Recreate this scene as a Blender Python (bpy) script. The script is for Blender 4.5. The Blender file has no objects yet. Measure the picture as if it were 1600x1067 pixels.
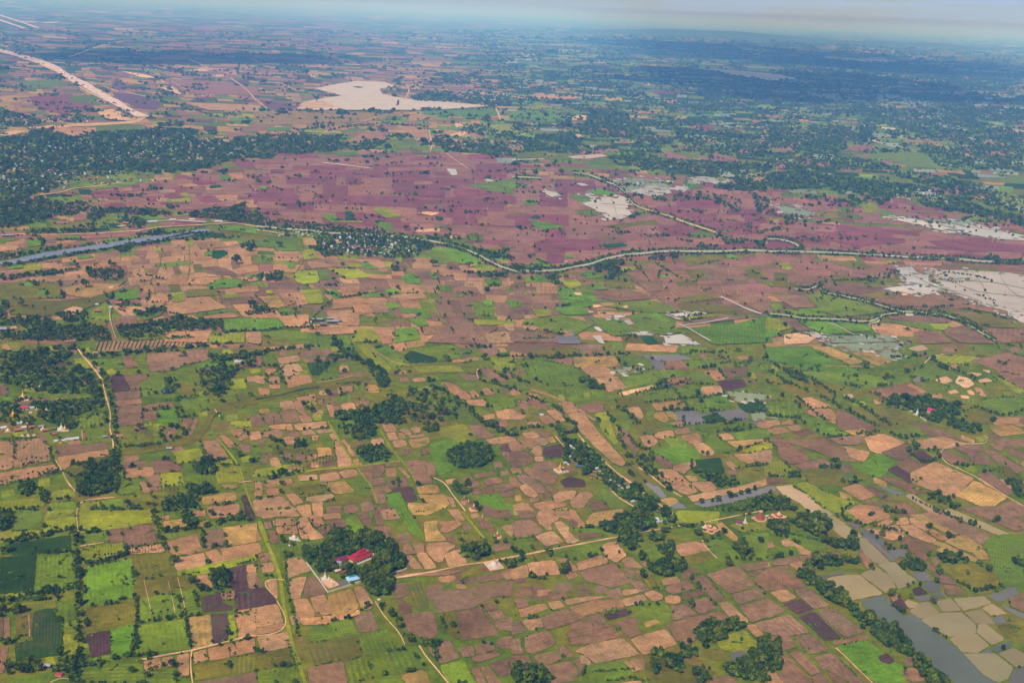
import bpy, bmesh, math, random
import numpy as np
from mathutils import Vector, Matrix
SC = bpy.context.scene
COL = SC.collection
R = math.radians
random.seed(7)
rng = np.random.default_rng(7)

# ------------------------------------------------------------------ camera
PW, PH, FPX, ALT = 1600.0, 1067.0, 1700.0, 600.0
TH = math.atan(0.042)
PIT = math.atan(515.0 / FPX * math.cos(TH))
_r0 = np.array([1.0, 0, 0]); _u0 = np.array([0, math.sin(PIT), math.cos(PIT)]); AXB = np.array([0, -math.cos(PIT), math.sin(PIT)])
AXR = math.cos(TH) * _r0 + math.sin(TH) * _u0
AXU = -math.sin(TH) * _r0 + math.cos(TH) * _u0
cam_d = bpy.data.cameras.new('camera')
cam = bpy.data.objects.new('camera', cam_d)
COL.objects.link(cam)
cam.matrix_world = Matrix(((AXR[0], AXU[0], AXB[0], 0), (AXR[1], AXU[1], AXB[1], 0), (AXR[2], AXU[2], AXB[2], ALT), (0, 0, 0, 1)))
cam_d.sensor_width = 36.0
cam_d.lens = 36.0 * FPX / PW
cam_d.clip_start = 1.0
cam_d.clip_end = 400000.0
SC.camera = cam

# ------------------------------------------------------------------ light
SUN_EL, SUN_AZ = R(48), R(-152)          # azimuth from +Y towards +X
world = bpy.data.worlds.new("World"); SC.world = world; world.use_nodes = True
nt = world.node_tree
for n in list(nt.nodes): nt.nodes.remove(n)
sky = nt.nodes.new('ShaderNodeTexSky'); sky.sky_type = 'NISHITA'; sky.sun_disc = False
sky.sun_elevation = SUN_EL; sky.sun_rotation = SUN_AZ; sky.altitude = 2500; sky.air_density = 1.2; sky.dust_density = 0.3
bg = nt.nodes.new('ShaderNodeBackground'); bg.inputs['Strength'].default_value = 0.055
wo = nt.nodes.new('ShaderNodeOutputWorld')
tnt = nt.nodes.new('ShaderNodeMix'); tnt.data_type = 'RGBA'; tnt.blend_type = 'MULTIPLY'; tnt.inputs[0].default_value = 1.0; tnt.inputs[7].default_value = (0.80, 0.90, 1.18, 1)
nt.links.new(sky.outputs[0], tnt.inputs[6]); 
tc = nt.nodes.new('ShaderNodeTexCoord'); mp = nt.nodes.new('ShaderNodeMapping'); mp.inputs['Scale'].default_value = (1.0, 1.0, 9.0); mp.inputs['Location'].default_value = (0.3, 0.1, 0)
cn = nt.nodes.new('ShaderNodeTexNoise'); cn.inputs['Scale'].default_value = 9.0; cn.inputs['Detail'].default_value = 7.0; cn.inputs['Roughness'].default_value = 0.6
cr = nt.nodes.new('ShaderNodeValToRGB'); cr.color_ramp.elements[0].position = 0.42; cr.color_ramp.elements[1].position = 0.62
cm = nt.nodes.new('ShaderNodeMix'); cm.data_type = 'RGBA'; cm.inputs[7].default_value = (8.4, 10.2, 14.5, 1)      # thin high cloud, in the sky's own units
nt.links.new(tc.outputs['Generated'], mp.inputs[0]); nt.links.new(mp.outputs[0], cn.inputs['Vector']); nt.links.new(cn.outputs['Fac'], cr.inputs[0]); nt.links.new(cr.outputs[0], cm.inputs[0])
nt.links.new(tnt.outputs[2], cm.inputs[6]); nt.links.new(cm.outputs[2], bg.inputs['Color']); nt.links.new(bg.outputs[0], wo.inputs['Surface'])
sd = bpy.data.lights.new('sun', 'SUN'); sd.energy = 4.8; sd.angle = R(0.8); sd.color = (1.0, 0.94, 0.84)
sun = bpy.data.objects.new('sun', sd); COL.objects.link(sun)
_sd = Vector((math.sin(SUN_AZ) * math.cos(SUN_EL), math.cos(SUN_AZ) * math.cos(SUN_EL), math.sin(SUN_EL)))
sun.rotation_euler = _sd.to_track_quat('Z', 'Y').to_euler(); sun.location = (0, 0, 900)
SC.view_settings.view_transform = 'Standard'; SC.view_settings.look = 'None'
SC.view_settings.exposure = -0.12; SC.view_settings.gamma = 1.0
SC.cycles.max_bounces = 5; SC.cycles.volume_bounces = 3; SC.cycles.diffuse_bounces = 2; SC.cycles.glossy_bounces = 2
SC.cycles.transparent_max_bounces = 8; SC.cycles.caustics_reflective = False; SC.cycles.caustics_refractive = False

# ------------------------------------------------------------------ pixel <-> ground
def ground(px, py, z=0.0):
    """pixel coordinates of the 1600 px wide photograph -> points on the plane z"""
    px = np.asarray(px, float); py = np.asarray(py, float)
    d = ((px - PW / 2)[..., None] * AXR - (py - PH / 2)[..., None] * AXU - FPX * AXB)
    t = (z - ALT) / d[..., 2]
    p = d * t[..., None]; p[..., 2] += ALT
    return p
def depth_at(px, py):
    p = ground(px, py); return -((p - np.array([0, 0, ALT])) @ AXB)
def ppm(px, py):                        # photo pixels per metre there
    return FPX / depth_at(px, py)
def to_px(p):
    q = np.asarray(p, float) - np.array([0, 0, ALT]); d = -(q @ AXB)
    return PW / 2 + FPX * (q @ AXR) / d, PH / 2 - FPX * (q @ AXU) / d
def g1(x, y, z=0.0): return Vector(ground(x, y, z))

def srgb(r, g, b):
    def f(c):
        c /= 255.0
        return c / 12.92 if c <= 0.04045 else ((c + 0.055) / 1.055) ** 2.4
    return (f(r), f(g), f(b))

# ------------------------------------------------------------------ object helpers
def setp(o, label=None, cat=None, group=None, kind=None):
    if label: o['label'] = label
    if cat: o['category'] = cat
    if group: o['group'] = group
    if kind: o['kind'] = kind
    return o
def mesh_obj(name, verts, faces, mat, parent=None, attrs=None, smooth=False):
    me = bpy.data.meshes.new(name); me.from_pydata([tuple(v) for v in verts], [], faces)
    if attrs:
        for k, arr in attrs.items():
            a = me.attributes.new(k, 'FLOAT_COLOR', 'POINT')
            a.data.foreach_set('color', np.asarray(arr, np.float32).ravel())
    if smooth: me.polygons.foreach_set('use_smooth', [True] * len(me.polygons))
    me.materials.append(mat); me.update()
    o = bpy.data.objects.new(name, me); COL.objects.link(o)
    if parent: o.parent = parent
    return o
def big_mesh(name, V, F, mat, col=None, parent=None):
    """V (n,3), F (m,k) arrays, one face size"""
    me = bpy.data.meshes.new(name); n, m, k = len(V), len(F), F.shape[1]
    me.vertices.add(n); me.vertices.foreach_set('co', np.asarray(V, np.float32).ravel())
    me.loops.add(m * k); me.loops.foreach_set('vertex_index', np.asarray(F, np.int32).ravel())
    me.polygons.add(m); me.polygons.foreach_set('loop_start', np.arange(0, m * k, k, dtype=np.int32))
    me.polygons.foreach_set('loop_total', np.full(m, k, np.int32))
    me.update(calc_edges=True)
    if col is not None:
        a = me.attributes.new('Col', 'FLOAT_COLOR', 'POINT'); a.data.foreach_set('color', np.asarray(col, np.float32).ravel())
    me.materials.append(mat)
    o = bpy.data.objects.new(name, me); COL.objects.link(o)
    if parent: o.parent = parent
    return o

# ------------------------------------------------------------------ materials
def mat_new(name):
    m = bpy.data.materials.new(name); m.use_nodes = True; t = m.node_tree
    b = t.nodes['Principled BSDF']; return m, t, b
def N(t, kind, **kw):
    n = t.nodes.new(kind)
    for k, v in kw.items(): setattr(n, k, v)
    return n
def noise(t, scale, detail=3.0, rough=0.55, vec=None):
    n = N(t, 'ShaderNodeTexNoise'); n.inputs['Scale'].default_value = scale
    n.inputs['Detail'].default_value = detail; n.inputs['Roughness'].default_value = rough
    if vec is None:
        g = N(t, 'ShaderNodeNewGeometry'); vec = g.outputs['Position']
    t.links.new(vec, n.inputs['Vector']); return n.outputs['Fac']
def ramp(t, fac, stops):
    r = N(t, 'ShaderNodeValToRGB'); e = r.color_ramp.elements
    while len(e) < len(stops): e.new(0.5)
    for i, (p, c) in enumerate(stops):
        e[i].position = p; e[i].color = (*c, 1) if len(c) == 3 else c
    t.links.new(fac, r.inputs['Fac']); return r.outputs['Color']
def mix(t, fac, a, b, mode='MIX'):
    n = N(t, 'ShaderNodeMix', data_type='RGBA', blend_type=mode)
    for s, v in ((0, fac), (6, a), (7, b)):
        if isinstance(v, (int, float)): n.inputs[s].default_value = v
        elif isinstance(v, tuple): n.inputs[s].default_value = (*v, 1)
        else: t.links.new(v, n.inputs[s])
    return n.outputs[2]
def maths(t, op, a, b=None):
    n = N(t, 'ShaderNodeMath', operation=op)
    for s, v in ((0, a), (1, b)):
        if v is None: continue
        if isinstance(v, (int, float)): n.inputs[s].default_value = v
        else: t.links.new(v, n.inputs[s])
    return n.outputs[0]
def grey(v): return (v, v, v)

def soil_material():
    m, t, b = mat_new('farmland_soil')
    at = N(t, 'ShaderNodeAttribute', attribute_name='Col'); fu = N(t, 'ShaderNodeAttribute', attribute_name='Fur')
    geo = N(t, 'ShaderNodeNewGeometry')
    c = at.outputs['Color']
    # patches inside a field: weeds, damp and dry ground
    c = mix(t, 1.0, c, ramp(t, noise(t, 0.018, 5, 0.62), [(0.28, grey(0.62)), (0.5, grey(0.98)), (0.74, grey(1.38))]), 'MULTIPLY')
    c = mix(t, 1.0, c, ramp(t, noise(t, 0.11, 4, 0.7), [(0.3, grey(0.7)), (0.7, grey(1.28))]), 'MULTIPLY')
    c = mix(t, 1.0, c, ramp(t, noise(t, 0.5, 5, 0.8), [(0.3, grey(0.72)), (0.7, grey(1.28))]), 'MULTIPLY')
    damp = ramp(t, noise(t, 0.009, 7, 0.66), [(0.55, grey(0)), (0.63, grey(1))])
    c = mix(t, maths(t, 'MULTIPLY', damp, 0.35), c, (0.10, 0.055, 0.032))
    weed = ramp(t, noise(t, 0.03, 6, 0.7), [(0.48, grey(0)), (0.62, grey(1))])
    c = mix(t, maths(t, 'MULTIPLY', weed, fu.outputs['Alpha']), c, (0.10, 0.115, 0.018))
    # furrows run along one direction of each field
    sep = N(t, 'ShaderNodeSeparateColor'); t.links.new(fu.outputs['Color'], sep.inputs[0])
    sp = N(t, 'ShaderNodeSeparateXYZ'); t.links.new(geo.outputs['Position'], sp.inputs[0])
    u = maths(t, 'ADD', maths(t, 'MULTIPLY', sp.outputs[0], sep.outputs[0]), maths(t, 'MULTIPLY', sp.outputs[1], sep.outputs[1]))
    u = maths(t, 'ADD', u, maths(t, 'MULTIPLY', noise(t, 0.02, 2), 5.0))
    s = maths(t, 'SINE', maths(t, 'MULTIPLY', u, 1.0))
    amp = maths(t, 'MULTIPLY', s, maths(t, 'MULTIPLY', sep.outputs[2], ramp(t, noise(t, 0.05, 3), [(0.35, grey(0.1)), (0.65, grey(1))])))
    c = mix(t, 1.0, c, maths(t, 'ADD', amp, 1.0), 'MULTIPLY')
    t.links.new(c, b.inputs['Base Color']); b.inputs['Roughness'].default_value = 0.95; b.inputs['Specular IOR Level'].default_value = 0.1
    return m
def water_material():
    m, t, b = mat_new('muddy_water')
    at = N(t, 'ShaderNodeAttribute', attribute_name='Col')
    c = mix(t, 1.0, at.outputs['Color'], ramp(t, noise(t, 0.012, 4, 0.6), [(0.3, grey(0.82)), (0.7, grey(1.12))]), 'MULTIPLY')
    t.links.new(c, b.inputs['Base Color'])
    t.links.new(ramp(t, noise(t, 0.02, 3), [(0.3, grey(0.3)), (0.7, grey(0.5))]), b.inputs['Roughness'])
    b.inputs['IOR'].default_value = 1.33; b.inputs['Specular IOR Level'].default_value = 0.3
    bp = N(t, 'ShaderNodeBump'); bp.inputs['Strength'].default_value = 0.15; bp.inputs['Distance'].default_value = 0.3
    t.links.new(noise(t, 0.4, 3), bp.inputs['Height']); t.links.new(bp.outputs[0], b.inputs['Normal'])
    return m
def grass_material():
    m, t, b = mat_new('rough_grassland')
    c = ramp(t, noise(t, 0.006, 6, 0.62), [(0.3, srgb(70, 88, 10)), (0.46, srgb(96, 108, 12)), (0.56, srgb(112, 106, 22)), (0.7, srgb(118, 92, 46))])
    c2 = ramp(t, noise(t, 0.06, 6, 0.75), [(0.32, grey(0.6)), (0.5, grey(1.05)), (0.7, grey(1.5))])
    c = mix(t, 1.0, c, c2, 'MULTIPLY')
    dk = ramp(t, noise(t, 0.14, 4, 0.8), [(0.58, grey(0)), (0.66, grey(1))])
    c = mix(t, maths(t, 'MULTIPLY', dk, 0.5), c, srgb(40, 64, 16))
    # far away: big patches of wooded and open country
    g = N(t, 'ShaderNodeNewGeometry'); mp = N(t, 'ShaderNodeMapping'); mp.inputs['Scale'].default_value = (1, 1, 1)
    t.links.new(g.outputs['Position'], mp.inputs[0])
    far = ramp(t, noise(t, 0.0011, 7, 0.68, mp.outputs[0]), [(0.38, srgb(30, 58, 30)), (0.5, srgb(70, 84, 40)), (0.6, srgb(118, 96, 66)), (0.7, srgb(150, 120, 92))])
    sp = N(t, 'ShaderNodeSeparateXYZ'); t.links.new(g.outputs['Position'], sp.inputs[0])
    mr = N(t, 'ShaderNodeMapRange'); mr.inputs['From Min'].default_value = 4500; mr.inputs['From Max'].default_value = 9000
    t.links.new(sp.outputs[1], mr.inputs[0])
    c = mix(t, mr.outputs[0], c, far)
    t.links.new(c, b.inputs['Base Color']); b.inputs['Roughness'].default_value = 1.0; b.inputs['Specular IOR Level'].default_value = 0.05
    return m
def leaf_material(name, dark, light, attr=False):
    m, t, b = mat_new(name)
    f = noise(t, 0.35, 3, 0.7)
    c = ramp(t, f, [(0.36, dark), (0.64, light)])  # wide noise contrast paints a lit and shaded look into the leaf colour
    if attr:
        at = N(t, 'ShaderNodeAttribute', attribute_name='Col'); c = mix(t, 1.0, c, at.outputs['Color'], 'MULTIPLY')
    else:
        oi = N(t, 'ShaderNodeObjectInfo')
        c = mix(t, 1.0, c, ramp(t, oi.outputs['Random'], [(0.0, (0.5, 0.66, 0.65)), (0.5, (1, 1, 1)), (1.0, (2.1, 1.6, 1.0))]), 'MULTIPLY')
    t.links.new(c, b.inputs['Base Color']); b.inputs['Roughness'].default_value = 0.8; b.inputs['Specular IOR Level'].default_value = 0.15
    return m
def plain(name, col, rough=0.7, var=0.25, scale=0.8, metal=0.0):
    m, t, b = mat_new(name)
    lo = tuple(c * (1 - var) for c in col); hi = tuple(min(1, c * (1 + var)) for c in col)
    t.links.new(ramp(t, noise(t, scale, 4, 0.7), [(0.3, lo), (0.7, hi)]), b.inputs['Base Color'])
    b.inputs['Roughness'].default_value = rough; b.inputs['Metallic'].default_value = metal
    return m
M = dict(
    soil=soil_material(), water=water_material(), grass=grass_material(),
    leaf=leaf_material('tree_foliage', srgb(26, 42, 8), srgb(92, 108, 16)),
    leafs=leaf_material('woodland_foliage', srgb(24, 44, 10), srgb(86, 106, 20), True),
    palm=leaf_material('palm_fronds', srgb(28, 44, 12), srgb(64, 84, 26)),
    bush=leaf_material('bush_foliage', srgb(34, 60, 10), srgb(84, 112, 22)),
    trunk=plain('bark', srgb(92, 74, 56)),
    white=plain('whitewash', srgb(200, 188, 170), 0.8, 0.15), stone=plain('weathered_stone', srgb(170, 150, 132), 0.9, 0.2),
    gold=plain('gilding', srgb(200, 144, 48), 0.5, 0.2, 0.8, 0.3), brick=plain('old_brick', srgb(150, 84, 62), 0.9, 0.25),
    pink=plain('pale_terrace_stone', srgb(215, 160, 120), 0.85, 0.12), red=plain('red_roof_sheet', srgb(158, 24, 34), 0.6, 0.18, 0.4),
    crimson=plain('faded_crimson_roof', srgb(120, 30, 58), 0.5, 0.2, 0.4), magenta=plain('magenta_roof', srgb(190, 40, 100), 0.5, 0.12),
    tin=plain('tin_roof', srgb(184, 184, 188), 0.6, 0.22, 0.3), greytin=plain('grey_tin_roof', srgb(140, 136, 144), 0.5, 0.2, 0.3),
    blue=plain('blue_tarp', srgb(50, 105, 175), 0.5, 0.1), pale=plain('pale_blue_roof', srgb(150, 190, 215), 0.5, 0.12), thatch=plain('thatch', srgb(122, 96, 84), 0.95, 0.25),
    rust=plain('rusty_roof', srgb(160, 92, 66), 0.8, 0.25), wood=plain('dark_timber', srgb(78, 58, 50), 0.9), cream=plain('cream_plaster', srgb(208, 184, 146), 0.8, 0.1),
    green=plain('green_roof', srgb(40, 130, 110), 0.5, 0.15), dark=plain('dark_opening', srgb(34, 28, 30), 0.9),
)
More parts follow.
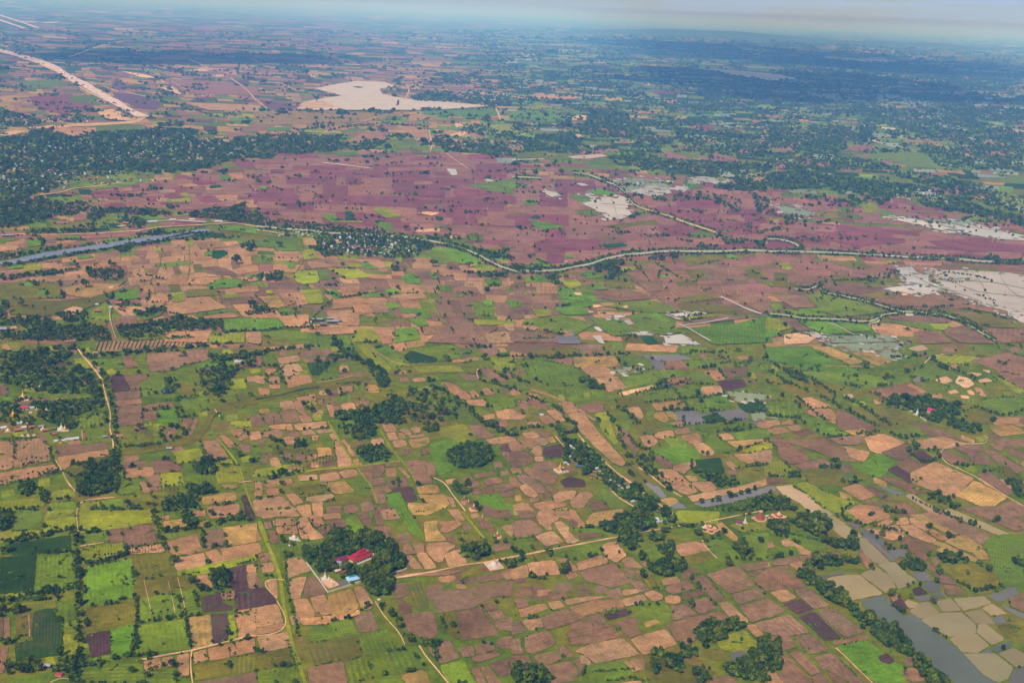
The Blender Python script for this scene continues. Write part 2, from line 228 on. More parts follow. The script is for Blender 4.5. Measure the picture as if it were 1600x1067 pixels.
SURVEY = """
#C1 0,534
f b 600,5 1300,-12 1318,18 612,62
f m 915,78 1298,48 1308,108 1030,185 935,185
f m 755,88 828,86 862,160 790,165
f g 600,110 740,92 775,160 640,175
f d 695,212 765,208 820,300 750,310 700,318
f m 780,215 920,203 920,235 790,248
f m 805,250 862,246 872,300 822,302
f g 870,262 1030,225 1075,310 885,342
f m 715,324 748,318 880,308 880,352 720,364
f m 722,370 885,360 885,384 725,400
f m 725,405 885,396 885,440 725,448
f m 725,454 885,446 890,510 730,528
f m 900,402 1072,376 1085,410 892,430
f m 890,438 980,432 984,485 893,492
f v 987,430 1100,418 1120,498 990,512
f o 1110,250 1220,260 1210,330 1120,322
f g 1128,368 1288,340 1320,405 1140,462
f y 1440,242 1530,230 1542,290 1450,290
f v 1240,140 1460,120 1466,148 1250,160
f m 1245,168 1500,144 1599,140 1599,152 1260,186
f m 1370,15 1599,5 1599,35 1440,45
f b 1540,222 1599,215 1599,246 1550,250
f y 1440,500 1560,490 1570,530 1450,540
f m 1570,465 1599,460 1599,525 1578,525
f m 1140,480 1205,478 1170,552 1135,552
f m 1214,480 1245,480 1200,580 1180,575
f b 1270,625 1350,618 1430,720 1300,745
f b 1370,592 1395,580 1485,650 1435,662
f b 1430,552 1510,545 1560,600 1500,620
f m 1490,640 1560,640 1570,690 1520,690
f y 1080,692 1250,665 1275,740 1110,765
f y 1335,748 1440,735 1470,772 1342,782
f y 1350,786 1480,776 1510,870 1360,885
f g 1160,832 1340,842 1340,885 1180,905
f m 735,760 910,746 920,775 740,795
f b 785,796 950,780 965,830 790,855
f m 945,742 1060,740 1130,775 1135,805 970,822
f g 735,800 775,800 780,870 735,875
f g 735,885 870,880 890,940 740,960
f m 905,838 995,830 1010,925 950,930
f b 870,880 905,875 945,935 900,940
f y 1005,825 1130,815 1150,890 1015,910
f k 1265,972 1470,935 1480,985 1270,1020
f b 1295,1032 1490,1010 1500,1075 1300,1075
f b 1390,897 1480,888 1480,912 1400,915
f d 1510,962 1540,960 1590,1075 1540,1075
f b 0,622 80,626 80,780 40,800 0,790
f b 90,622 240,602 310,660 310,740 120,780 90,780
f b 0,822 340,767 370,810 200,850 0,900
f m 345,655 660,630 680,660 600,680 360,718
f b 360,724 675,672 682,705 500,745 400,795 380,780
f o 400,802 680,715 690,742 560,800 470,870
f g 480,482 655,440 662,520 510,542
f g 370,580 650,548 665,605 370,622
f y 0,1002 270,977 280,1020 60,1060 0,1055
f g 310,1012 480,992 490,1067 310,1067
f y 500,1002 620,1000 620,1060 490,1067
f g 632,996 765,982 772,1045 632,1060
f y 320,942 440,920 470,970 320,995
f m 322,55 470,40 480,80 400,102
f d 110,172 400,132 480,118 380,158 120,186
f m 500,230 572,222 575,265 510,268
f v 500,206 560,200 560,222 500,226
f m 0,272 40,270 52,330 0,330
f m 20,385 300,345 310,365 30,405
f v 220,342 290,332 290,352 225,358
f v 20,345 70,340 70,362 20,366
f m 345,405 530,388 535,420 350,445
f v 420,300 470,295 470,325 430,330
f g 1600,0 1600,2 1598,2
r o 42 720,705 1000,662 1200,612 1285,540 1330,440 1440,400 1599,372
r s 6 1340,420 1375,470
r s 9 478,35 520,92 590,172 640,242 660,340 688,430 692,500 680,530 702,600 712,680
r s 9 345,735 395,820 420,880 478,942
r s 7 480,1067 492,1010 530,990 720,972
r y 12 1350,600 1440,700 1500,790 1530,900 1562,1000 1599,1075
r s 5 1490,880 1570,870
r s 6 510,555 518,620
@leafy tree in the line beside the winding dirt road
H 22 1.2 560,100 640,200 690,330 715,450 728,560 735,690 725,800
F .8 690,690 740,690 735,960 715,960 700,740
@tree in the wedge-shaped grove below the bend of the green embankment
F 1.3 480,850 600,770 690,740 700,760 695,940 600,970 500,965
@tree in the dense temple grove among the white and gold pagodas
F 1.2 210,400 340,385 560,400 545,440 420,485 470,540 400,560 300,500 230,470
F .9 0,400 60,400 140,410 130,450 40,470 0,480
F .7 0,480 200,470 200,530 0,530
@tree in the farm belt north of the pagoda hamlet
F .8 0,65 280,60 470,85 300,165 0,200
F .6 0,200 500,160 620,240 650,320 560,330 300,330 200,310 0,260
F .6 560,330 650,340 660,440 560,400 
H 30 1 360,60 500,50 560,90
H 22 1 600,80 760,78 900,62 1120,48 1300,32
@tree in the thick hedgerow beside the orchard of red earth rows
H 36 1.3 1318,70 1360,105 1480,100 1599,85
F .7 1240,190 1400,160 1500,160 1400,340 1310,330 1260,260
H 30 1 1600,150 1500,165 1400,220 1350,330 1390,385
F .5 1030,190 1110,240 1110,340 1040,330
@tree in the oval thicket inside the bend of the embankment
H 16 1.2 1000,560 1060,530 1130,545 1170,575 1100,610 1020,625 1000,580
H 10 .8 760,660 900,655 1010,640
H 10 .8 1130,470 1230,465
H 12 1 1110,360 1110,440 1140,500
H 8 .6 1100,360 1300,330
@tree in the clump of big trees beside the yellow-green fields
F 1.3 1200,780 1300,750 1350,790 1340,835 1220,835
F .8 1000,720 1060,715 1050,755 1010,750
H 14 .8 1250,640 1275,680 1290,760
@tree in the scattered grove south of the mauve twin fields
F .8 1160,890 1330,910 1330,950 1180,965
F .7 1010,960 1240,970 1240,1067 1010,1060
H 22 1 1570,760 1599,750
@round tree standing alone near the green farm track
T 1150,70 17 862,186 16 1075,168 16 872,530 26 1567,328 20 1495,700 26 655,490 24 805,860 14 875,850 12 960,965 14 920,1010 15 880,1040 14 960,1015 16 840,960 12 800,1010 22 925,210 9 355,690 14 590,420 12 610,455 12
@big tree below the tan ploughed fields
F 1.1 110,890 190,880 210,940 180,975 120,960
F 1 240,930 300,940 300,1020 260,1010
F .9 0,1055 100,1060 100,1070 0,1070
@slender palm in the row between tan fields under the pagodas
P 80,770 140,765 170,755 205,745 230,750 260,745 300,740 20,800 45,790 120,760 180,850 210,840 240,830 270,830 300,825 330,820 20,890 45,885 10,895 350,820
@slender palm along the hedge of the mauve and green squares
P 1010,920 1035,915 1060,920 1090,915 1120,905 1140,910 1040,890 1130,870 990,925 1165,930 950,975 1330,1000
@low bush in the hedge around the red temple roofs
B 20 1 0,610 120,605 240,600
B 14 1 310,660 330,730 360,790
B 10 1 360,370 520,360 620,350
B 20 1 350,390 560,370
#C2 400,534
f b 145,147 268,140 305,200 180,212
f b 182,218 335,208 355,250 200,290
f y 270,187 315,180 320,205 275,208
f b 55,172 120,165 130,200 65,207
f b 75,224 140,220 150,258 82,262
f b 82,268 150,264 152,290 90,295
f b 0,212 50,214 58,265 0,250
f G 315,137 440,120 440,200 350,212
f g 445,165 515,180 510,222 360,250
f m 265,62 400,52 410,80 270,95
f b 130,102 260,86 275,118 150,138
f b 45,36 200,30 210,46 60,55
f b 240,19 300,18 300,38 250,40
f m 410,47 460,42 480,78 420,85
f b 520,152 570,150 585,185 525,195
f m 515,202 665,190 675,212 520,222
f m 300,107 520,82 600,100 560,112 310,130
f b 240,347 370,327 375,370 290,385
f b 150,377 225,368 245,420 155,425
f b 235,372 270,367 325,455 290,455 250,420
f y 320,380 375,376 375,395 325,396
f y 350,462 410,462 410,490 365,490
f b 510,287 600,277 605,310 510,325
f g 604,276 670,272 680,303 612,308
f k 684,272 750,267 775,315 700,320
f m 430,357 462,355 545,440 512,448
f b 440,397 468,400 498,442 485,475 462,458
f m 385,362 418,358 425,390 390,392
f g 500,342 600,332 600,370 510,380
f b 530,392 608,377 628,425 550,435
f m 620,372 700,360 708,390 690,418 637,423
f m 0,457 28,457 58,520 0,528
f m 36,452 138,442 168,508 76,518
f m 150,430 248,432 273,500 178,506
f b 265,462 328,460 355,497 287,503
f b 240,514 438,497 446,530 252,553
f b 282,562 348,550 373,575 300,583
f b 372,550 468,542 480,563 392,573
f b 25,562 148,547 168,580 138,608 42,590
f b 150,602 238,592 258,638 172,640
f m 205,567 263,562 278,590 222,598
f b 75,522 218,514 238,552 100,540
f b 458,577 494,572 514,610 482,614
f b 492,622 526,614 608,775 517,798
f b 530,614 555,612 620,708 602,716
f b 607,737 640,728 664,773 622,780
f y 800,322 1100,277 1120,300 880,343 800,343
f b 1150,258 1220,254 1345,340 1340,360 1270,352
f b 1300,367 1430,362 1445,403 1330,390
f m 1392,172 1450,167 1580,245 1540,250 1440,215
f b 1337,307 1368,302 1400,343 1352,353
f b 1402,297 1450,292 1495,325 1440,333
f b 860,192 938,182 938,200 850,205
f m 900,227 950,222 960,250 900,250
f b 975,230 1050,227 1060,245 990,252
f b 785,512 848,507 880,558 807,563
f b 812,570 873,567 890,610 832,613
f b 847,620 928,614 950,648 872,663
f b 892,549 938,542 978,573 952,583
f b 962,541 1018,532 1030,563 987,573
f b 890,568 918,572 938,603 902,606
f b 952,590 1038,577 1058,590 972,600
f k 952,612 1080,597 1085,638 982,668
f m 1012,682 1108,662 1125,680 1032,713
f b 710,617 788,602 805,638 742,653
f m 607,632 678,627 690,658 622,663
f m 930,744 1058,737 1073,758 1045,765 1085,850 1105,880 992,888 985,830
f m 1057,762 1098,752 1120,800 1120,833 1082,833
f m 802,757 898,750 908,768 812,783
f m 627,797 660,782 798,770 803,800 780,838 742,843 722,813 642,808
f m 647,817 713,814 733,848 682,858
f b 512,812 618,797 643,833 552,853
f b 397,832 508,814 533,858 402,876
f b 255,837 383,830 378,858 272,868
f y 0,802 200,772 288,762 288,818 0,843
f k 200,775 280,762 288,800 210,812
f b 57,867 143,854 148,903 62,908
f b 62,920 138,914 153,953 77,960
f b 0,872 38,872 38,963 0,966
f b 157,862 213,857 238,880 172,898
f o 210,920 398,887 430,945 280,970
f k 400,887 558,872 618,938 500,950 470,930
f g 562,862 680,852 718,900 718,958 640,948
f b 187,957 238,947 298,1000 237,1023
f b 312,972 478,952 488,968 420,993 322,1000
f b 250,1032 328,1012 350,1075 290,1075
f b 347,1007 413,997 420,1075 362,1075
f b 0,987 163,967 280,1075 0,1075
f o 432,1005 600,972 718,967 728,990 442,1023
f m 442,1032 528,1024 538,1058 440,1060
f m 547,1027 618,1012 648,1058 562,1067
f m 655,1005 720,1000 740,1058 660,1058
f m 692,857 798,847 803,888 702,898
f m 717,912 788,907 813,998 790,1013 742,1008 722,950
f m 785,905 820,900 850,930 820,945 800,930
f m 747,1032 838,1022 868,1075 762,1075
f d 852,917 978,907 1008,993 932,998 900,950 860,940
f m 812,862 938,852 958,898 822,908
f b 887,787 908,782 963,843 952,853
f k 1002,907 1128,892 1153,943 1022,948
f k 1012,957 1178,952 1213,1023 1100,1013 1032,985
f b 1187,957 1228,977 1253,1030 1222,1030
f k 947,1007 1188,1017 1198,1030 1080,1067 962,1067
f v 1090,640 1190,612 1275,622 1235,700 1262,800 1150,830 1100,740
f m 1322,527 1398,517 1493,590 1397,608
f b 1497,432 1599,420 1599,488 1512,478
f b 1462,497 1558,487 1578,528 1522,548
f b 1432,612 1568,592 1599,602 1599,628 1472,638
f d 1522,652 1599,635 1599,680 1532,680
f m 1532,690 1599,688 1599,760 1560,740
f m 1277,852 1338,840 1363,863 1292,873
f m 1282,882 1388,870 1408,903 1322,913
f m 1362,832 1478,812 1493,825 1402,848 1372,850
f m 1417,867 1488,847 1543,860 1538,878 1442,898
f m 1417,912 1478,907 1498,943 1442,948
f m 1492,902 1578,882 1599,918 1532,933
f m 1522,938 1599,928 1599,958 1542,968
f m 1342,922 1398,917 1418,948 1362,958
f v 1370,962 1530,952 1550,1010 1599,1020 1599,1060 1500,1040 1400,1010
f m 1422,1022 1448,1022 1498,1075 1432,1075
f y 1142,542 1298,517 1378,588 1368,618 1282,628 1142,570
f g 1130,470 1300,400 1330,430 1400,520 1300,510
f g 1420,400 1599,370 1599,410 1490,425
f y 630,20 690,10 860,180 800,190 720,120
f v 732,42 828,22 878,70 790,88
f g 802,92 888,87 938,145 860,168
f G 922,92 968,57 1138,100 1128,128 962,133
f b 822,12 920,2 943,43 902,58 862,48
f k 932,2 1060,0 1050,23 947,38
f g 962,52 1200,22 1338,60 1378,98 1162,108
f m 1172,0 1478,-8 1508,38 1292,38
f m 1372,47 1498,42 1528,78 1442,88
f b 1222,117 1378,97 1398,113 1242,128
f y 1462,97 1599,92 1599,188 1502,178
f m 1280,205 1380,205 1400,240 1300,235
f v 650,660 760,650 840,700 830,752 640,755
f v 810,950 900,940 950,1067 860,1067
f v 520,20 600,15 620,70 560,70
f g 25,80 110,75 130,110 40,130
f m 0,90 30,88 40,140 0,140
r o 34 0,360 150,332 300,292 400,280 560,252 700,222
r G 12 0,362 150,336 300,296 400,285
r k 6 380,255 520,235 600,215
r o 12 960,147 1200,142 1390,157 1400,195 1200,190 1000,203 850,212
r s 5 1390,160 1370,210 1420,260
r y 12 450,500 520,620 625,785 720,900 760,1010
r y 10 100,850 380,800 640,780 900,745
r y 10 780,560 850,680 960,800 1000,880
r s 7 1110,850 1180,880 1230,960 1310,1060
r k 6 690,10 760,70 860,130 960,150
@tree in the thicket north of the striped green plot
H 40 1.3 480,10 560,60 620,110 700,150 760,200 800,260
F 1.1 680,140 800,180 840,260 800,300 740,240
F .8 430,100 540,95 560,140 450,140
@tree in the ragged hedge on the far side of the palm fields
H 12 1 0,70 150,50 400,30
H 14 1 120,150 150,200 185,280
H 10 1 60,200 75,260
H 14 .8 0,160 120,150
B 14 .8 500,265 660,255
@tree in the jungle thicket between the ploughed squares
F 1.1 470,480 520,445 700,435 760,400 880,350 950,420 900,480 950,520 870,520 760,520 640,500 550,500
F .8 490,520 750,520 750,600 660,620 560,590
F .9 620,690 680,660 770,660 840,710 800,750 660,750
@low bush among the jungle thicket between the ploughed squares
B 60 .6 500,540 650,560 740,590
B 40 .5 650,700 820,720
@palm in the sparse palm scrub beside the jungle thicket
Q .5 960,310 1150,290 1230,400 1290,480 1150,510 950,510 900,400
@tree in the sparse palm scrub beside the jungle thicket
F .6 1040,510 1130,515 1150,570 1050,570
F .35 960,310 1150,290 1230,400 1290,480 1150,510 950,510 900,400
@tree in the diagonal hedge between the yellow field and the mauve paddies
H 26 1.3 1160,300 1220,350 1290,400 1350,440 1400,500 1480,550 1599,590
@round leafy tree in the circular grove ringed by bright grass
F 1.3 1190,690 1250,660 1330,645 1460,660 1485,740 1400,780 1290,800 1200,750
@low bush in the stepped hedge near the curved canal
H 10 .9 1390,170 1410,250 1500,270 1599,300
H 10 .8 1470,250 1600,300
@round tree standing alone between the pink ploughed fields
T 1190,105 26 1427,98 24 1550,185 18 455,310 30 1010,885 26 1040,993 15 168,885 17 162,935 17 455,925 15 338,858 13 300,380 18 350,425 26 320,410 16 215,135 9 890,870 20 860,880 18 1340,578 16 1080,240 18 1110,240 14 1250,885 24 1510,835 8 960,185 12 1410,325 16 1430,365 12 1515,310 14 280,945 14 880,890 16
@palm in the double row of palms around the yellow-green rectangle
P 240,650 250,640 262,632 280,640 300,635 320,630 345,620 370,615 390,620 240,680 260,670 310,680 330,700 340,720 350,740 360,760 310,740 290,720 400,745 420,745 440,740 460,740 480,740 500,735 380,750 225,740 210,745 195,750 180,745 160,745 490,650 490,690 500,640 250,770 270,780 230,760 320,770 340,780 200,750 190,545 185,560 110,490 115,505 310,990 305,1005 270,940 445,900
@palm in the double row of palms around the yellow-green rectangle
H 12 .8 120,640 150,690 180,750 300,760
H 12 .8 0,850 150,845 300,810
F .9 60,600 100,600 200,640 180,660 110,630
F .7 240,620 320,620 300,660 240,670
@bush dotted along the tree-lined path to the brick stupas
F .9 1220,900 1340,900 1350,950 1270,960
F .6 1370,1010 1420,1020 1400,1067 1360,1060
B 12 .8 1380,1035 1260,940 1220,890
#C3 800,534
f m -10,0 330,-10 340,40 120,100 0,60
f m 345,22 560,20 578,75 470,80
f b 0,60 110,82 60,100 0,100
f o 130,62 340,42 440,90 320,100 135,92
f m 175,110 375,100 375,150 270,160
f k 380,98 640,92 680,152 400,165
f b 425,165 590,162 650,212 500,222
f b 510,225 660,218 720,290 600,312
f g 60,130 180,110 380,155 500,230 480,270 240,280 100,220
f g 650,95 870,90 890,160 820,190 690,150
f c 620,165 810,155 760,190 660,205
f g 680,215 870,195 915,245 720,288
f s 660,320 880,275 905,285 690,335
f o 640,350 790,345 870,400 810,480 700,430 650,390
f q 800,85 860,80 880,110 950,130 955,170 890,175 860,110
f q 870,85 1040,80 1130,108 1010,120 900,115
f m 960,125 1060,118 1110,175 940,178
f g 1080,125 1240,110 1340,150 1120,172
f g 920,180 1050,175 1060,215 950,225
f g 1060,190 1200,185 1250,240 1110,245
f b 1190,185 1290,178 1340,235 1280,245
f m 1295,175 1470,155 1470,215 1350,232
f m 930,235 1100,225 1125,260 1000,285
f d 1280,250 1440,235 1465,280 1330,305
f b 1180,285 1300,275 1320,325 1190,335
f g 1000,292 1160,285 1200,330 1060,350
f g 800,330 1000,312 1020,340 860,372
f k 870,385 1060,365 1100,410 900,430
f g 1090,360 1170,355 1180,390 1110,395
f v 1205,350 1340,345 1390,392 1220,402
f g 1110,405 1390,402 1410,425 1160,445
f c 1340,310 1590,330 1599,370 1400,372
f q 1000,440 1130,430 1200,470 1215,515 1100,520 1020,470
f q 1160,455 1430,420 1480,460 1470,495 1340,485 1290,450 1200,470
f G 1180,470 1280,448 1345,490 1240,515
f c 1490,450 1599,440 1599,490 1510,495
f G 1400,385 1560,372 1599,400 1599,430 1460,440
f k 885,450 950,438 985,490 940,503 890,475
f k 955,440 1000,438 1045,482 1020,492
f b 975,507 1070,497 1085,525 1050,530
f b 890,570 1000,552 1015,590 960,608 900,600
f b 1010,550 1100,538 1128,565 1030,580
f b 1050,590 1160,572 1195,620 1120,638
f b 1125,640 1195,633 1268,690 1240,712 1190,705
f b 800,595 870,583 920,630 850,657 815,630
f b 705,415 790,408 825,465 800,485
f o 760,520 830,475 960,540 870,585 790,570
f m 415,400 560,373 575,420 570,435 460,445
f b 285,382 370,375 420,430 340,450
f b 350,450 440,440 560,590 450,585 410,540
f b 450,590 560,588 660,700 720,760 680,775 620,745
f y 520,450 580,440 650,500 700,600 640,640 560,540
f m 645,560 690,530 800,680 760,690
f v 870,680 1060,640 1170,690 1180,740 1010,765
f g 940,600 1050,600 1120,650 1000,660
f m 875,720 920,708 1000,755 1000,780 960,790
f b 1005,775 1165,740 1165,760 1100,800 1080,825 1010,795
f b 885,795 1010,800 1130,900 1160,935 1100,960 960,890
f k 1080,835 1150,840 1160,872 1110,870
f b 1115,880 1240,875 1285,920 1200,942
f b 1095,965 1400,910 1599,850 1599,890 1350,950 1130,998
f q 1130,1010 1350,960 1599,910 1599,940 1400,995 1200,1035
f G 1140,740 1300,725 1330,820 1240,850 1170,800
f b 1325,750 1370,745 1420,800 1390,805
f m 1330,800 1400,810 1420,830 1390,845
f k 1340,625 1580,607 1599,630 1390,655
f y 1400,665 1599,632 1599,660 1480,695
f b 1385,705 1480,700 1520,750 1470,760
f b 1470,700 1599,675 1599,755 1540,750
f b 1285,575 1350,570 1395,610 1320,615
f g 1370,570 1520,550 1599,550 1599,590 1420,612
f g 1180,590 1270,580 1320,630 1400,690 1290,700 1220,640
f g 1130,545 1250,520 1400,510 1540,540 1260,580
f b 1500,505 1599,492 1599,535 1560,540
f k 920,985 1000,972 1045,1000 985,1030
f q 1000,1020 1050,1005 1100,1045 1000,1040
f q 830,885 890,875 970,970 930,975
f o 690,780 770,770 870,850 800,890
f m 690,820 780,880 760,890
f b 0,370 100,375 200,440 100,380
f m 60,350 200,390 240,425 180,420 100,380
f b 160,465 230,460 280,505 200,515
f b 0,420 90,460 60,485 0,480
f b 95,505 170,500 178,528 105,535
f b 210,430 280,425 335,495 290,500
f b 60,572 150,565 175,597 90,600
f m 160,560 200,552 250,575 215,597 190,590
f b 40,608 135,602 165,642 80,658
f b 140,605 200,600 230,625 210,650 170,640
f b 95,660 180,648 190,710 150,712
f m 0,622 35,625 85,655 85,680 0,685
f d 195,665 310,640 350,690 300,720 200,718
f m 0,690 90,690 130,720 120,760 0,785
f b 140,720 190,715 195,745 145,745
f m 130,765 240,745 280,770 270,785 180,812 140,800
f m 0,790 45,788 60,820 10,828
f m 65,785 130,790 150,812 200,815 290,830 270,880 230,890 160,860 90,820
f m 30,835 60,828 130,850 210,920 200,945 150,940 110,900 60,880
f m 0,840 20,850 60,905 40,915 0,900
f b 55,900 90,890 165,955 140,972 90,960 50,920
f m 190,955 240,950 245,968 200,982
f b 105,980 170,975 175,992 120,1005
f b 255,965 290,940 390,930 400,945 380,975 300,1000 265,995
f b 365,990 430,945 490,935 508,960 480,985 450,1030 400,1040 365,1025
f m 480,980 520,985 515,1002 485,998
f b 10,1015 90,1008 150,1060 140,1075 10,1075
f b 130,1010 260,990 340,1010 330,1025 200,1055 150,1040
f b 270,1050 350,1040 400,1075 280,1075
f m 490,1020 560,985 610,1045 500,1055
f g 510,930 580,920 700,1010 690,1040 620,1040
f d 300,870 360,845 450,870 460,905 330,905
f m 205,900 230,898 262,940 240,945
f k 215,600 250,595 275,625 240,635
f g 590,920 660,960 720,1040 690,1060
r s 9 410,575 470,650 540,720 600,770 660,825 740,880 800,930 880,985 985,1067
r b 12 120,300 250,340 400,410 520,495
r s 6 270,590 320,650 350,680
r s 8 620,930 680,985 760,1030 820,1067
r s 7 740,760 850,820 940,900 1060,970
r o 20 600,400 640,560 720,700 800,820 900,900
@tree shading the hamlet of thin roofs below the golden pagoda terrace
F 1.25 310,600 420,640 540,720 600,800 700,880 820,930 760,970 660,960 600,900 520,880 500,830 430,840 440,780 330,760 310,700 350,670
F 1.2 650,930 800,960 900,1000 920,1067 800,1060 760,1010 670,970
F 1.2 260,530 320,520 340,600 300,600
@tree in the curved hedge that leads down to the hamlet
H 18 1.2 255,400 300,440 350,500 400,530 400,570 330,570 290,530
H 14 1.2 0,210 60,250 120,265
H 10 1 0,290 100,340 200,385
H 16 .8 0,560 100,540 260,530
@tree in the belt along the creek by the pale pond
H 16 1.1 590,440 620,480 660,540 720,600 780,660 850,680
H 18 1.2 670,420 730,460 790,510 760,520
@tree in the scrubby belt between the hamlet road and the creek
H 22 .8 660,600 730,720 800,780 860,830 940,880 1000,950
F .5 740,700 880,720 900,780 1000,900 960,920 850,810
@tree on the hook-shaped green knoll beside the tan paddies
H 20 1.2 1120,750 1130,810 1200,850 1300,900 1420,890
F .8 1200,820 1400,860 1400,900 1280,910
H 10 .9 1400,800 1500,780 1599,770
@bush in the line of hedges between the olive and green fields
H 8 .8 0,95 330,95 560,85 740,75
H 10 .8 780,325 900,300 1000,290
H 8 .8 840,385 1000,370 1100,355 1330,330
H 8 .8 1110,65 1300,70 1420,60
H 8 .7 940,430 1100,420 1200,445
H 8 .7 1000,540 1100,520 1300,500 1480,490
H 8 .7 1270,570 1500,530
H 8 .7 1400,690 1599,620
H 8 .7 1060,260 1250,270
H 8 .8 1110,240 1000,280 1050,350 1110,430
H 8 .8 1290,180 1330,230
H 12 .9 1290,100 1400,140 1490,130
F 1 900,250 990,255 980,290 900,290
F 1.1 415,235 490,230 510,280 590,290 590,305 500,300 420,265
T 288,82 26 115,92 22 875,98 16 90,150 14 60,440 20 830,870 14 1070,480 14 1190,690 14 1220,700 14 1160,320 20 1480,205 22 40,235 20 1595,250 16 855,630 14 870,685 14 920,645 12 400,520 12 1395,140 10
@tree mirrored on the bank of the grey oxbow water
T 1182,1000 20 1285,985 24 1360,960 26 1395,955 20 1430,945 20 1470,930 26 1518,915 20 1250,990 16
@bush on the green bank south of the oxbow water
F .9 1280,1060 1450,1030 1599,960 1599,1067 
B 20 1 1200,1050 1400,1010 1599,950
@slender bare tree in the pink field beside the creek
P 930,860 960,870 1000,890 1020,880 980,880 1060,890 940,850 870,740 880,760
#C4 1200,534
f v 0,40 250,35 420,130 570,180 560,210 380,200 150,150 0,110
f g 100,180 400,190 640,215 860,240 840,265 600,290 400,260 200,220
f k 265,30 350,22 600,125 520,140
f k 520,70 640,55 780,125 680,150
f c 360,0 700,-10 900,20 700,50 480,60
f k 0,-10 300,-10 330,25 0,30
f c 680,60 800,50 850,95 740,110
f w 870,40 960,20 1010,45 930,60
f y 1000,80 1180,90 1330,100 1250,150 1080,130
f g 1010,140 1180,200 1000,250 800,200 940,160
f m 1260,120 1500,70 1599,100 1599,330 1500,250 1420,170
f m 640,310 860,265 990,325 870,345 730,360
f b 865,268 900,262 990,312 960,315
f q 900,235 960,215 995,240 930,255
f s 1040,240 1110,220 1160,245 1100,260
f s 1190,215 1250,230 1290,265 1240,290 1170,255
f s 1260,190 1340,200 1310,215
f s 1310,240 1370,232 1405,248 1330,253
f s 1120,310 1170,305 1200,318 1140,322
f s 1240,305 1270,308 1295,330 1260,328
f s 1200,335 1250,340 1255,355 1210,350
f s 1335,175 1390,182 1380,195
f g 1320,360 1599,340 1599,440 1480,465 1370,410
f y 1400,200 1560,320 1599,330 1599,310
f b 205,355 270,348 400,405 270,415
f b 245,425 390,420 430,470 420,485 330,478 250,450
f b 365,492 420,490 425,515
f m 420,420 500,450 690,545 640,570 520,545 440,540
f o 680,400 780,420 960,490 900,520 770,535 660,460
f g 780,560 900,525 1010,570 900,600 850,605
f m 900,522 980,518 1240,620 1030,590
f b 870,625 1090,595 1250,640 1130,665 960,665
f k 480,555 600,545 660,575 570,600
f v 260,545 350,515 500,580 380,600
f g 190,480 350,475 360,515 240,530
f m 380,605 500,590 620,595 560,640 460,640
f b 600,600 720,575 860,630 700,700 640,680
f m 100,620 350,605 500,690 560,750 440,740 300,680
f m 0,600 90,610 270,740 150,765 90,740 60,650
f b 470,650 640,690 600,750 520,720
f m 700,690 860,640 920,680 880,715 810,740
f m 160,770 350,730 420,790 250,820
f v 600,760 690,695 810,750 700,850 560,800
f o 220,800 500,780 640,850 450,900 250,890
f d 740,800 800,780 935,855 890,880
f m 710,830 880,890 1000,940 920,950 720,860
f b 890,820 1040,750 1290,855 1150,975 900,880
f m 800,770 870,725 980,770 880,815
f k 1170,960 1290,870 1500,970 1380,1045
f m 1340,1060 1530,990 1599,1040 1599,1075 1350,1075
f m 1300,830 1380,810 1530,940 1500,960
f m 1050,690 1110,680 1270,750 1160,770
f d 900,700 960,680 1050,740 970,760
f m 1240,700 1310,690 1430,770 1290,760
f m 1335,680 1400,680 1599,800 1540,820
f m 1160,650 1330,650 1350,680 1220,695
f m 1475,680 1530,670 1599,700 1599,740
f m 1365,630 1440,640 1480,670 1440,680
f o 1400,790 1500,780 1590,860 1500,860
f o 1220,455 1330,420 1440,480 1360,520 1250,490
f k 1370,530 1530,520 1599,570 1450,590
f b 455,915 560,890 690,955 580,990
f m 590,905 640,900 800,995 740,995
f q 680,900 760,920 870,950 800,960
f w 855,960 900,950 1100,1060 1050,1067
f y 170,890 240,880 450,980 560,1000 440,1060 350,1040 250,960
f y 0,760 80,740 160,810 110,850 0,840
f b 460,1060 560,1020 690,1030 730,1070
f m 780,1030 860,1005 960,1067 800,1067
f w 45,905 150,895 160,920 240,950 380,1067 270,1067 190,1000 100,960
f m 0,850 70,855 130,880 0,890
f q 0,905 50,905 50,935 0,940
f b 0,495 60,488 80,515 0,535
f b 85,500 150,490 155,515 90,520
f b 0,545 100,535 140,565 30,580
f b 110,530 190,520 215,545 160,558
f m 150,565 250,548 290,575 200,590
f g 0,360 160,380 240,450 100,470 0,450
f o 60,280 170,270 270,330 200,350
f o 0,210 70,230 100,265 0,270
f m 440,780 500,770 540,795 460,805
f y 1290,600 1350,590 1370,615 1320,625
f w 470,335 520,328 538,345 500,358
f o 250,270 330,260 400,350 330,340
f o 460,400 600,430 770,530 740,550
f k 650,365 700,362 725,378 680,392
r s 5 1350,585 1385,610 1360,635 1280,640 1180,635 1080,675 1075,720 1120,760
r s 4 1120,760 1250,820 1310,850 1480,960 1599,1030
r s 6 980,135 1010,95 1100,78
r k 5 360,150 660,160
@tree in the dark grove around the white wall and pink temple roof
F 1.4 740,370 790,345 900,350 1000,360 1100,390 1200,420 1200,460 1110,480 1060,510 980,490 930,450 840,400 760,400
F .9 1110,470 1330,540 1330,580 1240,570 1130,540
@tree in the long diagonal hedgerow across the right-hand pastures
H 13 1.2 0,120 60,160 130,200 220,240 250,260
F 1.1 120,190 220,210 240,260 150,230
H 12 1.2 280,240 340,280 420,340 400,390
H 14 1.2 460,350 560,390 640,440 700,490 770,520
H 11 1 490,430 560,465 640,510 690,530
H 10 1 0,180 100,250 200,290 270,330
H 10 1 320,345 440,400 440,420
H 10 .9 1000,110 1100,150 1200,190 1290,240
H 10 .9 860,110 900,95 980,85
H 9 .9 760,570 840,610 960,590
H 9 .8 1310,410 1400,450 1480,470 1599,430
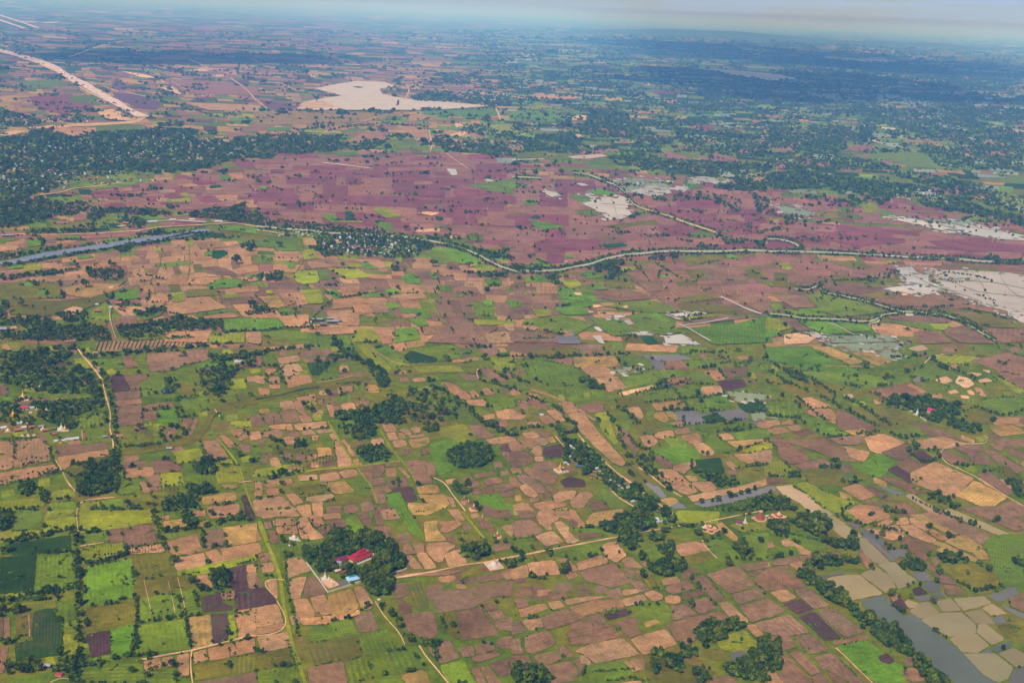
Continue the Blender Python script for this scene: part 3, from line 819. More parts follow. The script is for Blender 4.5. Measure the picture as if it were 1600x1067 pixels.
H 10 .8 1220,440 1300,410
H 9 .9 180,350 240,400 330,480
H 9 .8 0,470 200,480
H 9 .7 370,600 480,595 700,565
H 9 .8 640,320 700,340 740,370
H 9 .7 680,370 830,430 900,430
@tree in the hook of scrub beside the curling track
F 1 890,640 950,640 940,670 890,700 870,690
H 13 1 990,680 1050,680 1080,720 1040,740
H 10 1 900,710 960,750 1040,750
H 12 1 1160,770 1220,780 1290,765
F 1.2 1470,860 1599,880 1599,990 1530,940
@round dark tree standing alone in the flooded right-hand pastures
T 602,145 30 868,178 26 312,180 14 1240,135 20 515,92 12 828,20 13 1130,282 12 450,405 16 350,480 12 1155,962 14 1160,968 10 1180,645 14 656,845 12 95,410 12 170,500 16 1390,800 14 1345,805 16 560,240 8 610,260 10 720,280 8 730,230 12 470,210 14 500,225 12 1188,165 14 1428,240 8 90,335 16
@tree in the scrub clump among the mauve fields north of the stream
F .7 370,730 450,740 440,800 400,800
F .8 450,870 560,870 580,895 470,895
F .9 1000,950 1080,960 1200,1030 1180,1060 1060,1000 1000,990
F .9 100,810 200,820 200,860 140,860
H 9 .8 720,1030 800,1045
H 10 .8 900,985 1000,1030 1100,1067
F .8 0,940 60,960 130,1000 200,1067 0,1067
B 10 .8 160,900 240,950 290,1000 380,1050
B 10 .9 0,620 40,650 50,700
#D1 0,800
f y 300,0 460,0 470,60 430,110 270,125 280,60
f g 60,0 270,0 260,60 200,110 60,110
f y 0,135 40,120 240,115 260,140 60,175 0,190
f y 500,0 950,0 950,60 800,90 670,105 500,130
f g 500,140 670,115 680,190 510,215
f m 672,112 750,100 770,180 680,192
f m 768,100 940,75 985,190 785,225
f b 800,235 1010,200 1030,250 810,260
f y 505,225 780,192 795,265 560,330 500,310
f G 30,205 440,145 445,240 380,250 70,270
f G 0,285 230,265 210,495 0,510
f g 235,270 440,250 470,300 470,485 215,510
f v 525,345 820,290 840,530 700,560 530,590
f o 820,290 1030,250 1095,365 850,420
f b 1015,195 1230,138 1265,245 1120,280 1060,250
f b 1095,330 1125,285 1275,255 1285,330 1240,350 1110,370
f m 1285,120 1385,103 1420,190 1390,210 1290,235
f k 1390,100 1600,70 1600,180 1430,215
f b 1280,250 1500,212 1600,190 1600,265 1330,330
f o 840,440 1040,400 1210,400 1180,480 870,540
f g 870,545 1110,500 1130,660 880,695
f g 1110,490 1210,480 1245,640 1150,660
f b 1210,400 1300,390 1330,470 1240,480
f d 1410,360 1540,330 1550,480 1600,475 1600,590 1480,610 1460,500
f b 1540,330 1600,322 1600,372 1545,375
f b 1545,380 1600,375 1600,470 1555,480
f d 1255,535 1375,508 1385,570 1455,590 1450,610 1270,625
f b 1380,505 1465,490 1465,540 1390,545
f b 1470,620 1600,598 1600,730 1490,745
f b 1490,750 1600,732 1600,780 1495,790
f k 1180,660 1315,640 1330,830 1205,860
f d 1320,640 1420,632 1425,800 1335,825
f y 1425,650 1465,640 1480,790 1430,800
f o 540,600 840,560 850,680 545,740
f g 870,710 1150,672 1190,855 850,880
f d 540,765 690,740 690,880 575,910 560,830
f v 690,740 830,705 850,800 800,900 700,890
f b 900,925 1000,910 1005,975 905,995
f b 1015,910 1080,900 1080,960 1020,970
f b 1105,895 1180,882 1180,1030 1120,1030
f b 1210,880 1285,858 1300,920 1215,950
f b 1300,855 1590,790 1600,870 1310,930
f o 1210,970 1430,920 1440,1010 1215,1050
f o 1440,920 1600,880 1600,990 1450,1010
f m 1230,1067 1600,1000 1600,1080 1230,1080
f g 510,1000 880,940 900,1000 1100,1000 1100,1080 510,1080
f y 60,585 470,520 470,560 330,600 200,600 100,620
f g 340,560 470,540 480,720 390,700 360,640
f y 395,690 490,675 490,740 400,760
f y 395,770 490,760 490,900 410,910
f o 100,640 200,620 200,760 100,780
f G 215,620 330,600 345,650 390,670 390,830 220,830 200,760
f G 95,820 220,800 390,830 385,890 100,935
f m 0,665 20,660 15,790 0,790
f m 28,665 58,660 60,780 30,790
f m 0,845 55,840 20,1010 0,1000
f g 50,1040 320,1000 470,1010 470,1075 50,1075
f y 40,510 160,500 160,540 40,560
f b 1010,30 1050,20 1060,45 1020,50
f k 1020,60 1190,40 1190,80 1030,110
f b 1200,0 1280,0 1285,25 1220,25
f b 1300,0 1490,0 1490,20 1320,40
f d 1540,0 1580,0 1590,55 1560,60
f k 1200,70 1300,50 1310,85 1220,95
f y 1110,370 1600,268 1600,300 1410,350 1250,390 1110,395
r s 6 478,0 480,60 490,120 492,170
r s 9 880,925 1050,890 1200,865 1340,830 1500,790 1600,770
r s 8 1200,865 1190,930 1195,1010 1205,1075
r s 6 500,215 650,190
r s 3 900,430 940,600 945,640
r s 4 1050,430 1090,600 1095,650
r s 4 1110,410 1140,530 1160,620
r s 5 180,640 185,780
r s 5 310,1067 380,1035 440,1045
@tree in the thick straight hedgerow beside the dark crop plots
H 26 1.5 475,120 482,300 488,470 500,600 495,760 500,900 490,1067
H 12 1 520,310 540,330 700,300 800,265
H 20 1.4 50,190 200,170 400,115 470,110
F 1 0,0 90,0 80,100 0,130
@tree in the rough hedge below the dark green crop plots
H 16 1.2 0,555 100,545 250,510 320,500 460,480
F 1 280,485 380,480 380,520 290,530
@tree in the hedge under the striped green field
H 14 1.2 520,975 620,950 800,900 900,905 1000,890
H 14 1.1 850,540 860,620 850,720 830,830 820,900
H 10 1 1160,640 1180,750 1190,850
H 10 .9 870,695 1000,680 1150,650
@tree in the belt of trees around the red-roofed farmhouse
F 1 360,930 480,900 490,1010 400,1000
F .8 60,950 260,930 260,1000 70,1020
F 1 0,800 60,795 60,835 0,835
F .9 400,950 470,1000 500,1067 440,1067
T 50,1000 22 40,960 20 120,985 24 220,970 24 380,880 26 370,970 22 100,610 34 140,605 28 20,605 28 0,600 26 20,240 24 60,545 22 60,810 20 5,640 18 460,925 18 400,900 14 380,890 20
@round tree standing alone on the ploughed and green squares
T 1088,290 30 1300,305 20 1207,425 26 1255,465 14 975,505 16 1070,510 15 825,985 22 1080,950 28 1022,950 18 930,1020 18 1100,1010 18 352,92 14 365,555 10 850,545 14 1590,860 16 1600,985 14 1408,205 20
@tree in the short hedge between the two tan squares
H 16 1.5 1262,140 1268,180 1272,230
H 16 1.4 1320,225 1345,222 1375,215
@tree in the palm thicket beside the dark ploughed plot
F 1.2 1310,390 1400,370 1440,440 1440,470 1360,500 1320,450
F .8 1220,480 1330,480 1320,500 1240,510
@palm in the palm thicket beside the dark ploughed plot
P 1330,420 1350,390 1395,350 1400,370 1420,410 1430,440 1410,400 1340,460 1390,530 1400,525 1420,520 1440,530 1400,550
@tree in the straggling hedge along the tan squares
H 20 1.2 960,0 980,60 1000,140 1030,200
H 20 1.2 1010,130 1200,110 1400,60 1540,40
H 10 1 990,160 1050,240
F .9 1130,0 1190,0 1230,90 1210,110 1150,110
@palm in the palm row under the mauve squares
P 810,245 830,240 850,245 870,235 890,240 910,230 930,235 950,225 970,220 990,215 1010,215 1020,235 720,275 700,280 680,275 660,285 740,270 760,265 600,300 620,300 780,262 590,305
@palm dotted through the green strips by the thick hedgerow
P 950,650 960,660 1010,650 1050,640 1435,880 1440,890 1160,640 1170,645 545,930 560,935 930,970 945,975 1205,940 150,150 180,155 200,150 230,155 270,150 160,500 180,505 200,500
B 14 1 60,560 280,520
B 10 1 660,290 800,262
#D2 400,800
f b 0,100 40,170 0,180
f b 20,0 270,-10 190,15 40,45
f b 0,190 20,200 35,250 0,262
f b 30,325 105,318 118,370 40,380
f m 0,380 48,470 0,475
f d 0,478 50,475 100,520 130,565 110,575 0,590
f b 0,600 130,575 155,640 170,690 0,722
f b 0,730 170,695 178,720 100,750 0,770
f b 10,780 200,752 222,840 30,878
f o 0,885 95,878 110,975 5,985
f o 105,872 225,850 268,965 120,975
f g 15,990 270,968 290,1070 15,1075
f m 48,65 90,62 100,100 60,108
f b 105,50 240,38 260,80 115,85
f b 120,95 250,85 270,135 135,135
f m 80,120 120,118 145,190 95,198
f b 262,50 310,25 350,100 430,160 350,172 285,165 268,100
f b 335,22 390,18 435,70 380,92 345,70
f b 415,18 520,5 535,40 430,45
f m 445,55 555,48 562,92 480,98
f m 390,95 460,85 470,130 410,140
f b 170,300 280,282 345,365 195,412
f b 205,425 318,402 285,490 275,540 210,540
f b 65,425 125,420 140,540 90,500
f m 300,480 330,405 360,400 440,495 430,510 300,538
f b 230,548 320,540 375,650 270,662
f b 340,535 430,518 472,635 390,650
f k 445,525 600,478 640,590 590,640 480,655
f b 610,470 660,460 730,570 720,605 665,612
f b 270,665 600,640 640,605 650,635 460,700 290,705
f g 345,715 460,698 495,790 370,810 300,790
f g 460,690 590,665 635,760 500,785
f m 610,660 730,615 755,740 645,752
f g 640,765 820,735 880,850 690,900
f o 495,800 620,780 670,900 545,935
f o 315,820 480,805 530,920 370,965
f m 320,975 545,935 570,1070 340,1080
f g 560,940 690,905 730,1040 580,1070
f g 710,895 820,875 870,1010 745,1035
f g 825,875 970,860 1060,985 890,1015
f k 900,1020 1050,985 1100,1080 950,1080
f g 740,1045 880,1015 930,1080 740,1080
f m 630,10 690,0 725,80 680,85
f m 725,0 770,-5 800,80 760,80
f b 775,0 870,-10 905,40 800,50
f m 740,92 830,88 845,130 760,130
f v 570,30 640,90 720,120 600,120 560,70
f m 780,140 830,135 885,210 885,245 800,190
f m 880,135 960,128 975,192 910,200
f v 870,0 960,0 1000,60 1040,150 1060,190 960,120
f b 915,205 1045,195 1052,235 1045,255 925,262
f b 1060,200 1190,187 1250,210 1180,255 1170,310 1130,310 1080,265
f b 1180,265 1270,232 1325,320 1200,345
f b 935,275 970,270 1045,355 975,355
f b 1000,262 1060,258 1130,345 1060,360
f m 920,290 960,350 935,360
f k 1050,60 1150,50 1120,100 1200,180 1060,185
f b 1140,62 1270,52 1280,85 1190,130 1150,120 1170,90
f b 1195,0 1265,-10 1310,55 1250,50
f m 1290,85 1335,80 1350,105 1300,115
f o 1280,130 1400,150 1420,190 1300,200
f m 1390,65 1460,60 1480,100 1400,105
f m 1450,0 1580,-10 1600,30 1480,40
f b 1530,90 1600,80 1600,165
f m 1290,75 1310,70 1330,85
f m 845,450 930,445 960,510 880,545
f m 860,560 920,550 950,590
f m 890,580 960,570 980,625 900,635
f o 930,440 1050,440 1080,600 1000,610
f m 1060,500 1340,480 1390,590 1140,630
f m 1340,540 1440,500 1480,560 1400,580
f m 915,645 1100,618 1140,760 1060,800 950,740
f m 1260,620 1410,608 1520,765 1300,800 1220,700
f o 1130,640 1255,625 1290,800 1220,780
f m 1420,590 1500,578 1510,605 1430,618
f m 1440,625 1530,612 1560,660 1480,670
f m 1070,850 1210,800 1270,915 1150,945
f m 1260,845 1350,835 1370,895 1300,905
f m 1360,830 1470,805 1498,855 1390,890
f m 1340,910 1500,870 1530,895 1380,940
f g 1150,960 1290,925 1380,1075 1200,1080
f m 1345,980 1390,970 1440,1075 1390,1080
f m 1405,968 1450,960 1540,1075 1460,1080
f m 1450,945 1590,915 1600,1000 1530,1030
f m 1370,410 1600,360 1600,400 1400,440
f m 880,390 1330,360 1360,350 1200,390 850,410
f b 1540,370 1600,350 1600,420 1560,420
f m 1310,480 1600,430 1600,520 1420,530
f m 1480,680 1600,660 1600,740 1510,730
f m 1500,800 1600,770 1600,850 1520,850
f g 120,200 450,170 300,260 160,290
f q 455,440 560,425 640,445 520,468
f m 480,330 660,350 700,380 520,380
r y 24 20,60 60,170 110,290 150,400 165,520 185,640 215,780 260,920 310,1075
r s 6 130,540 60,470 50,430 100,420 190,425
r s 6 130,555 180,640 190,700 170,735 100,765 0,775
r s 9 850,415 980,395 1150,365 1300,330 1430,315 1600,282
r s 5 745,560 800,650 900,760 930,830
r s 9 1020,835 1060,900 1120,970 1210,1080
r y 14 1290,0 1380,110 1480,230
r v 10 860,60 960,190 990,240
@leafy tree in the dense grove enclosing the red tiered monastery roof
F 1.45 450,140 560,130 620,170 760,140 830,190 880,240 930,320 900,355 840,380 850,420 830,500 800,530 730,530 690,480 650,440 650,400 680,350 720,330 730,290 670,240 580,270 480,300 500,330 460,370 420,350 400,380 370,370 310,310 290,240 400,240 440,220
F 1 560,340 650,340 640,390 580,400
T 600,360 22 625,350 18 540,400 18 500,350 22 540,350 18 440,360 20 470,355 18 690,400 20 600,440 14
@leafy tree crowding the wall south-east of the monastery court
F 1.3 680,380 840,380 850,470 800,540 720,520 660,440
@leafy tree in the ragged line following the monastery track southward
H 34 1.3 790,590 850,620 880,680 910,740 960,790
H 20 1.2 1050,810 1110,850 1130,940
H 14 1 1030,800 1060,870
H 12 1 650,620 700,600
@bush beside the little white shrine group west of the monastery
T 170,175 24 215,200 20 160,155 14 60,390 14 100,395 16 120,960 12 10,865 14 1310,260 14 1290,250 14 1285,180 16 1270,170 12 490,100 10 350,75 10
@tall slender palm around the tan fields beyond the monastery
P 260,100 275,110 285,130 180,105 170,110 200,120 405,105 440,110 435,125 350,60 355,75 240,70 225,75 120,60 130,150 155,25 270,90 120,80 300,150 820,20 490,100
@palm rising above the monastery grove
P 310,250 330,240 350,250 420,300 380,260 410,270 640,200 660,190 690,170 750,165 770,150 480,170 520,150 300,270 820,230 850,270 880,300
@bush on the bright green verge near the white shrine platform
F .9 1280,230 1400,210 1480,250 1400,300 1300,280
T 1360,280 20 1440,200 12 1380,290 16 1530,300 16 1560,310 20 1590,315 22 1575,340 18 1600,330 22 1490,180 20 1550,180 18 1290,440 12 1500,560 18 1410,590 10
B 24 .9 1270,260 1500,250
B 14 1 180,250 200,500 250,700 270,780
B 14 .8 190,800 260,1000
@tree hidden among the dark plots by the southern track
F .7 1060,800 1160,820 1150,860 1080,850
#D3 800,800
f m 20,0 160,0 140,35 50,35
f b 150,30 170,0 260,0 295,45 240,70 250,110 220,110 165,60
f b 275,0 390,-5 440,60 470,92 380,95 420,70 380,40 320,40
f m 330,45 380,42 418,75 390,95
f k 460,60 500,10 700,-10 640,70 480,92
f m 0,75 30,55 130,55 195,120 120,150 20,163
f b 255,65 310,60 355,100 350,120 425,185 350,200 300,120
f b 145,150 250,120 325,185 215,215
f v 380,105 560,98 550,130 440,130
f m 400,130 540,135 570,150 430,170
f g 180,240 540,170 580,200 570,260 400,300 280,270
f b 575,200 650,185 690,245 718,268 650,315 590,280 565,230
f b 400,320 560,272 570,290 410,335
f b 405,335 590,285 600,318 420,362
f b 95,320 260,300 290,350 300,390 120,400
f b 285,295 350,290 410,360 380,375 330,340
f b 0,360 90,330 110,400 0,420
f m 430,370 640,320 740,440 620,470 450,420
f m 680,300 740,280 820,350 720,345
f m 690,345 740,350 860,490 800,500 740,440
f m 760,370 800,365 865,400 850,415
f b 690,490 770,480 800,500 700,525
f b 685,545 820,515 845,555 710,588
f b 820,510 880,490 945,520 940,545 880,558
f b 955,535 990,522 1050,530 1055,565 1000,573 955,562
f b 360,595 500,555 690,548 700,590 450,645 390,630
f m 180,655 350,605 460,660 340,700 215,735
f b 40,610 200,572 230,600 60,660
f b 225,565 300,555 330,590 250,612
f b 305,550 480,530 640,525 500,545 350,580
f m 10,540 90,540 100,590 40,600
f b 60,680 170,655 200,720 110,745
f m 0,700 50,680 90,745 0,770
f d 570,640 710,605 745,640 600,672
f m 475,650 540,638 590,692 520,715
f m 350,705 480,675 510,715 370,735
f m 340,750 600,700 680,775 520,815 370,830
f m 620,695 760,660 790,690 790,740 825,750 740,785
f g 735,600 860,565 960,575 1000,620 990,680 830,740 790,720 790,670
f m 985,590 1080,575 1160,640 1010,675
f k 820,690 900,675 930,690 840,720
f m 80,780 230,740 275,820 130,885 90,870
f m 0,800 50,790 70,880 0,890
f b 385,870 480,830 690,788 800,890 520,945 460,890
f b 740,795 960,728 1035,825 820,893
f b 420,905 450,895 495,940 480,960 435,945
f b 695,940 820,912 845,970 760,998
f m 290,850 330,830 385,900 320,910
f m 130,905 280,860 315,920 190,965
f m 0,900 100,895 130,960 70,980 0,940
f m 190,970 360,930 415,1010 400,1050 250,1075
f m 385,925 420,915 455,1010 430,1020
f m 965,700 1180,650 1300,622 1390,695 1200,720 1140,800 1090,830 1030,800
f m 955,470 1100,425 1145,480 990,515
f m 1060,520 1180,488 1200,515 1070,552
f m 1115,415 1200,395 1340,545 1280,560 1210,500
f m 1095,575 1215,532 1285,600 1180,635
f m 1215,390 1410,335 1525,455 1360,510
f m 1360,520 1560,472 1590,520 1420,575
f b 1290,572 1350,560 1485,685 1410,705 1330,620
f m 1420,588 1600,540 1600,650 1500,688
f m 1510,700 1600,672 1600,750 1560,740
f b 1450,712 1510,702 1575,765 1530,780
f m 1425,330 1600,308 1600,345 1470,368
f m 1475,380 1560,360 1580,370 1500,402
f m 1510,415 1600,352 1600,500 1540,460
f b 1020,210 1130,185 1200,200 1240,240 1060,275 1030,240
f o 1060,280 1230,245 1260,290 1110,340
f g 1190,190 1300,160 1400,250 1430,290 1300,310
f g 820,240 900,210 960,300 860,300
f m 800,300 880,330 890,370 830,340
f k 1270,75 1310,65 1410,160 1405,190 1320,130
f b 1520,225 1560,215 1585,235 1540,248
f g 1440,150 1600,130 1600,300 1500,300 1460,210
f y 1350,80 1600,60 1600,110 1440,120
f g 460,960 690,930 760,1010 600,1075 430,1060
f o 960,890 1130,960 1280,1000 1200,1075 850,1075 830,950
f y 1280,790 1450,740 1560,830 1500,870 1380,870 1300,850
f o 1200,860 1340,860 1340,920 1230,920
f q 1360,885 1420,865 1480,880 1490,910 1430,935 1365,920
f g 0,165 140,160 200,220 80,250 0,230
f o 830,420 900,415 940,480 900,490 850,460
f m 1230,1035 1370,1030 1420,1080 1240,1080
f o 120,140 220,245 180,290 120,290
f m 640,200 660,190 670,200
r s 9 0,282 110,262 250,232 400,205 530,180 645,160
r s 6 645,160 820,125 1000,95 1150,75 1300,45 1600,-15
r s 5 1190,190 1230,240 1280,290
r s 6 990,40 1010,20 1000,0
@tree in the wide dark grove where the dirt track meets the hamlet
F 1.35 560,95 600,60 700,20 800,0 900,50 900,90 800,120 700,150 620,140 570,125
F 1.1 900,0 980,0 1030,60 950,80
@tree in the loose wood between the junction grove and the paddies
F 1 640,160 800,130 820,200 780,260 700,220
F .9 790,150 950,130 960,200 900,200
F 1.1 900,210 1000,200 1040,270 1000,290 930,270
F 1.1 880,330 1050,300 1100,350 1000,400 940,410 860,380 830,330
F .8 780,250 850,270 860,320 800,310
H 16 1 950,110 1080,90 1140,95
@tree around the small brick temple cluster on the green
T 1160,125 26 1180,135 18 1205,170 22 1250,160 16 1285,140 14 1325,120 20 1300,160 14 1355,320 22 1370,325 16 1475,0 18 1550,180 18 1560,170 14 1200,110 10 1440,100 14
@scrubby tree south of the purple-roofed shrine
F .9 1370,190 1450,200 1510,260 1510,310 1440,300 1390,240
B 20 .8 1050,90 1200,70
@tree in the crescent of trees curving round the round pond
F 1.3 1140,760 1200,710 1320,690 1460,710 1490,750 1430,740 1330,740 1350,790 1260,820 1160,820
F 1.1 960,920 1050,920 1080,1000 1040,1020 970,980
F .9 1030,850 1140,860 1160,910 1050,920
F 1.3 1520,800 1600,780 1600,980 1560,900
F 1.2 1460,900 1600,880 1600,1070 1480,1060 1340,1020 1330,970 1440,950
F 1 880,870 960,870 950,910 880,900
F .8 1180,830 1250,850 1220,880
F 1 1150,1020 1230,1010 1240,1067 1160,1067
F .8 880,920 930,930 920,1030 880,1010
T 1050,820 18 1105,805 18 865,905 18 1550,830 26 1180,1045 26 1430,790 14
B 18 .8 480,1000 760,980
B 18 .8 600,1050 760,1040 880,1060
@tree in the dark clump at the bottom edge below the tan paddies
F 1.2 0,960 60,950 60,1067 0,1067
F 1.2 80,1000 180,960 240,1030 230,1080 100,1080
@leafy tree standing singly among the mauve paddies south of the dirt track
T 335,345 28 345,330 20 325,375 20 215,385 14 555,238 16 590,275 10 670,255 10 350,300 10 662,335 12 665,345 8 300,370 16 860,575 10 910,575 12 245,610 8 95,150 10 230,265 18 10,240 20 10,160 20 130,400 16 170,410 14 200,410 16
F .8 0,290 90,270 105,310 30,330 0,330
F .7 110,400 230,400 200,430 110,425
#D4 1200,800
f w 305,-10 370,-10 410,22 345,38 310,30
f w 345,42 410,25 500,90 592,155 560,160 470,165 400,100
f q 490,70 540,68 575,85 560,110
f q 570,120 610,105 690,150 750,205 700,210 620,170
f w 578,165 600,160 760,310 740,322 670,318 600,260 570,200
f q 595,155 640,165 790,290 790,308 770,305 680,220
f q 740,240 850,235 875,262 800,290
f w 685,325 790,312 850,370 930,430 900,450 815,480 760,390
f w 578,388 680,345 760,400 800,475 740,508 660,450
f w 370,420 400,405 490,395 570,392 720,512 520,552 440,500
f q 280,400 370,390 360,420 490,540 430,500 340,440
f q 360,395 470,370 480,385 400,400
f b 480,0 740,-10 760,35 600,75 500,50
f b 670,80 760,40 785,60 730,98
f b 735,95 800,80 860,140 790,130
f b 600,100 730,120 860,150 780,175 700,150
f b 810,45 870,35 885,75 800,80
f b 880,40 950,35 1010,100 990,120 900,75
f b 820,85 900,82 1055,175 1020,195 900,150
f k 880,20 960,15 1195,135 1160,150 990,70
f b 1010,120 1030,110 1130,165 1090,178 1020,140
f m 960,10 1080,0 1390,150 1350,205 1200,140
f k 1100,180 1220,145 1340,215 1280,252 1200,230
f k 1030,195 1060,182 1330,300 1310,315 1180,270
f k 1045,235 1080,225 1190,275 1100,260
f k 1280,255 1340,230 1390,298 1310,290
f m 820,180 870,152 1060,225 1000,255 900,255
f w 1090,0 1140,-10 1520,140 1470,155 1300,90
f m 1150,-20 1400,-30 1599,60 1599,110 1300,0
f m 1220,0 1420,0 1599,90 1560,120
f g 1350,190 1400,150 1500,140 1599,160 1599,440 1480,470 1200,520 1280,460 1400,300
f o 1060,340 1250,320 1400,380 1480,460 1350,520 1230,480 1160,400
f m 830,295 880,280 920,295 860,310
f m 910,262 990,258 1000,295 960,310
f m 960,325 1000,320 1048,360 1040,372 990,350
f m 1010,290 1060,280 1075,310 1040,345
f q 885,380 990,375 1028,430 950,432
f m 1030,380 1120,400 1175,440 1170,452 1070,440
f q 965,455 1000,438 1070,450 1085,495 1010,500
f m 1090,455 1190,465 1240,515 1120,520
f d 900,480 950,470 1000,510 920,520
f q 900,530 1020,520 1030,545 950,558
f q 1020,510 1080,505 1105,530 1050,545
f d 760,560 830,540 880,600 830,610
f b 750,515 800,505 810,545 780,560
f w 850,560 880,550 945,575 935,595 880,600
f w 885,620 950,570 1000,560 1070,630 1020,665 930,660
f w 1045,560 1140,540 1210,615 1090,622
f w 1160,540 1350,528 1400,570 1220,618
f w 950,675 1080,632 1210,628 1300,710 1300,755 1130,780 1000,710
f w 1225,628 1330,610 1425,700 1300,695
f w 1335,600 1400,572 1498,635 1400,648
f q 1370,525 1540,465 1565,510 1440,565
f q 1450,570 1599,640 1599,670 1500,620
f w 1130,790 1200,765 1300,760 1385,835 1310,880 1215,875
f w 1310,702 1360,698 1480,795 1400,832 1310,755
f q 1400,655 1470,650 1490,690 1430,700
f o 1430,710 1510,700 1565,745 1490,785
f q 1395,850 1510,810 1530,835 1430,875
f q 1330,880 1370,855 1405,880 1370,895
f w 1220,885 1420,885 1530,970 1500,1040 1440,1067 1350,1020
f w 1440,880 1540,850 1599,890 1599,965 1550,970
f q 1540,975 1599,975 1599,1075 1500,1075
f m 1500,540 1599,500 1599,620 1520,590
f Q 570,560 720,520 760,570 860,660 900,630 1000,710 1220,890 1340,1020 1440,1075 1180,1075 1020,950 900,850 870,770 680,650
f m 0,350 150,365 170,400 240,465 0,495
f b 0,315 20,340 0,345
f m 30,345 120,335 130,350 70,368
f m 20,310 180,278 200,310 130,325 40,330
f b 130,325 210,310 232,340 180,362
f m 190,275 300,270 310,310 260,330
f m 300,262 370,258 360,290 310,285
f b 80,180 110,172 190,200 280,250 270,265 200,262 90,200
f b 0,190 30,190 40,215 0,230
f g 0,235 170,215 200,255 0,300
f g 130,130 300,120 380,240 270,245 120,165
f b 10,500 110,485 180,535 90,565
f m 0,540 110,618 0,665
f d 95,575 200,545 285,610 190,640
f m 160,490 250,475 385,585 290,605
f m 0,680 130,640 258,750 160,768 0,765
f d 190,655 290,625 460,790 360,800
f m 305,625 400,600 600,750 480,780
f m 0,780 120,770 180,840 50,880 0,850
f m 160,785 265,765 385,860 260,885
f m 55,900 110,890 280,1067 100,1075 60,1010 100,990
f m 130,880 190,865 330,1000 270,1020
f m 280,910 400,880 600,1067 530,1075 390,990
f m 270,1030 330,1010 390,1075 290,1075
f m 370,1010 400,1000 480,1067 430,1075
f m 320,950 380,940 410,965 350,990
f m 390,820 560,780 630,775 620,795 430,830
f v 430,840 610,800 700,870 760,940 850,960 860,1060 700,1075 640,1040 520,930
f d 690,900 740,885 790,930 760,950 700,930
f m 835,985 900,975 970,1000 1000,1050 900,1060 840,1020
f b 0,1000 40,1000 100,1075 0,1075
f m 560,250 600,260 660,330 620,360 600,320
f d 590,620 650,640 660,665 600,650
f m 380,260 440,250 460,290 400,310
f g 480,0 520,20 560,60 500,50
r s 7 425,850 480,900 560,980 660,1075
r v 10 660,780 690,810
@bush fringing the upper stream beside the brown water
F 1 240,0 300,0 380,80 410,110 370,130 300,90
T 345,60 16 380,95 16 300,20 12 488,45 14 540,60 12 590,85 12 430,20 14 460,15 14
@tree in the belt along the left bank of the brown stream
F 1.15 120,60 260,60 330,130 400,200 480,190 520,150 570,200 570,240 500,240 420,240 370,210 230,120
F .9 0,60 120,60 130,160 60,160 0,110
F .9 200,330 400,290 560,290 600,320 560,340 400,350 250,370
@tree in the dense belt between the mauve paddies and the grey-blue river
F 1.2 170,380 220,360 280,400 300,450 260,470 210,430
F 1.25 290,450 350,450 490,560 480,600 420,580 330,520
F 1.25 480,590 540,600 640,680 640,720 560,680
F 1.25 640,690 740,700 850,780 890,850 900,880 880,920 800,870 700,820 650,770
F 1 900,960 1000,960 1100,1040 1120,1080 1000,1080
T 932,920 46 960,930 30 540,185 30 555,215 26 720,730 26 740,770 26 680,740 26 650,690 22 310,470 22 250,440 20 200,380 22 590,720 18
@bush on the small green islands between the flooded paddies
F 1.2 810,330 870,290 950,310 990,350 1000,375 900,380 840,360
T 785,487 18 1035,555 24 890,525 16 655,350 14 1055,430 20 820,525 12 875,455 14 905,440 12 785,580 16 950,455 16
H 12 1 790,590 820,630 860,645
H 8 1 1025,740 1060,755 1110,790
F .8 740,520 800,540 790,570 750,550
@tree in the thicket east of the flooded paddies
F 1 1060,270 1120,250 1240,290 1240,330 1130,330 1080,310
T 1380,355 24 1125,145 26 1155,150 14 1310,310 16 1330,330 14 1005,85 22 865,130 10 795,40 18 860,215 16 830,215 12 1000,265 16 1245,380 14 1110,260 16 705,140 20 650,120 16 1000,130 10 680,155 16
H 10 1 640,85 700,95 740,110
H 8 .9 620,30 700,0
H 8 .9 460,40 620,90
H 8 .9 750,110 830,130
H 10 .9 1040,0 1130,30 1250,70 1350,110
H 10 1 740,5 860,10
T 1200,50 20 1430,45 24 1410,50 16
F .8 750,215 870,200 870,230 760,235
@dark bush along the shadowed right edge beyond the paddies
F 1 1520,300 1599,290 1599,350 1540,350
F 1.2 0,820 60,830 60,900 90,980 60,1020 0,1000
H 8 .8 1180,440 1300,500 1480,470
B 14 1 60,110 350,190
#B1 0,267
R rrprprbr 8 6 560,110 1600,0 1600,230 700,230
f p 1020,155 1120,140 1180,165 1060,178
f p 1230,170 1330,158 1410,210 1300,225
f p 1190,60 1320,55 1330,82 1210,85
f p 640,215 780,205 800,240 680,255
f y 1040,180 1180,172 1200,200 1050,200
f v 1370,30 1440,30 1445,55 1380,60
f G 1310,95 1380,88 1390,108 1310,112
f r 1100,215 1400,200 1420,225 1150,250
f y 1120,145 1170,140 1190,165 1150,165
f b 990,120 1090,118 1100,140 1000,142
f g 480,95 830,70 870,90 600,120
f g 320,170 500,160 540,200 380,215
f g 640,270 780,280 760,310 650,310
f v 820,285 960,275 1060,305 900,310
f y 1040,270 1160,258 1180,285 1080,290
f r 460,290 550,265 540,310 460,320
f r 350,315 440,312 430,335 350,335
f r 470,350 560,345 560,370 480,375
f v 0,250 75,245 75,272 0,280
f v 1360,345 1599,355 1599,400 1400,372
R rbmrg 7 2 0,450 900,350 900,390 0,500
f r 520,400 860,385 865,410 530,430
f m 160,415 180,395 180,430 150,435
f v 160,440 260,430 280,470 170,480
f g 350,420 500,405 510,435 370,440
f g 500,460 560,450 580,470 500,478
f g 620,440 860,405 860,430 680,465
f m 280,420 350,415 355,455 290,455
f b 0,480 50,480 50,505 0,510
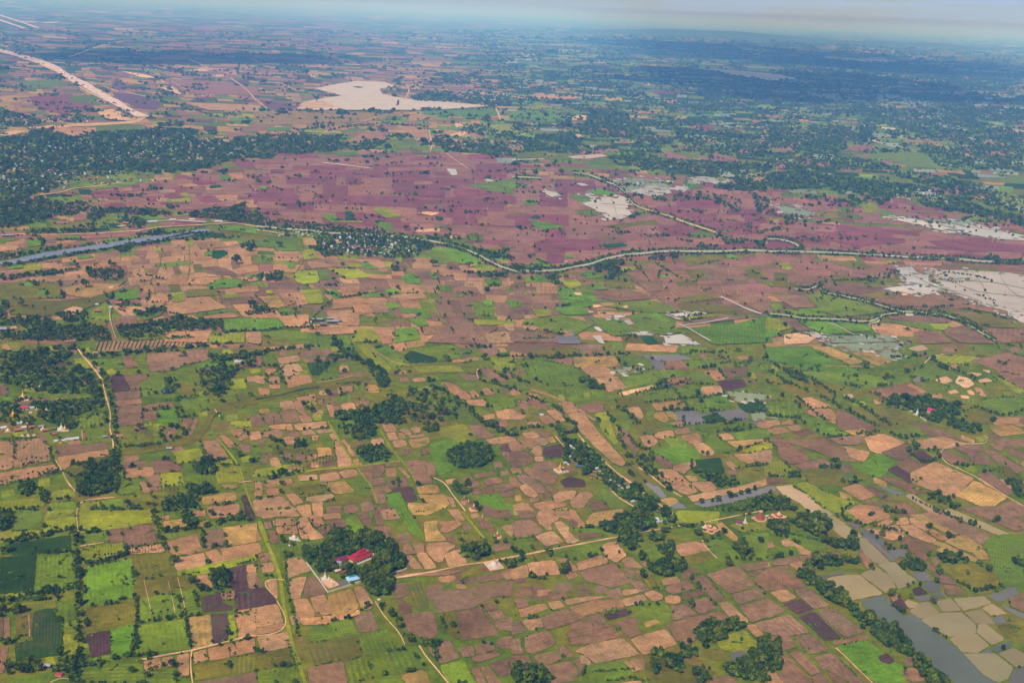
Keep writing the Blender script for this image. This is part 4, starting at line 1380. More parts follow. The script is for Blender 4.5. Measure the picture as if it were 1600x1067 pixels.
f r 990,325 1100,320 1090,345 1000,350
f g 930,345 1050,360 1080,390 950,385
w Z 34 0,588 150,560 300,528 450,505 600,483 750,458 900,436 1050,418 1180,400 1290,372
r w 8 740,352 900,325 940,318 1100,312 1290,325
r s 5 100,400 300,405 600,395 860,380 1000,355 1200,345 1450,330
r s 4 240,155 380,140 450,115 600,100 760,75
r s 5 1450,328 1599,352
R brbmbbg 8 5 0,600 1560,390 1600,650 0,700
R bbmbbob 8 4 800,620 1500,560 1599,820 880,840
f v 480,530 560,525 590,545 490,558
f y 960,485 1000,480 1010,500 980,505
f v 50,600 140,590 150,612 60,620
f y 150,590 260,585 260,625 150,632
f v 410,575 470,570 470,588 420,590
f b 1215,450 1400,445 1440,480 1250,495
f b 1390,450 1480,440 1500,465 1420,470
f b 1065,445 1180,435 1210,470 1140,480 1080,485
f y 1150,442 1200,440 1215,465 1180,470
f v 1270,515 1325,500 1330,535 1280,535
f G 1325,505 1400,497 1428,520 1370,552 1325,548
f b 1450,630 1500,610 1550,640 1480,665
f b 1510,615 1599,600 1599,635 1540,640
f b 885,655 955,640 950,690 880,690
f b 950,665 1000,640 1055,665 1030,690
f b 1035,685 1165,670 1170,720 1050,715
f b 1170,680 1370,670 1350,720 1170,715
f b 1185,650 1330,640 1370,665 1190,672
f m 920,500 820,505 860,540 900,560
f m 1290,600 1410,610 1500,660 1290,650
f v 1290,720 1400,670 1440,680 1530,690 1490,730 1300,745
f v 1520,660 1599,645 1599,660 1540,668
f b 1480,670 1590,665 1599,690 1540,700
f v 10,430 90,425 90,440 10,445
f o 0,720 130,690 360,710 400,800 30,810
f v 230,750 300,740 290,780 240,780
f v 140,705 200,700 200,725 150,725
f o 50,810 400,815 560,790 700,730 780,740 640,830 520,870 460,910 60,905
f s 375,885 460,852 515,860 515,890 400,912
f k 400,740 540,700 760,720 780,730 560,800 420,780
f s 675,728 705,722 712,735 680,738
f v 715,765 860,755 870,800 720,815
f m 860,765 930,765 930,800 870,800
f b 940,785 1050,780 1055,825 890,830 950,800
f b 885,830 1040,828 1000,865 890,862
f b 1030,845 1150,830 1160,800 1300,790 1420,860 1300,880 1100,905 1060,915
f y 1380,775 1490,770 1500,800 1400,805
f o 1170,745 1350,740 1400,780 1160,795
f y 1070,770 1150,760 1150,820 1080,825
f m 1410,800 1500,795 1599,790 1599,830 1440,835
f b 1440,740 1599,715 1599,760 1460,765
f v 1260,900 1400,872 1420,885 1300,905
f b 1260,915 1420,890 1500,905 1480,920 1270,930
f b 1130,920 1210,905 1240,930 1160,945
f m 705,920 850,910 865,965 750,975 715,960
f q 760,910 830,905 830,915 770,918
f m 880,950 1055,920 1060,950 900,978
f g 820,885 1030,870 1000,910 890,945
f v 1400,940 1599,920 1599,1000 1410,1010
f o 1090,960 1080,980 990,1000 970,1010
f y 970,980 1100,960 1110,1000 990,1015
f g 560,890 660,820 700,860 690,940 600,950
f o 560,940 660,935 670,975 570,980
f v 130,1000 200,975 220,1010 180,1030
f b 60,980 110,970 110,990 70,995
f y 1305,1030 1530,1010 1530,1067 1305,1067
f b 1030,1050 1300,1040 1300,1067 1030,1067
f b 1535,1012 1599,1010 1599,1067 1540,1067
f b 400,1035 470,1030 480,1060 400,1067
r s 6 690,860 680,900 695,960 710,1010 725,1050
r y 4 1180,470 1185,600 1165,720
r y 4 1005,510 1000,600 940,690
@tree in the wooded town beyond the purple fields
F 1.5 0,0 560,0 450,60 300,130 180,170 0,160
F 1.5 0,180 240,170 400,230 340,290 160,350 0,370
F 1 300,200 500,200 560,230 540,260 380,300 340,270
F .6 560,40 1140,10 1180,0 560,0
@tree in the dark woodland strip above the blue canal
F 1.5 550,260 700,240 900,240 1060,270 1060,280 900,280 700,265 590,330 550,310
F 1.5 1170,270 1400,235 1540,220 1560,260 1599,265 1599,340 1440,320 1280,300 1180,290
F 1.4 770,330 860,300 920,330 880,360 800,365
F 1.2 180,375 600,370 560,390 200,400
H 12 1 500,200 560,230 620,245
H 8 .8 330,440 500,430 520,435
@tree along the bank of the straight blue canal
H 16 1.2 0,540 120,530 300,505 380,490
H 12 1.2 20,595 200,572 380,540 500,520 600,510
H 14 1.2 700,490 850,470 880,465 1010,450
H 12 1.1 860,405 1030,385
H 12 1.1 1040,430 1150,405 1290,395
F 1.2 720,490 850,465 800,510 750,520
F 1.2 940,380 1040,365 1030,400 960,405
@tree in the belt of scrub beside the beige plain
F 1.1 240,440 280,430 290,470 250,475
H 18 1.2 0,670 40,680 150,660 280,650 390,640
H 12 1.1 460,565 500,620 360,640
Q .9 520,630 640,600 790,640 790,680 700,690 560,680
F .9 520,625 700,620 790,640 770,680 700,690 560,670
F .8 680,570 720,565 720,600 680,600
H 14 1 370,680 380,740 400,800
F 1.2 0,800 60,830 40,920 0,930
F .9 200,690 250,700 240,730 200,730
T 495,668 14 540,708 50 275,695 12 225,705 30 140,832 40 90,800 16 130,800 14 300,795 12 355,800 12 400,795 16 830,155 18 740,135 10 1163,195 10 1410,187 12 1135,100 10 1195,110 10 1210,30 18 1580,42 20 930,215 14 960,215 12 755,180 8 1035,172 8 1480,560 50 1322,467 12 1030,592 10 975,598 10 895,605 12 870,628 10 1190,625 10 1114,470 10 905,687 16 880,690 12 945,710 12 990,713 16 885,748 18 932,752 12 1367,765 14 1272,720 8 1320,735 20 1495,722 26 695,412 10 605,400 14 560,820 10 1570,800 8 1253,490 8 1105,590 8 1035,615 8
@tree in the clump around the small dark plots
F 1.1 1490,470 1599,440 1599,480 1560,510 1500,490
F 1 1440,560 1510,550 1510,570 1450,572
@tree in the farm belt north-west of the orchard
F 1.1 650,760 720,755 720,800 700,810 650,790
F .9 730,820 810,820 800,870 740,860
H 12 1.2 940,760 930,800 910,820
H 10 1 1060,780 1060,820
F 1 840,880 1040,860 1050,890 900,920 850,910
F 1.2 0,940 240,910 360,960 350,990 200,990 0,970
F 1 0,990 100,1010 90,1067 0,1067
F 1.1 100,1010 380,980 560,960 680,1000 700,1067 100,1067
F 1.1 350,900 540,880 560,950 400,950
F 1.1 720,980 860,975 1080,920 1120,900 1260,960 1240,1000 1080,1010 980,1040 760,1050
F 1.1 1240,940 1390,930 1400,1000 1250,1000
H 12 1.2 1400,1015 1599,1000
H 14 1 1480,900 1560,900 1599,890
@tree in the square orchard rows left of the wide green crop
F .9 1550,820 1599,800 1599,880 1560,880
#B2 400,267
R ppprpr 7 6 0,0 1599,0 1599,330 0,260
R rrprmrpr 9 4 0,190 1599,260 1599,440 0,340
f d 90,0 180,0 180,18 90,18
f d 1110,10 1190,10 1200,32 1120,32
f p 0,30 90,40 90,95 0,95
f p 850,90 950,80 940,130 870,140
f r 250,130 370,120 380,190 280,200
f p 1000,95 1180,100 1180,165 1010,165
f p 1230,110 1400,120 1599,160 1599,210 1350,200 1240,160
f r 990,70 1100,68 1110,90 990,92
f v 20,98 70,98 70,113 20,115
f G 555,258 600,258 612,310 560,315
f v 405,275 500,275 515,310 480,330 430,300
f y 725,238 810,232 920,290 810,298
f v 720,315 850,330 860,370 790,370
f s 1000,265 1060,258 1150,265 1100,285
f y 500,315 670,315 660,328 500,325
f w 1190,0 1250,0 1260,30 1220,30
f w 1425,60 1450,50 1505,72 1460,80
f g 1320,90 1599,50 1599,150 1470,130
f r 1370,280 1599,310 1599,350 1390,340
f s 1000,370 1150,365 1150,385 1000,388
f s 1180,410 1250,405 1260,430 1190,425
f g 1310,400 1400,400 1420,440 1340,445
f v 1280,490 1400,560 1440,600 1340,600 1060,520 1100,480
f g 1060,500 1160,500 1260,570 1140,590
f v 1510,500 1580,495 1570,520 1510,520
f m 1510,450 1599,460 1599,490 1520,480
R mrmmbbmyg 11 5 0,500 1599,570 1599,720 0,700
R bmmmbmbg 9 5 300,620 1599,640 1599,980 560,900
f b 320,572 410,565 485,605 340,615
f v 190,575 240,570 245,615 200,612
f y 290,500 360,490 390,550 300,560
f v 60,430 120,440 280,500 160,505
f b 600,560 760,555 830,600 780,615
f v 650,580 700,575 760,615 680,618
f y 240,630 380,625 400,700 290,715 245,690
f v 380,618 430,615 470,680 410,685
f b 1135,630 1210,625 1240,660 1160,665
f y 440,610 640,615 720,670 560,680
f v 905,665 970,640 1045,712 930,708
f v 1080,640 1110,640 1140,675 1100,680
f v 1120,725 1210,720 1225,755 1150,760
f m 1220,725 1380,730 1400,770 1270,770
f y 1215,775 1300,770 1290,795 1230,795
f v 700,765 780,762 790,790 710,790
f v 800,745 870,742 915,770 830,780
f y 650,768 700,768 720,795 655,795
f b 865,720 985,712 1060,765 930,770
f b 920,775 1040,765 1075,800 950,812
f b 525,735 650,730 640,780 540,790
f v 440,760 500,740 540,795 490,805
f y 270,750 400,745 420,830 330,838
f k 40,790 130,780 200,850 90,870
f y 60,750 100,748 110,770 70,773
f b 140,770 230,765 250,830 200,845
f b 230,770 290,770 330,835 260,850
f b 490,820 700,800 740,830 600,855 470,870
f b 435,880 640,875 650,970 530,970 460,930
f b 590,850 690,840 740,890 620,910
f b 700,835 790,830 830,890 740,895
f v 800,830 880,825 900,860 830,870
f v 890,860 1060,865 1100,920 1060,930 1010,895 920,895
f v 945,930 1040,920 1085,970 1010,978
f b 905,900 990,895 1010,915 930,922
f b 1020,980 1190,968 1190,1010 1050,1032
f v 880,990 1000,980 1030,1055 860,1067
f b 740,1000 840,995 870,1050 790,1067
f b 780,1040 850,1035 850,1067 790,1067
f b 390,985 620,978 625,1020 420,1030
f y 630,990 730,990 790,1067 600,1067
f v 0,930 130,925 180,990 0,1003
f g 330,910 420,880 440,930 350,950
f b 130,915 330,900 330,980 190,980
f m 1200,960 1350,955 1430,1067 1060,1067
f b 1430,1020 1560,1010 1599,1040 1599,1067 1450,1067
f v 1410,815 1470,810 1490,845 1440,850
f v 1550,815 1599,810 1599,860
f y 1340,935 1599,935 1599,965 1380,970
f v 1420,680 1530,680 1540,720 1450,725
f b 1430,575 1340,600 1420,640 1300,640 1260,600
f b 1540,965 1599,960 1599,1020 1560,990
f b 0,905 110,900 130,925 0,928
w w 9 0,350 130,362 250,372 380,380 420,392 560,398 640,405 760,408 900,415 1060,435 1150,455 1280,485 1380,525 1450,565 1520,600 1599,625
r s 5 0,375 100,385 180,405
r y 5 930,580 1000,660 1070,760 1120,880 1180,960
r k 4 1380,960 1430,1030 1450,1067
r y 5 280,490 300,560 250,640
@tree shading the dense riverside village of tin roofs
F 1.7 380,430 500,410 640,400 850,410 1000,430 1080,450 1110,490 1040,500 1000,545 850,550 700,540 540,530 420,545 380,490
F 1 1080,440 1200,430 1200,400 1050,410
@tree along the pale river by the riverside village
H 14 1.1 0,320 60,300 120,330
F 1.4 0,260 20,280 60,310 130,320 120,355 0,350
H 12 1 130,320 240,330 420,350 520,370 640,385 760,370
H 12 1 380,375 560,385 800,395
F 1 290,335 380,335 380,360 300,360
H 12 1 180,410 340,420 400,450
H 12 1 1130,430 1300,480 1440,510 1599,550
H 9 1 1130,460 1300,500 1400,560 1500,600
F 1.2 1440,530 1599,540 1599,560 1480,560
F 1.2 1380,650 1560,640 1570,675 1390,675
F 1 1490,510 1560,490 1580,520 1520,525
F 1 1150,360 1220,375 1200,385 1150,380
F 1 820,600 930,620 930,635 850,630
F .8 400,350 760,370 640,380 420,372
@tree in the isolated clump around the small golden spire
F 1.4 20,660 130,630 170,640 170,695 80,700 20,690
@round tree standing alone on the patchwork by the riverside village
T 622,62 12 858,67 14 1133,72 12 1190,124 10 360,100 16 372,145 12 483,152 16 560,185 12 375,230 12 150,192 10 945,312 8 932,360 30 757,322 20 785,368 20 1272,420 24 148,458 46 145,550 12 170,548 10 222,548 10 262,548 10 540,580 22 883,580 22 1108,582 40 1215,610 14 1442,740 32 486,682 20 555,668 10 325,722 12 265,742 12 207,780 12 747,735 10 1200,828 20 1157,796 12 750,928 16 1452,903 12 1330,932 14 1142,935 10 1300,903 12 385,1020 24 115,888 18 160,893 16 245,873 30 190,900 14 277,850 14 860,1018 16 840,400 12 985,390 12 710,145 10 693,133 10 1218,262 8 1435,255 8 1397,155 8 1130,458 22 1305,500 24 1330,590 40 1395,578 20 655,770 10 1180,905 16 1075,160 8 42,555 10 75,555 10 100,555 10
H 10 1.2 390,700 420,720 500,720 510,700
H 9 1 280,990 360,930 430,850 480,820
@dark trees in the block left of the farm sheds
F 1.3 0,850 60,850 90,880 70,900 0,900
H 9 1 0,790 40,820 80,870
H 8 1 0,1010 180,985 390,985
H 8 1 430,760 540,800 700,770
H 8 .8 760,785 900,770
#B3 800,267
R rprrpr 8 7 0,40 1599,120 1599,500 0,600
f w 180,130 240,128 318,160 250,168
f w 400,80 440,80 480,95 430,98
f v 460,125 560,112 660,145 600,158 500,150
f v 350,160 400,148 515,185 440,205
f w 430,205 520,190 560,165 620,170 640,150 700,165 740,190 720,225 750,280 680,305 600,308 560,270 500,235
f w 440,150 500,145 540,165 510,178
f c 680,110 850,75 1000,90 1000,110 870,140 760,135 690,125
f w 860,95 960,105 1000,140 880,165 740,130
f w 990,95 1110,105 1090,130 1010,125
f c 640,60 780,50 930,65 860,85 680,80
f w 1080,45 1200,38 1350,62 1340,80 1200,75 1140,80
f v 1060,60 1160,90 1200,110 1110,120
f p 830,240 960,220 1100,250 1240,300 1500,330 1500,365 1240,360 1060,300 900,275
f g 1080,410 1160,375 1250,390 1260,415 1150,425
f g 780,250 850,252 840,285 760,270
f G 560,460 690,455 720,475 580,485
f v 100,305 230,330 340,355 200,370 140,350
f v 60,190 140,185 160,215 90,215
f g 380,250 500,245 560,280 460,290
r o 2 620,175 640,230 660,300
r o 2 560,210 680,215 740,225
r o 2 700,95 800,110 960,120
r o 2 800,85 850,150
r o 2 900,90 950,140
f w 725,335 800,332 810,342 740,345
f g 1280,375 1370,370 1380,385 1300,390
f v 0,90 100,90 90,108 0,108
f m 500,410 640,405 720,450 560,450
f p 200,430 400,430 400,490 280,490
f r 720,340 880,340 930,400 800,400
f o 560,350 780,320 900,310 920,340 620,360
f v 320,528 380,525 385,545 330,550
f v 140,545 180,550 250,600 160,605
w w 6 380,15 480,25 560,60 640,90 700,130 730,180 760,215 820,240
w s 10 820,240 900,265 980,285 1060,318 1140,345 1200,365 1270,385 1290,405
w w 5 0,40 180,48
w w 11 0,628 150,632 300,625 380,605 480,590 580,555 700,530 840,518 980,505 1150,508 1300,508 1450,500 1599,505
f o 0,60 160,50 180,60 0,70
R mmrmrmo 6 6 650,600 1599,540 1599,900 1000,880
R mmmbmg 5 6 0,660 500,640 560,900 0,900
f v 100,665 180,650 200,680 140,690
f y 680,605 780,600 770,625 690,635
f v 900,650 960,655 970,672 910,670
f y 300,695 400,680 440,720 360,740
f v 430,640 500,630 560,670 460,680
f g 480,710 560,700 600,750 520,745
f v 280,730 400,750 520,800 540,830 300,800
f s 385,765 430,768 440,782 400,780
f m 730,670 880,700 990,750 850,760
f v 280,800 450,820 560,830 500,850 360,870
f m 490,760 720,740 900,800 660,820 560,800
f v 0,815 40,812 65,850 0,860
f y 120,870 230,865 245,910 160,918
f v 240,860 400,840 480,880 500,900 330,905
f g 560,850 740,830 860,810 1000,850 1030,890 860,890 700,870
f v 760,900 900,890 1000,940 900,970
f g 720,910 790,890 990,960 1060,1010 960,1030 800,1010
f s 500,840 550,840 560,855 510,858
f s 690,850 720,845 725,862 700,862
f s 475,880 505,880 510,892 485,892
f w 600,915 660,905 740,910 640,930
f w 680,950 720,935 765,960 700,975
f w 980,900 1090,890 1210,890 1120,912 1000,920
f y 1010,925 1250,900 1300,910 1060,945
f m 1060,945 1450,905 1480,925 1070,970
f o 1030,800 1200,770 1310,800 1180,820 1060,830
f o 1030,830 1250,830 1440,880 1200,890 1050,880
f m 1100,960 1599,900 1599,910
f v 1100,985 1400,960 1599,900 1599,1067 1250,1067
f v 1360,965 1500,960 1460,985
f m 0,870 60,870 80,930 0,935
f d 60,870 110,875 100,900 80,905
f g 80,930 330,910 520,960 380,1040 180,1000 60,960
f b 50,975 110,965 165,985 130,1005 80,995
f m 160,990 250,985 230,1015 190,1015
f m 0,1000 100,1010 330,1040 480,1067 0,1067
f b 290,1010 350,1000 395,1030 330,1040
f q 345,1005 370,1000 395,1030 375,1030
f g 480,920 680,930 800,1020 640,1040 560,1000
f w 510,980 540,980 570,1005 540,1008
f w 740,1010 850,1008 870,1025 780,1035
f w 950,1040 1060,1025 1180,1067 960,1067
f w 500,1035 550,1030 580,1067 540,1067
f q 280,1040 400,1035 430,1067 290,1067
f G 800,1040 880,1040 920,1067 840,1067
f m 1310,770 1599,800 1599,890 1560,890 1440,820
f o 1050,545 1300,525 1320,560 1100,600
f g 1050,530 1180,525 1180,540 1060,548
f v 1310,530 1380,525 1410,555 1350,550
f g 1530,690 1599,695 1599,730
r w 8 1300,790 1370,820 1460,865 1560,900
r w 8 1040,965 1100,985 1170,1030 1240,1067
r w 5 1060,972 1200,955 1350,925
r k 6 900,570 980,630 1060,680 1150,690
r g 5 660,940 780,1030 800,1067
@tree in the riverside thicket at the bend of the pale river
F 1.5 510,600 600,570 750,570 660,600 690,660 620,680 600,650 520,640
F 1.5 200,660 350,655 350,670 280,670 310,715 260,720 220,690
F 1.2 0,590 180,605 180,630 60,640 0,620
F 1 860,540 1040,530 1040,555 940,560 900,575 830,575
H 12 1.1 200,620 380,600 480,570 620,530 800,500
H 10 1.1 480,615 600,580 750,560
H 9 .9 850,500 1000,495 1140,492 
H 9 .9 870,525 1040,530 1300,522 1500,518
H 9 1 900,580 940,610 1010,650 1060,680 
H 9 1 1290,410 1400,430 1560,450 1599,440
F 1.3 1300,430 1450,450 1440,470 1330,465
F 1.3 1520,450 1590,430 1570,490 1540,480
F 1.3 1020,425 1140,450 1130,458 1030,435
F 1.1 1140,470 1240,470 1290,490 1230,498 1150,485
F 1 490,640 580,680 700,690 640,680 500,655
@tree in the dark woods behind the flooded north paddies
F 1.4 1000,0 1599,0 1599,140 1500,130 1350,130 1250,110 1400,80 1340,50 1080,30
F .7 1000,150 1200,140 1350,160 1440,200 1440,270 1350,260 1300,200 1100,190 960,180
F .8 1480,140 1599,190 1599,280 1510,260 1520,220
F .6 940,20 1060,30 1000,60
F 1 870,160 960,170 960,200 880,190
F 1 830,210 890,205 870,220
@round tree standing alone on the rose fields north of the pale river
T 250,62 18 315,8 40 150,5 30 182,135 10 145,255 10 458,288 12 393,308 14 528,318 14 520,195 16 635,200 14 530,235 10 665,125 12 720,185 10 810,172 16 575,120 8 390,370 18 453,395 12 605,400 12 643,368 10 678,388 12 870,370 8 172,495 16 505,485 10 553,485 10 540,517 14 340,442 8 40,445 10 110,535 24 137,525 16 10,548 16 1290,397 30 1385,490 20 1130,245 16 1262,305 12 1165,295 10 1440,285 14 1555,298 16 1500,280 10 30,82 12 30,132 12 895,460 8 75,18 18 1550,470 24 650,20 20 630,300 8 1350,588 10 1405,560 8 0,560 14
F 1 370,515 440,512 440,525 380,528
H 8 1 150,560 250,600
@tree in the line of bushes below the river bend
H 7 .8 740,580 820,640 860,700
T 1235,742 14 1130,695 10 1160,660 12 30,727 12 135,780 14 210,860 16 485,858 16 655,862 12 805,885 12 975,803 14 860,835 8 308,997 14 97,990 12 770,1035 24 1220,960 12 1465,920 10 920,895 12 1530,700 8 1150,690 10 40,663 30 965,655 12 705,685 20 450,695 10 700,1030 8 1090,690 14
#B4 1200,267
R rrpprrp 8 6 0,300 1599,440 1599,590 0,500
R rrpgro 8 4 0,130 900,180 1000,330 0,280
f p 350,410 500,350 700,350 800,420 700,460 560,480 380,440
f p 650,410 850,430 860,455 700,460
f p 1000,440 1250,430 1500,460 1530,500 1300,510 1050,470
f p 1220,420 1400,430 1380,445 1240,440
f y 590,215 640,200 700,240 640,270 600,260
f v 700,240 820,280 800,288 690,265
f c 50,220 100,225 300,265 280,290 100,275
f w 150,215 180,215 240,238 190,238
f w 50,255 90,255 90,270 60,270
f w 35,225 90,222 90,235 60,235
f w 750,300 830,288 1040,330 1200,380 1140,388 1000,355 800,310
f w 1060,320 1250,330 1400,365 1599,410 1599,440 1420,430 1260,400 1180,370 1090,340
f c 1000,310 1180,310 1300,330 1180,345
f v 1080,365 1190,375 1200,388 1120,380
f g 1200,290 1350,290 1500,330 1300,320
w w 8 0,430 60,430 140,448 190,470 220,492
w w 10 0,508 220,510 400,515 560,522 700,530 850,542 1000,545 1180,555 1330,570 1480,575 1599,575
R mrmrmor 9 5 0,560 1599,610 1599,900 0,760
f o 400,580 520,560 660,600 560,620
f y 730,560 790,558 810,580 750,585
f y 50,580 120,575 160,620 100,625
f w 800,610 900,605 930,640 1000,665 1010,700 1080,720 1100,760 900,760 860,700 860,680 820,640
f w 1000,625 1250,625 1500,640 1599,660 1599,960 1480,900 1400,850 1250,800 1150,780 1080,740 1080,700 1020,660
f w 720,740 860,720 1000,720 1080,780 900,770 790,755
f c 970,630 1040,635 1030,660 1000,655
f c 1130,675 1280,670 1280,685 1150,685
f s 830,770 890,765 925,790 850,790
f w 1250,810 1400,850 1330,848 1280,830
f w 1430,880 1500,870 1599,900 1599,960 1480,900
f o 690,680 780,670 880,720 740,725 690,700
f m 350,720 500,705 650,730 720,760 500,780 360,760
f o 590,780 720,760 800,800 640,800
f m 690,830 860,780 1100,780 1200,810 1500,880 1500,910 1300,870 1100,860 900,850 800,850
f o 1130,900 1350,900 1599,960 1599,990 1400,980 1280,950
f v 190,870 260,860 420,870 300,885 200,888
f g 230,780 300,765 500,810 750,880 600,905 460,915 350,890
f g 60,860 190,880 340,890 400,910 150,910
f m 40,790 180,780 300,855 160,862
f m 730,920 860,905 1100,920 1150,950 900,960
f g 740,940 1100,960 1140,990 1050,1010 900,980
f m 1100,1000 1250,960 1420,1060 1200,1067 1110,1030
f m 940,1000 1060,1010 1150,1067 960,1067
f y 1010,960 1150,960 1100,1000 1040,990
f v 200,945 400,945 520,1020 350,1030 260,990
f v 410,945 640,970 640,1005 520,1010
f y 0,920 100,930 170,980 60,1010 0,1000
f m 60,930 150,925 270,1000 200,1010
f v 0,990 60,1000 100,1030 0,1050
f s 100,1030 200,1015 300,1050 250,1067 100,1067
f w 240,1020 300,1010 350,1045 300,1050
f c 350,1040 760,1030 850,1067 400,1067
f m 1360,990 1599,990 1599,1067 1450,1067
f s 740,800 740,800 740,801
w w 7 170,742 260,750 300,722 335,720 330,760 440,780 560,805 660,830 760,865 830,885 870,885
w w 7 870,885 700,905 690,930 640,945 560,945 480,935 200,925 110,905 0,898
w w 8 870,885 1000,895 1100,905 1180,930 1260,970 1320,1010 1420,1067
w w 6 640,955 690,960 710,910
f w 850,880 900,880 910,910 860,910
f w 620,940 700,935 700,962 640,958
r o 2.5 880,640 960,690 1080,740 1250,790 1400,850
r o 2.5 1000,650 1150,700 1300,760 1480,780 1599,790
r o 2.5 1270,635 1330,700 1370,780 1420,840
r o 2.5 1030,690 1180,690 1400,700 1599,740
r o 2 1450,660 1500,740 1580,800
r o 2 880,700 1000,720 1180,760
r o 2.5 1060,310 1200,345 1400,375 1599,400
r o 2 1150,335 1180,365
r o 2 1290,340 1330,385
r w 5 650,985 680,1020
r w 4 380,955 440,970 500,1010 540,1030
@tree in the far dark woods beyond the purple plain
F 1.5 0,20 200,10 600,60 1000,110 1250,200 1400,260 1599,290 1599,360 1450,310 1250,270 1050,250 930,200 900,170 700,150 500,140 250,110 100,130 0,100
F .9 700,10 1000,20 1400,110 1599,200 1599,280 1300,200 1100,130
F .8 380,200 560,190 560,220 480,230 380,225
F 1 580,150 780,170 760,190 700,220 640,190 590,180
F .6 200,150 400,170 600,230 580,260 480,210 250,190
F .8 100,290 160,280 240,285 230,310 110,320
F .7 500,170 560,185 590,240 520,230
@tree on the bank of the straight right-hand reach of the river
H 7 1 0,420 100,422 180,440 220,480
F 1.2 150,488 220,485 220,500 150,505
H 7 .8 60,518 200,515
H 7 1 280,500 450,512 700,525
H 7 1.1 570,522 760,535
H 10 1.1 880,540 1030,550 1190,560
F 1.2 1340,535 1430,540 1450,570 1350,560
F 1.2 1390,572 1599,572 1599,595 1400,590
H 7 .8 1200,540 1350,560
F 1 480,255 540,260 530,270 480,265
F 1.3 195,335 240,345 240,355 200,345
H 7 1 0,260 80,290 150,310
@tree on the field banks of the flooded plain
F 1.1 350,680 400,675 400,695 360,705
H 8 1 400,690 560,690 690,680 700,650
F 1 620,670 680,660 680,700 620,700
H 9 1 720,650 820,640
H 7 .9 740,620 820,635
H 6 .6 1060,660 1110,640 1280,660 1400,690
H 6 .6 1100,680 1150,700 1220,700
H 6 .6 1290,775 1360,800 1420,820
T 955,722 18 1030,688 14 885,657 10 1100,640 12 1228,748 12 1355,750 14 1478,780 10 1358,800 12 1411,830 12 1170,730 8 1350,670 14 1395,693 14 740,770 22 783,770 12 803,770 12 822,772 10 1110,655 20 1240,625 8 1010,330 34 1070,350 14 1130,335 12 1250,355 16 1300,375 16 1425,380 16 1530,405 14 1385,360 10 980,345 10 1160,350 8 940,270 8 925,315 10 1160,420 4
@tree along the muddy creek through the right-hand pastures
H 9 1 330,765 400,770 440,780 540,795
H 9 1 540,800 640,825 760,850
H 9 1.1 760,865 850,870 900,860
H 8 1 640,920 700,900 780,890
H 10 1.1 910,895 1050,900 1150,935 1250,960 1330,1010
H 8 .9 1060,890 1180,910 1260,940 1340,1000
H 7 .9 490,915 560,935 640,940
T 328,710 28 435,780 16 133,740 12 205,575 8 365,607 14 565,610 16 595,618 10 245,615 12 275,580 16 308,582 10 105,965 22 515,935 20 555,840 8 335,805 10 665,1040 14 445,1045 10 182,875 8 20,730 8 235,935 8 390,935 6 180,1005 20 65,1025 16
H 9 1 960,855 1040,855 1160,853
H 7 1 1220,860 1280,880 1330,892
F 1 965,845 1010,850 1010,860 970,858
@tree standing alone on the far purple plain
T 670,428 14 640,345 12 583,300 10 427,328 14 275,365 12 455,475 12 505,495 14 657,505 16 715,518 14 785,512 18 865,520 12 210,175 12 320,205 22 455,225 10 380,310 18 330,440 8 640,330 8 925,350 8 1077,540 16 910,487 16 985,480 8 700,482 8 85,350 10 20,318 20 110,415 14 75,512 14 350,400 6 870,255 8
#A1 0,0
f s 610,700 700,685 750,700 820,755 700,752 630,730
f k 0,650 80,650 100,690 20,700
f k 110,680 230,680 220,700 120,705
f g 530,790 890,780 890,815 640,825 520,810
f b 370,815 520,805 560,850 450,860
f r 450,800 560,795 570,820 470,825
f d 1190,745 1340,745 1340,765 1190,765
f d 1220,608 1345,608 1345,622 1225,622
f d 700,525 775,520 780,545 700,545
f G 240,665 300,665 300,688 240,690
f G 440,690 510,690 510,705 445,708
f r 1410,830 1530,830 1530,865 1410,860
f y 945,765 1000,765 990,788 950,788
f v 1440,740 1560,735 1570,755 1450,762
f s 1000,500 1035,490 1060,510 1020,520
f s 1000,550 1080,545 1150,595 1120,592 1050,570
f s 1330,470 1400,470 1400,482 1330,482
f s 1180,445 1270,425 1320,445 1220,450
f s 760,448 830,455 930,475 980,492 880,485
f d 700,580 900,600 1000,640 980,690 860,680 720,610
f p 180,600 440,590 600,680 380,720 200,650
f k 0,610 60,600 240,600 80,620
f g 120,510 380,500 440,530 200,560
f g 420,610 620,590 640,620 460,650
f b 960,820 1100,800 1000,790 900,780
f b 1130,640 1599,660 1599,700 1300,690
f r 1000,500 1400,510 1599,550 1599,600 1200,590
f b 340,830 600,830 600,800 340,800
r e 34 -20,310 90,340 170,362 300,408 440,485 560,550 700,630 800,690 900,733
r s 8 180,375 320,430 400,480 520,560 640,620
r s 15 905,735 860,762 760,772 560,782 380,792 200,806
r s 18 130,822 60,838 -10,850
r e 8 -10,94 120,135 235,176
r e 9 -10,124 80,155 150,178
r e 8 160,136 260,146 345,140
r s 6 0,200 15,225
r w 4 340,370 440,358 560,310 700,268 780,260
r s 4 780,578 920,608
r s 4 640,540 740,575
r s 6 1180,372 1260,405 1330,445
r s 6 1440,490 1500,530 1560,580 1599,630
r s 3 1040,490 1180,575
r b 4 700,905 740,930
f s 350,985 400,980 420,995 360,1000
f s 560,990 620,970 640,990 590,1000
@tree in the wooded highway-side town
F 1.6 0,700 120,715 260,760 250,780 150,790 0,800
F 1.5 0,870 150,850 220,810 350,830 450,860 620,830 900,820 980,800 1240,820 1250,880 1599,860 1599,990 1450,1000 1250,1060 1150,1067 0,1067
F .8 280,730 430,720 600,740 560,765 300,770
F 1.4 980,775 1140,770 1140,795 990,795
F 1.2 1300,815 1360,815 1360,850 1300,850
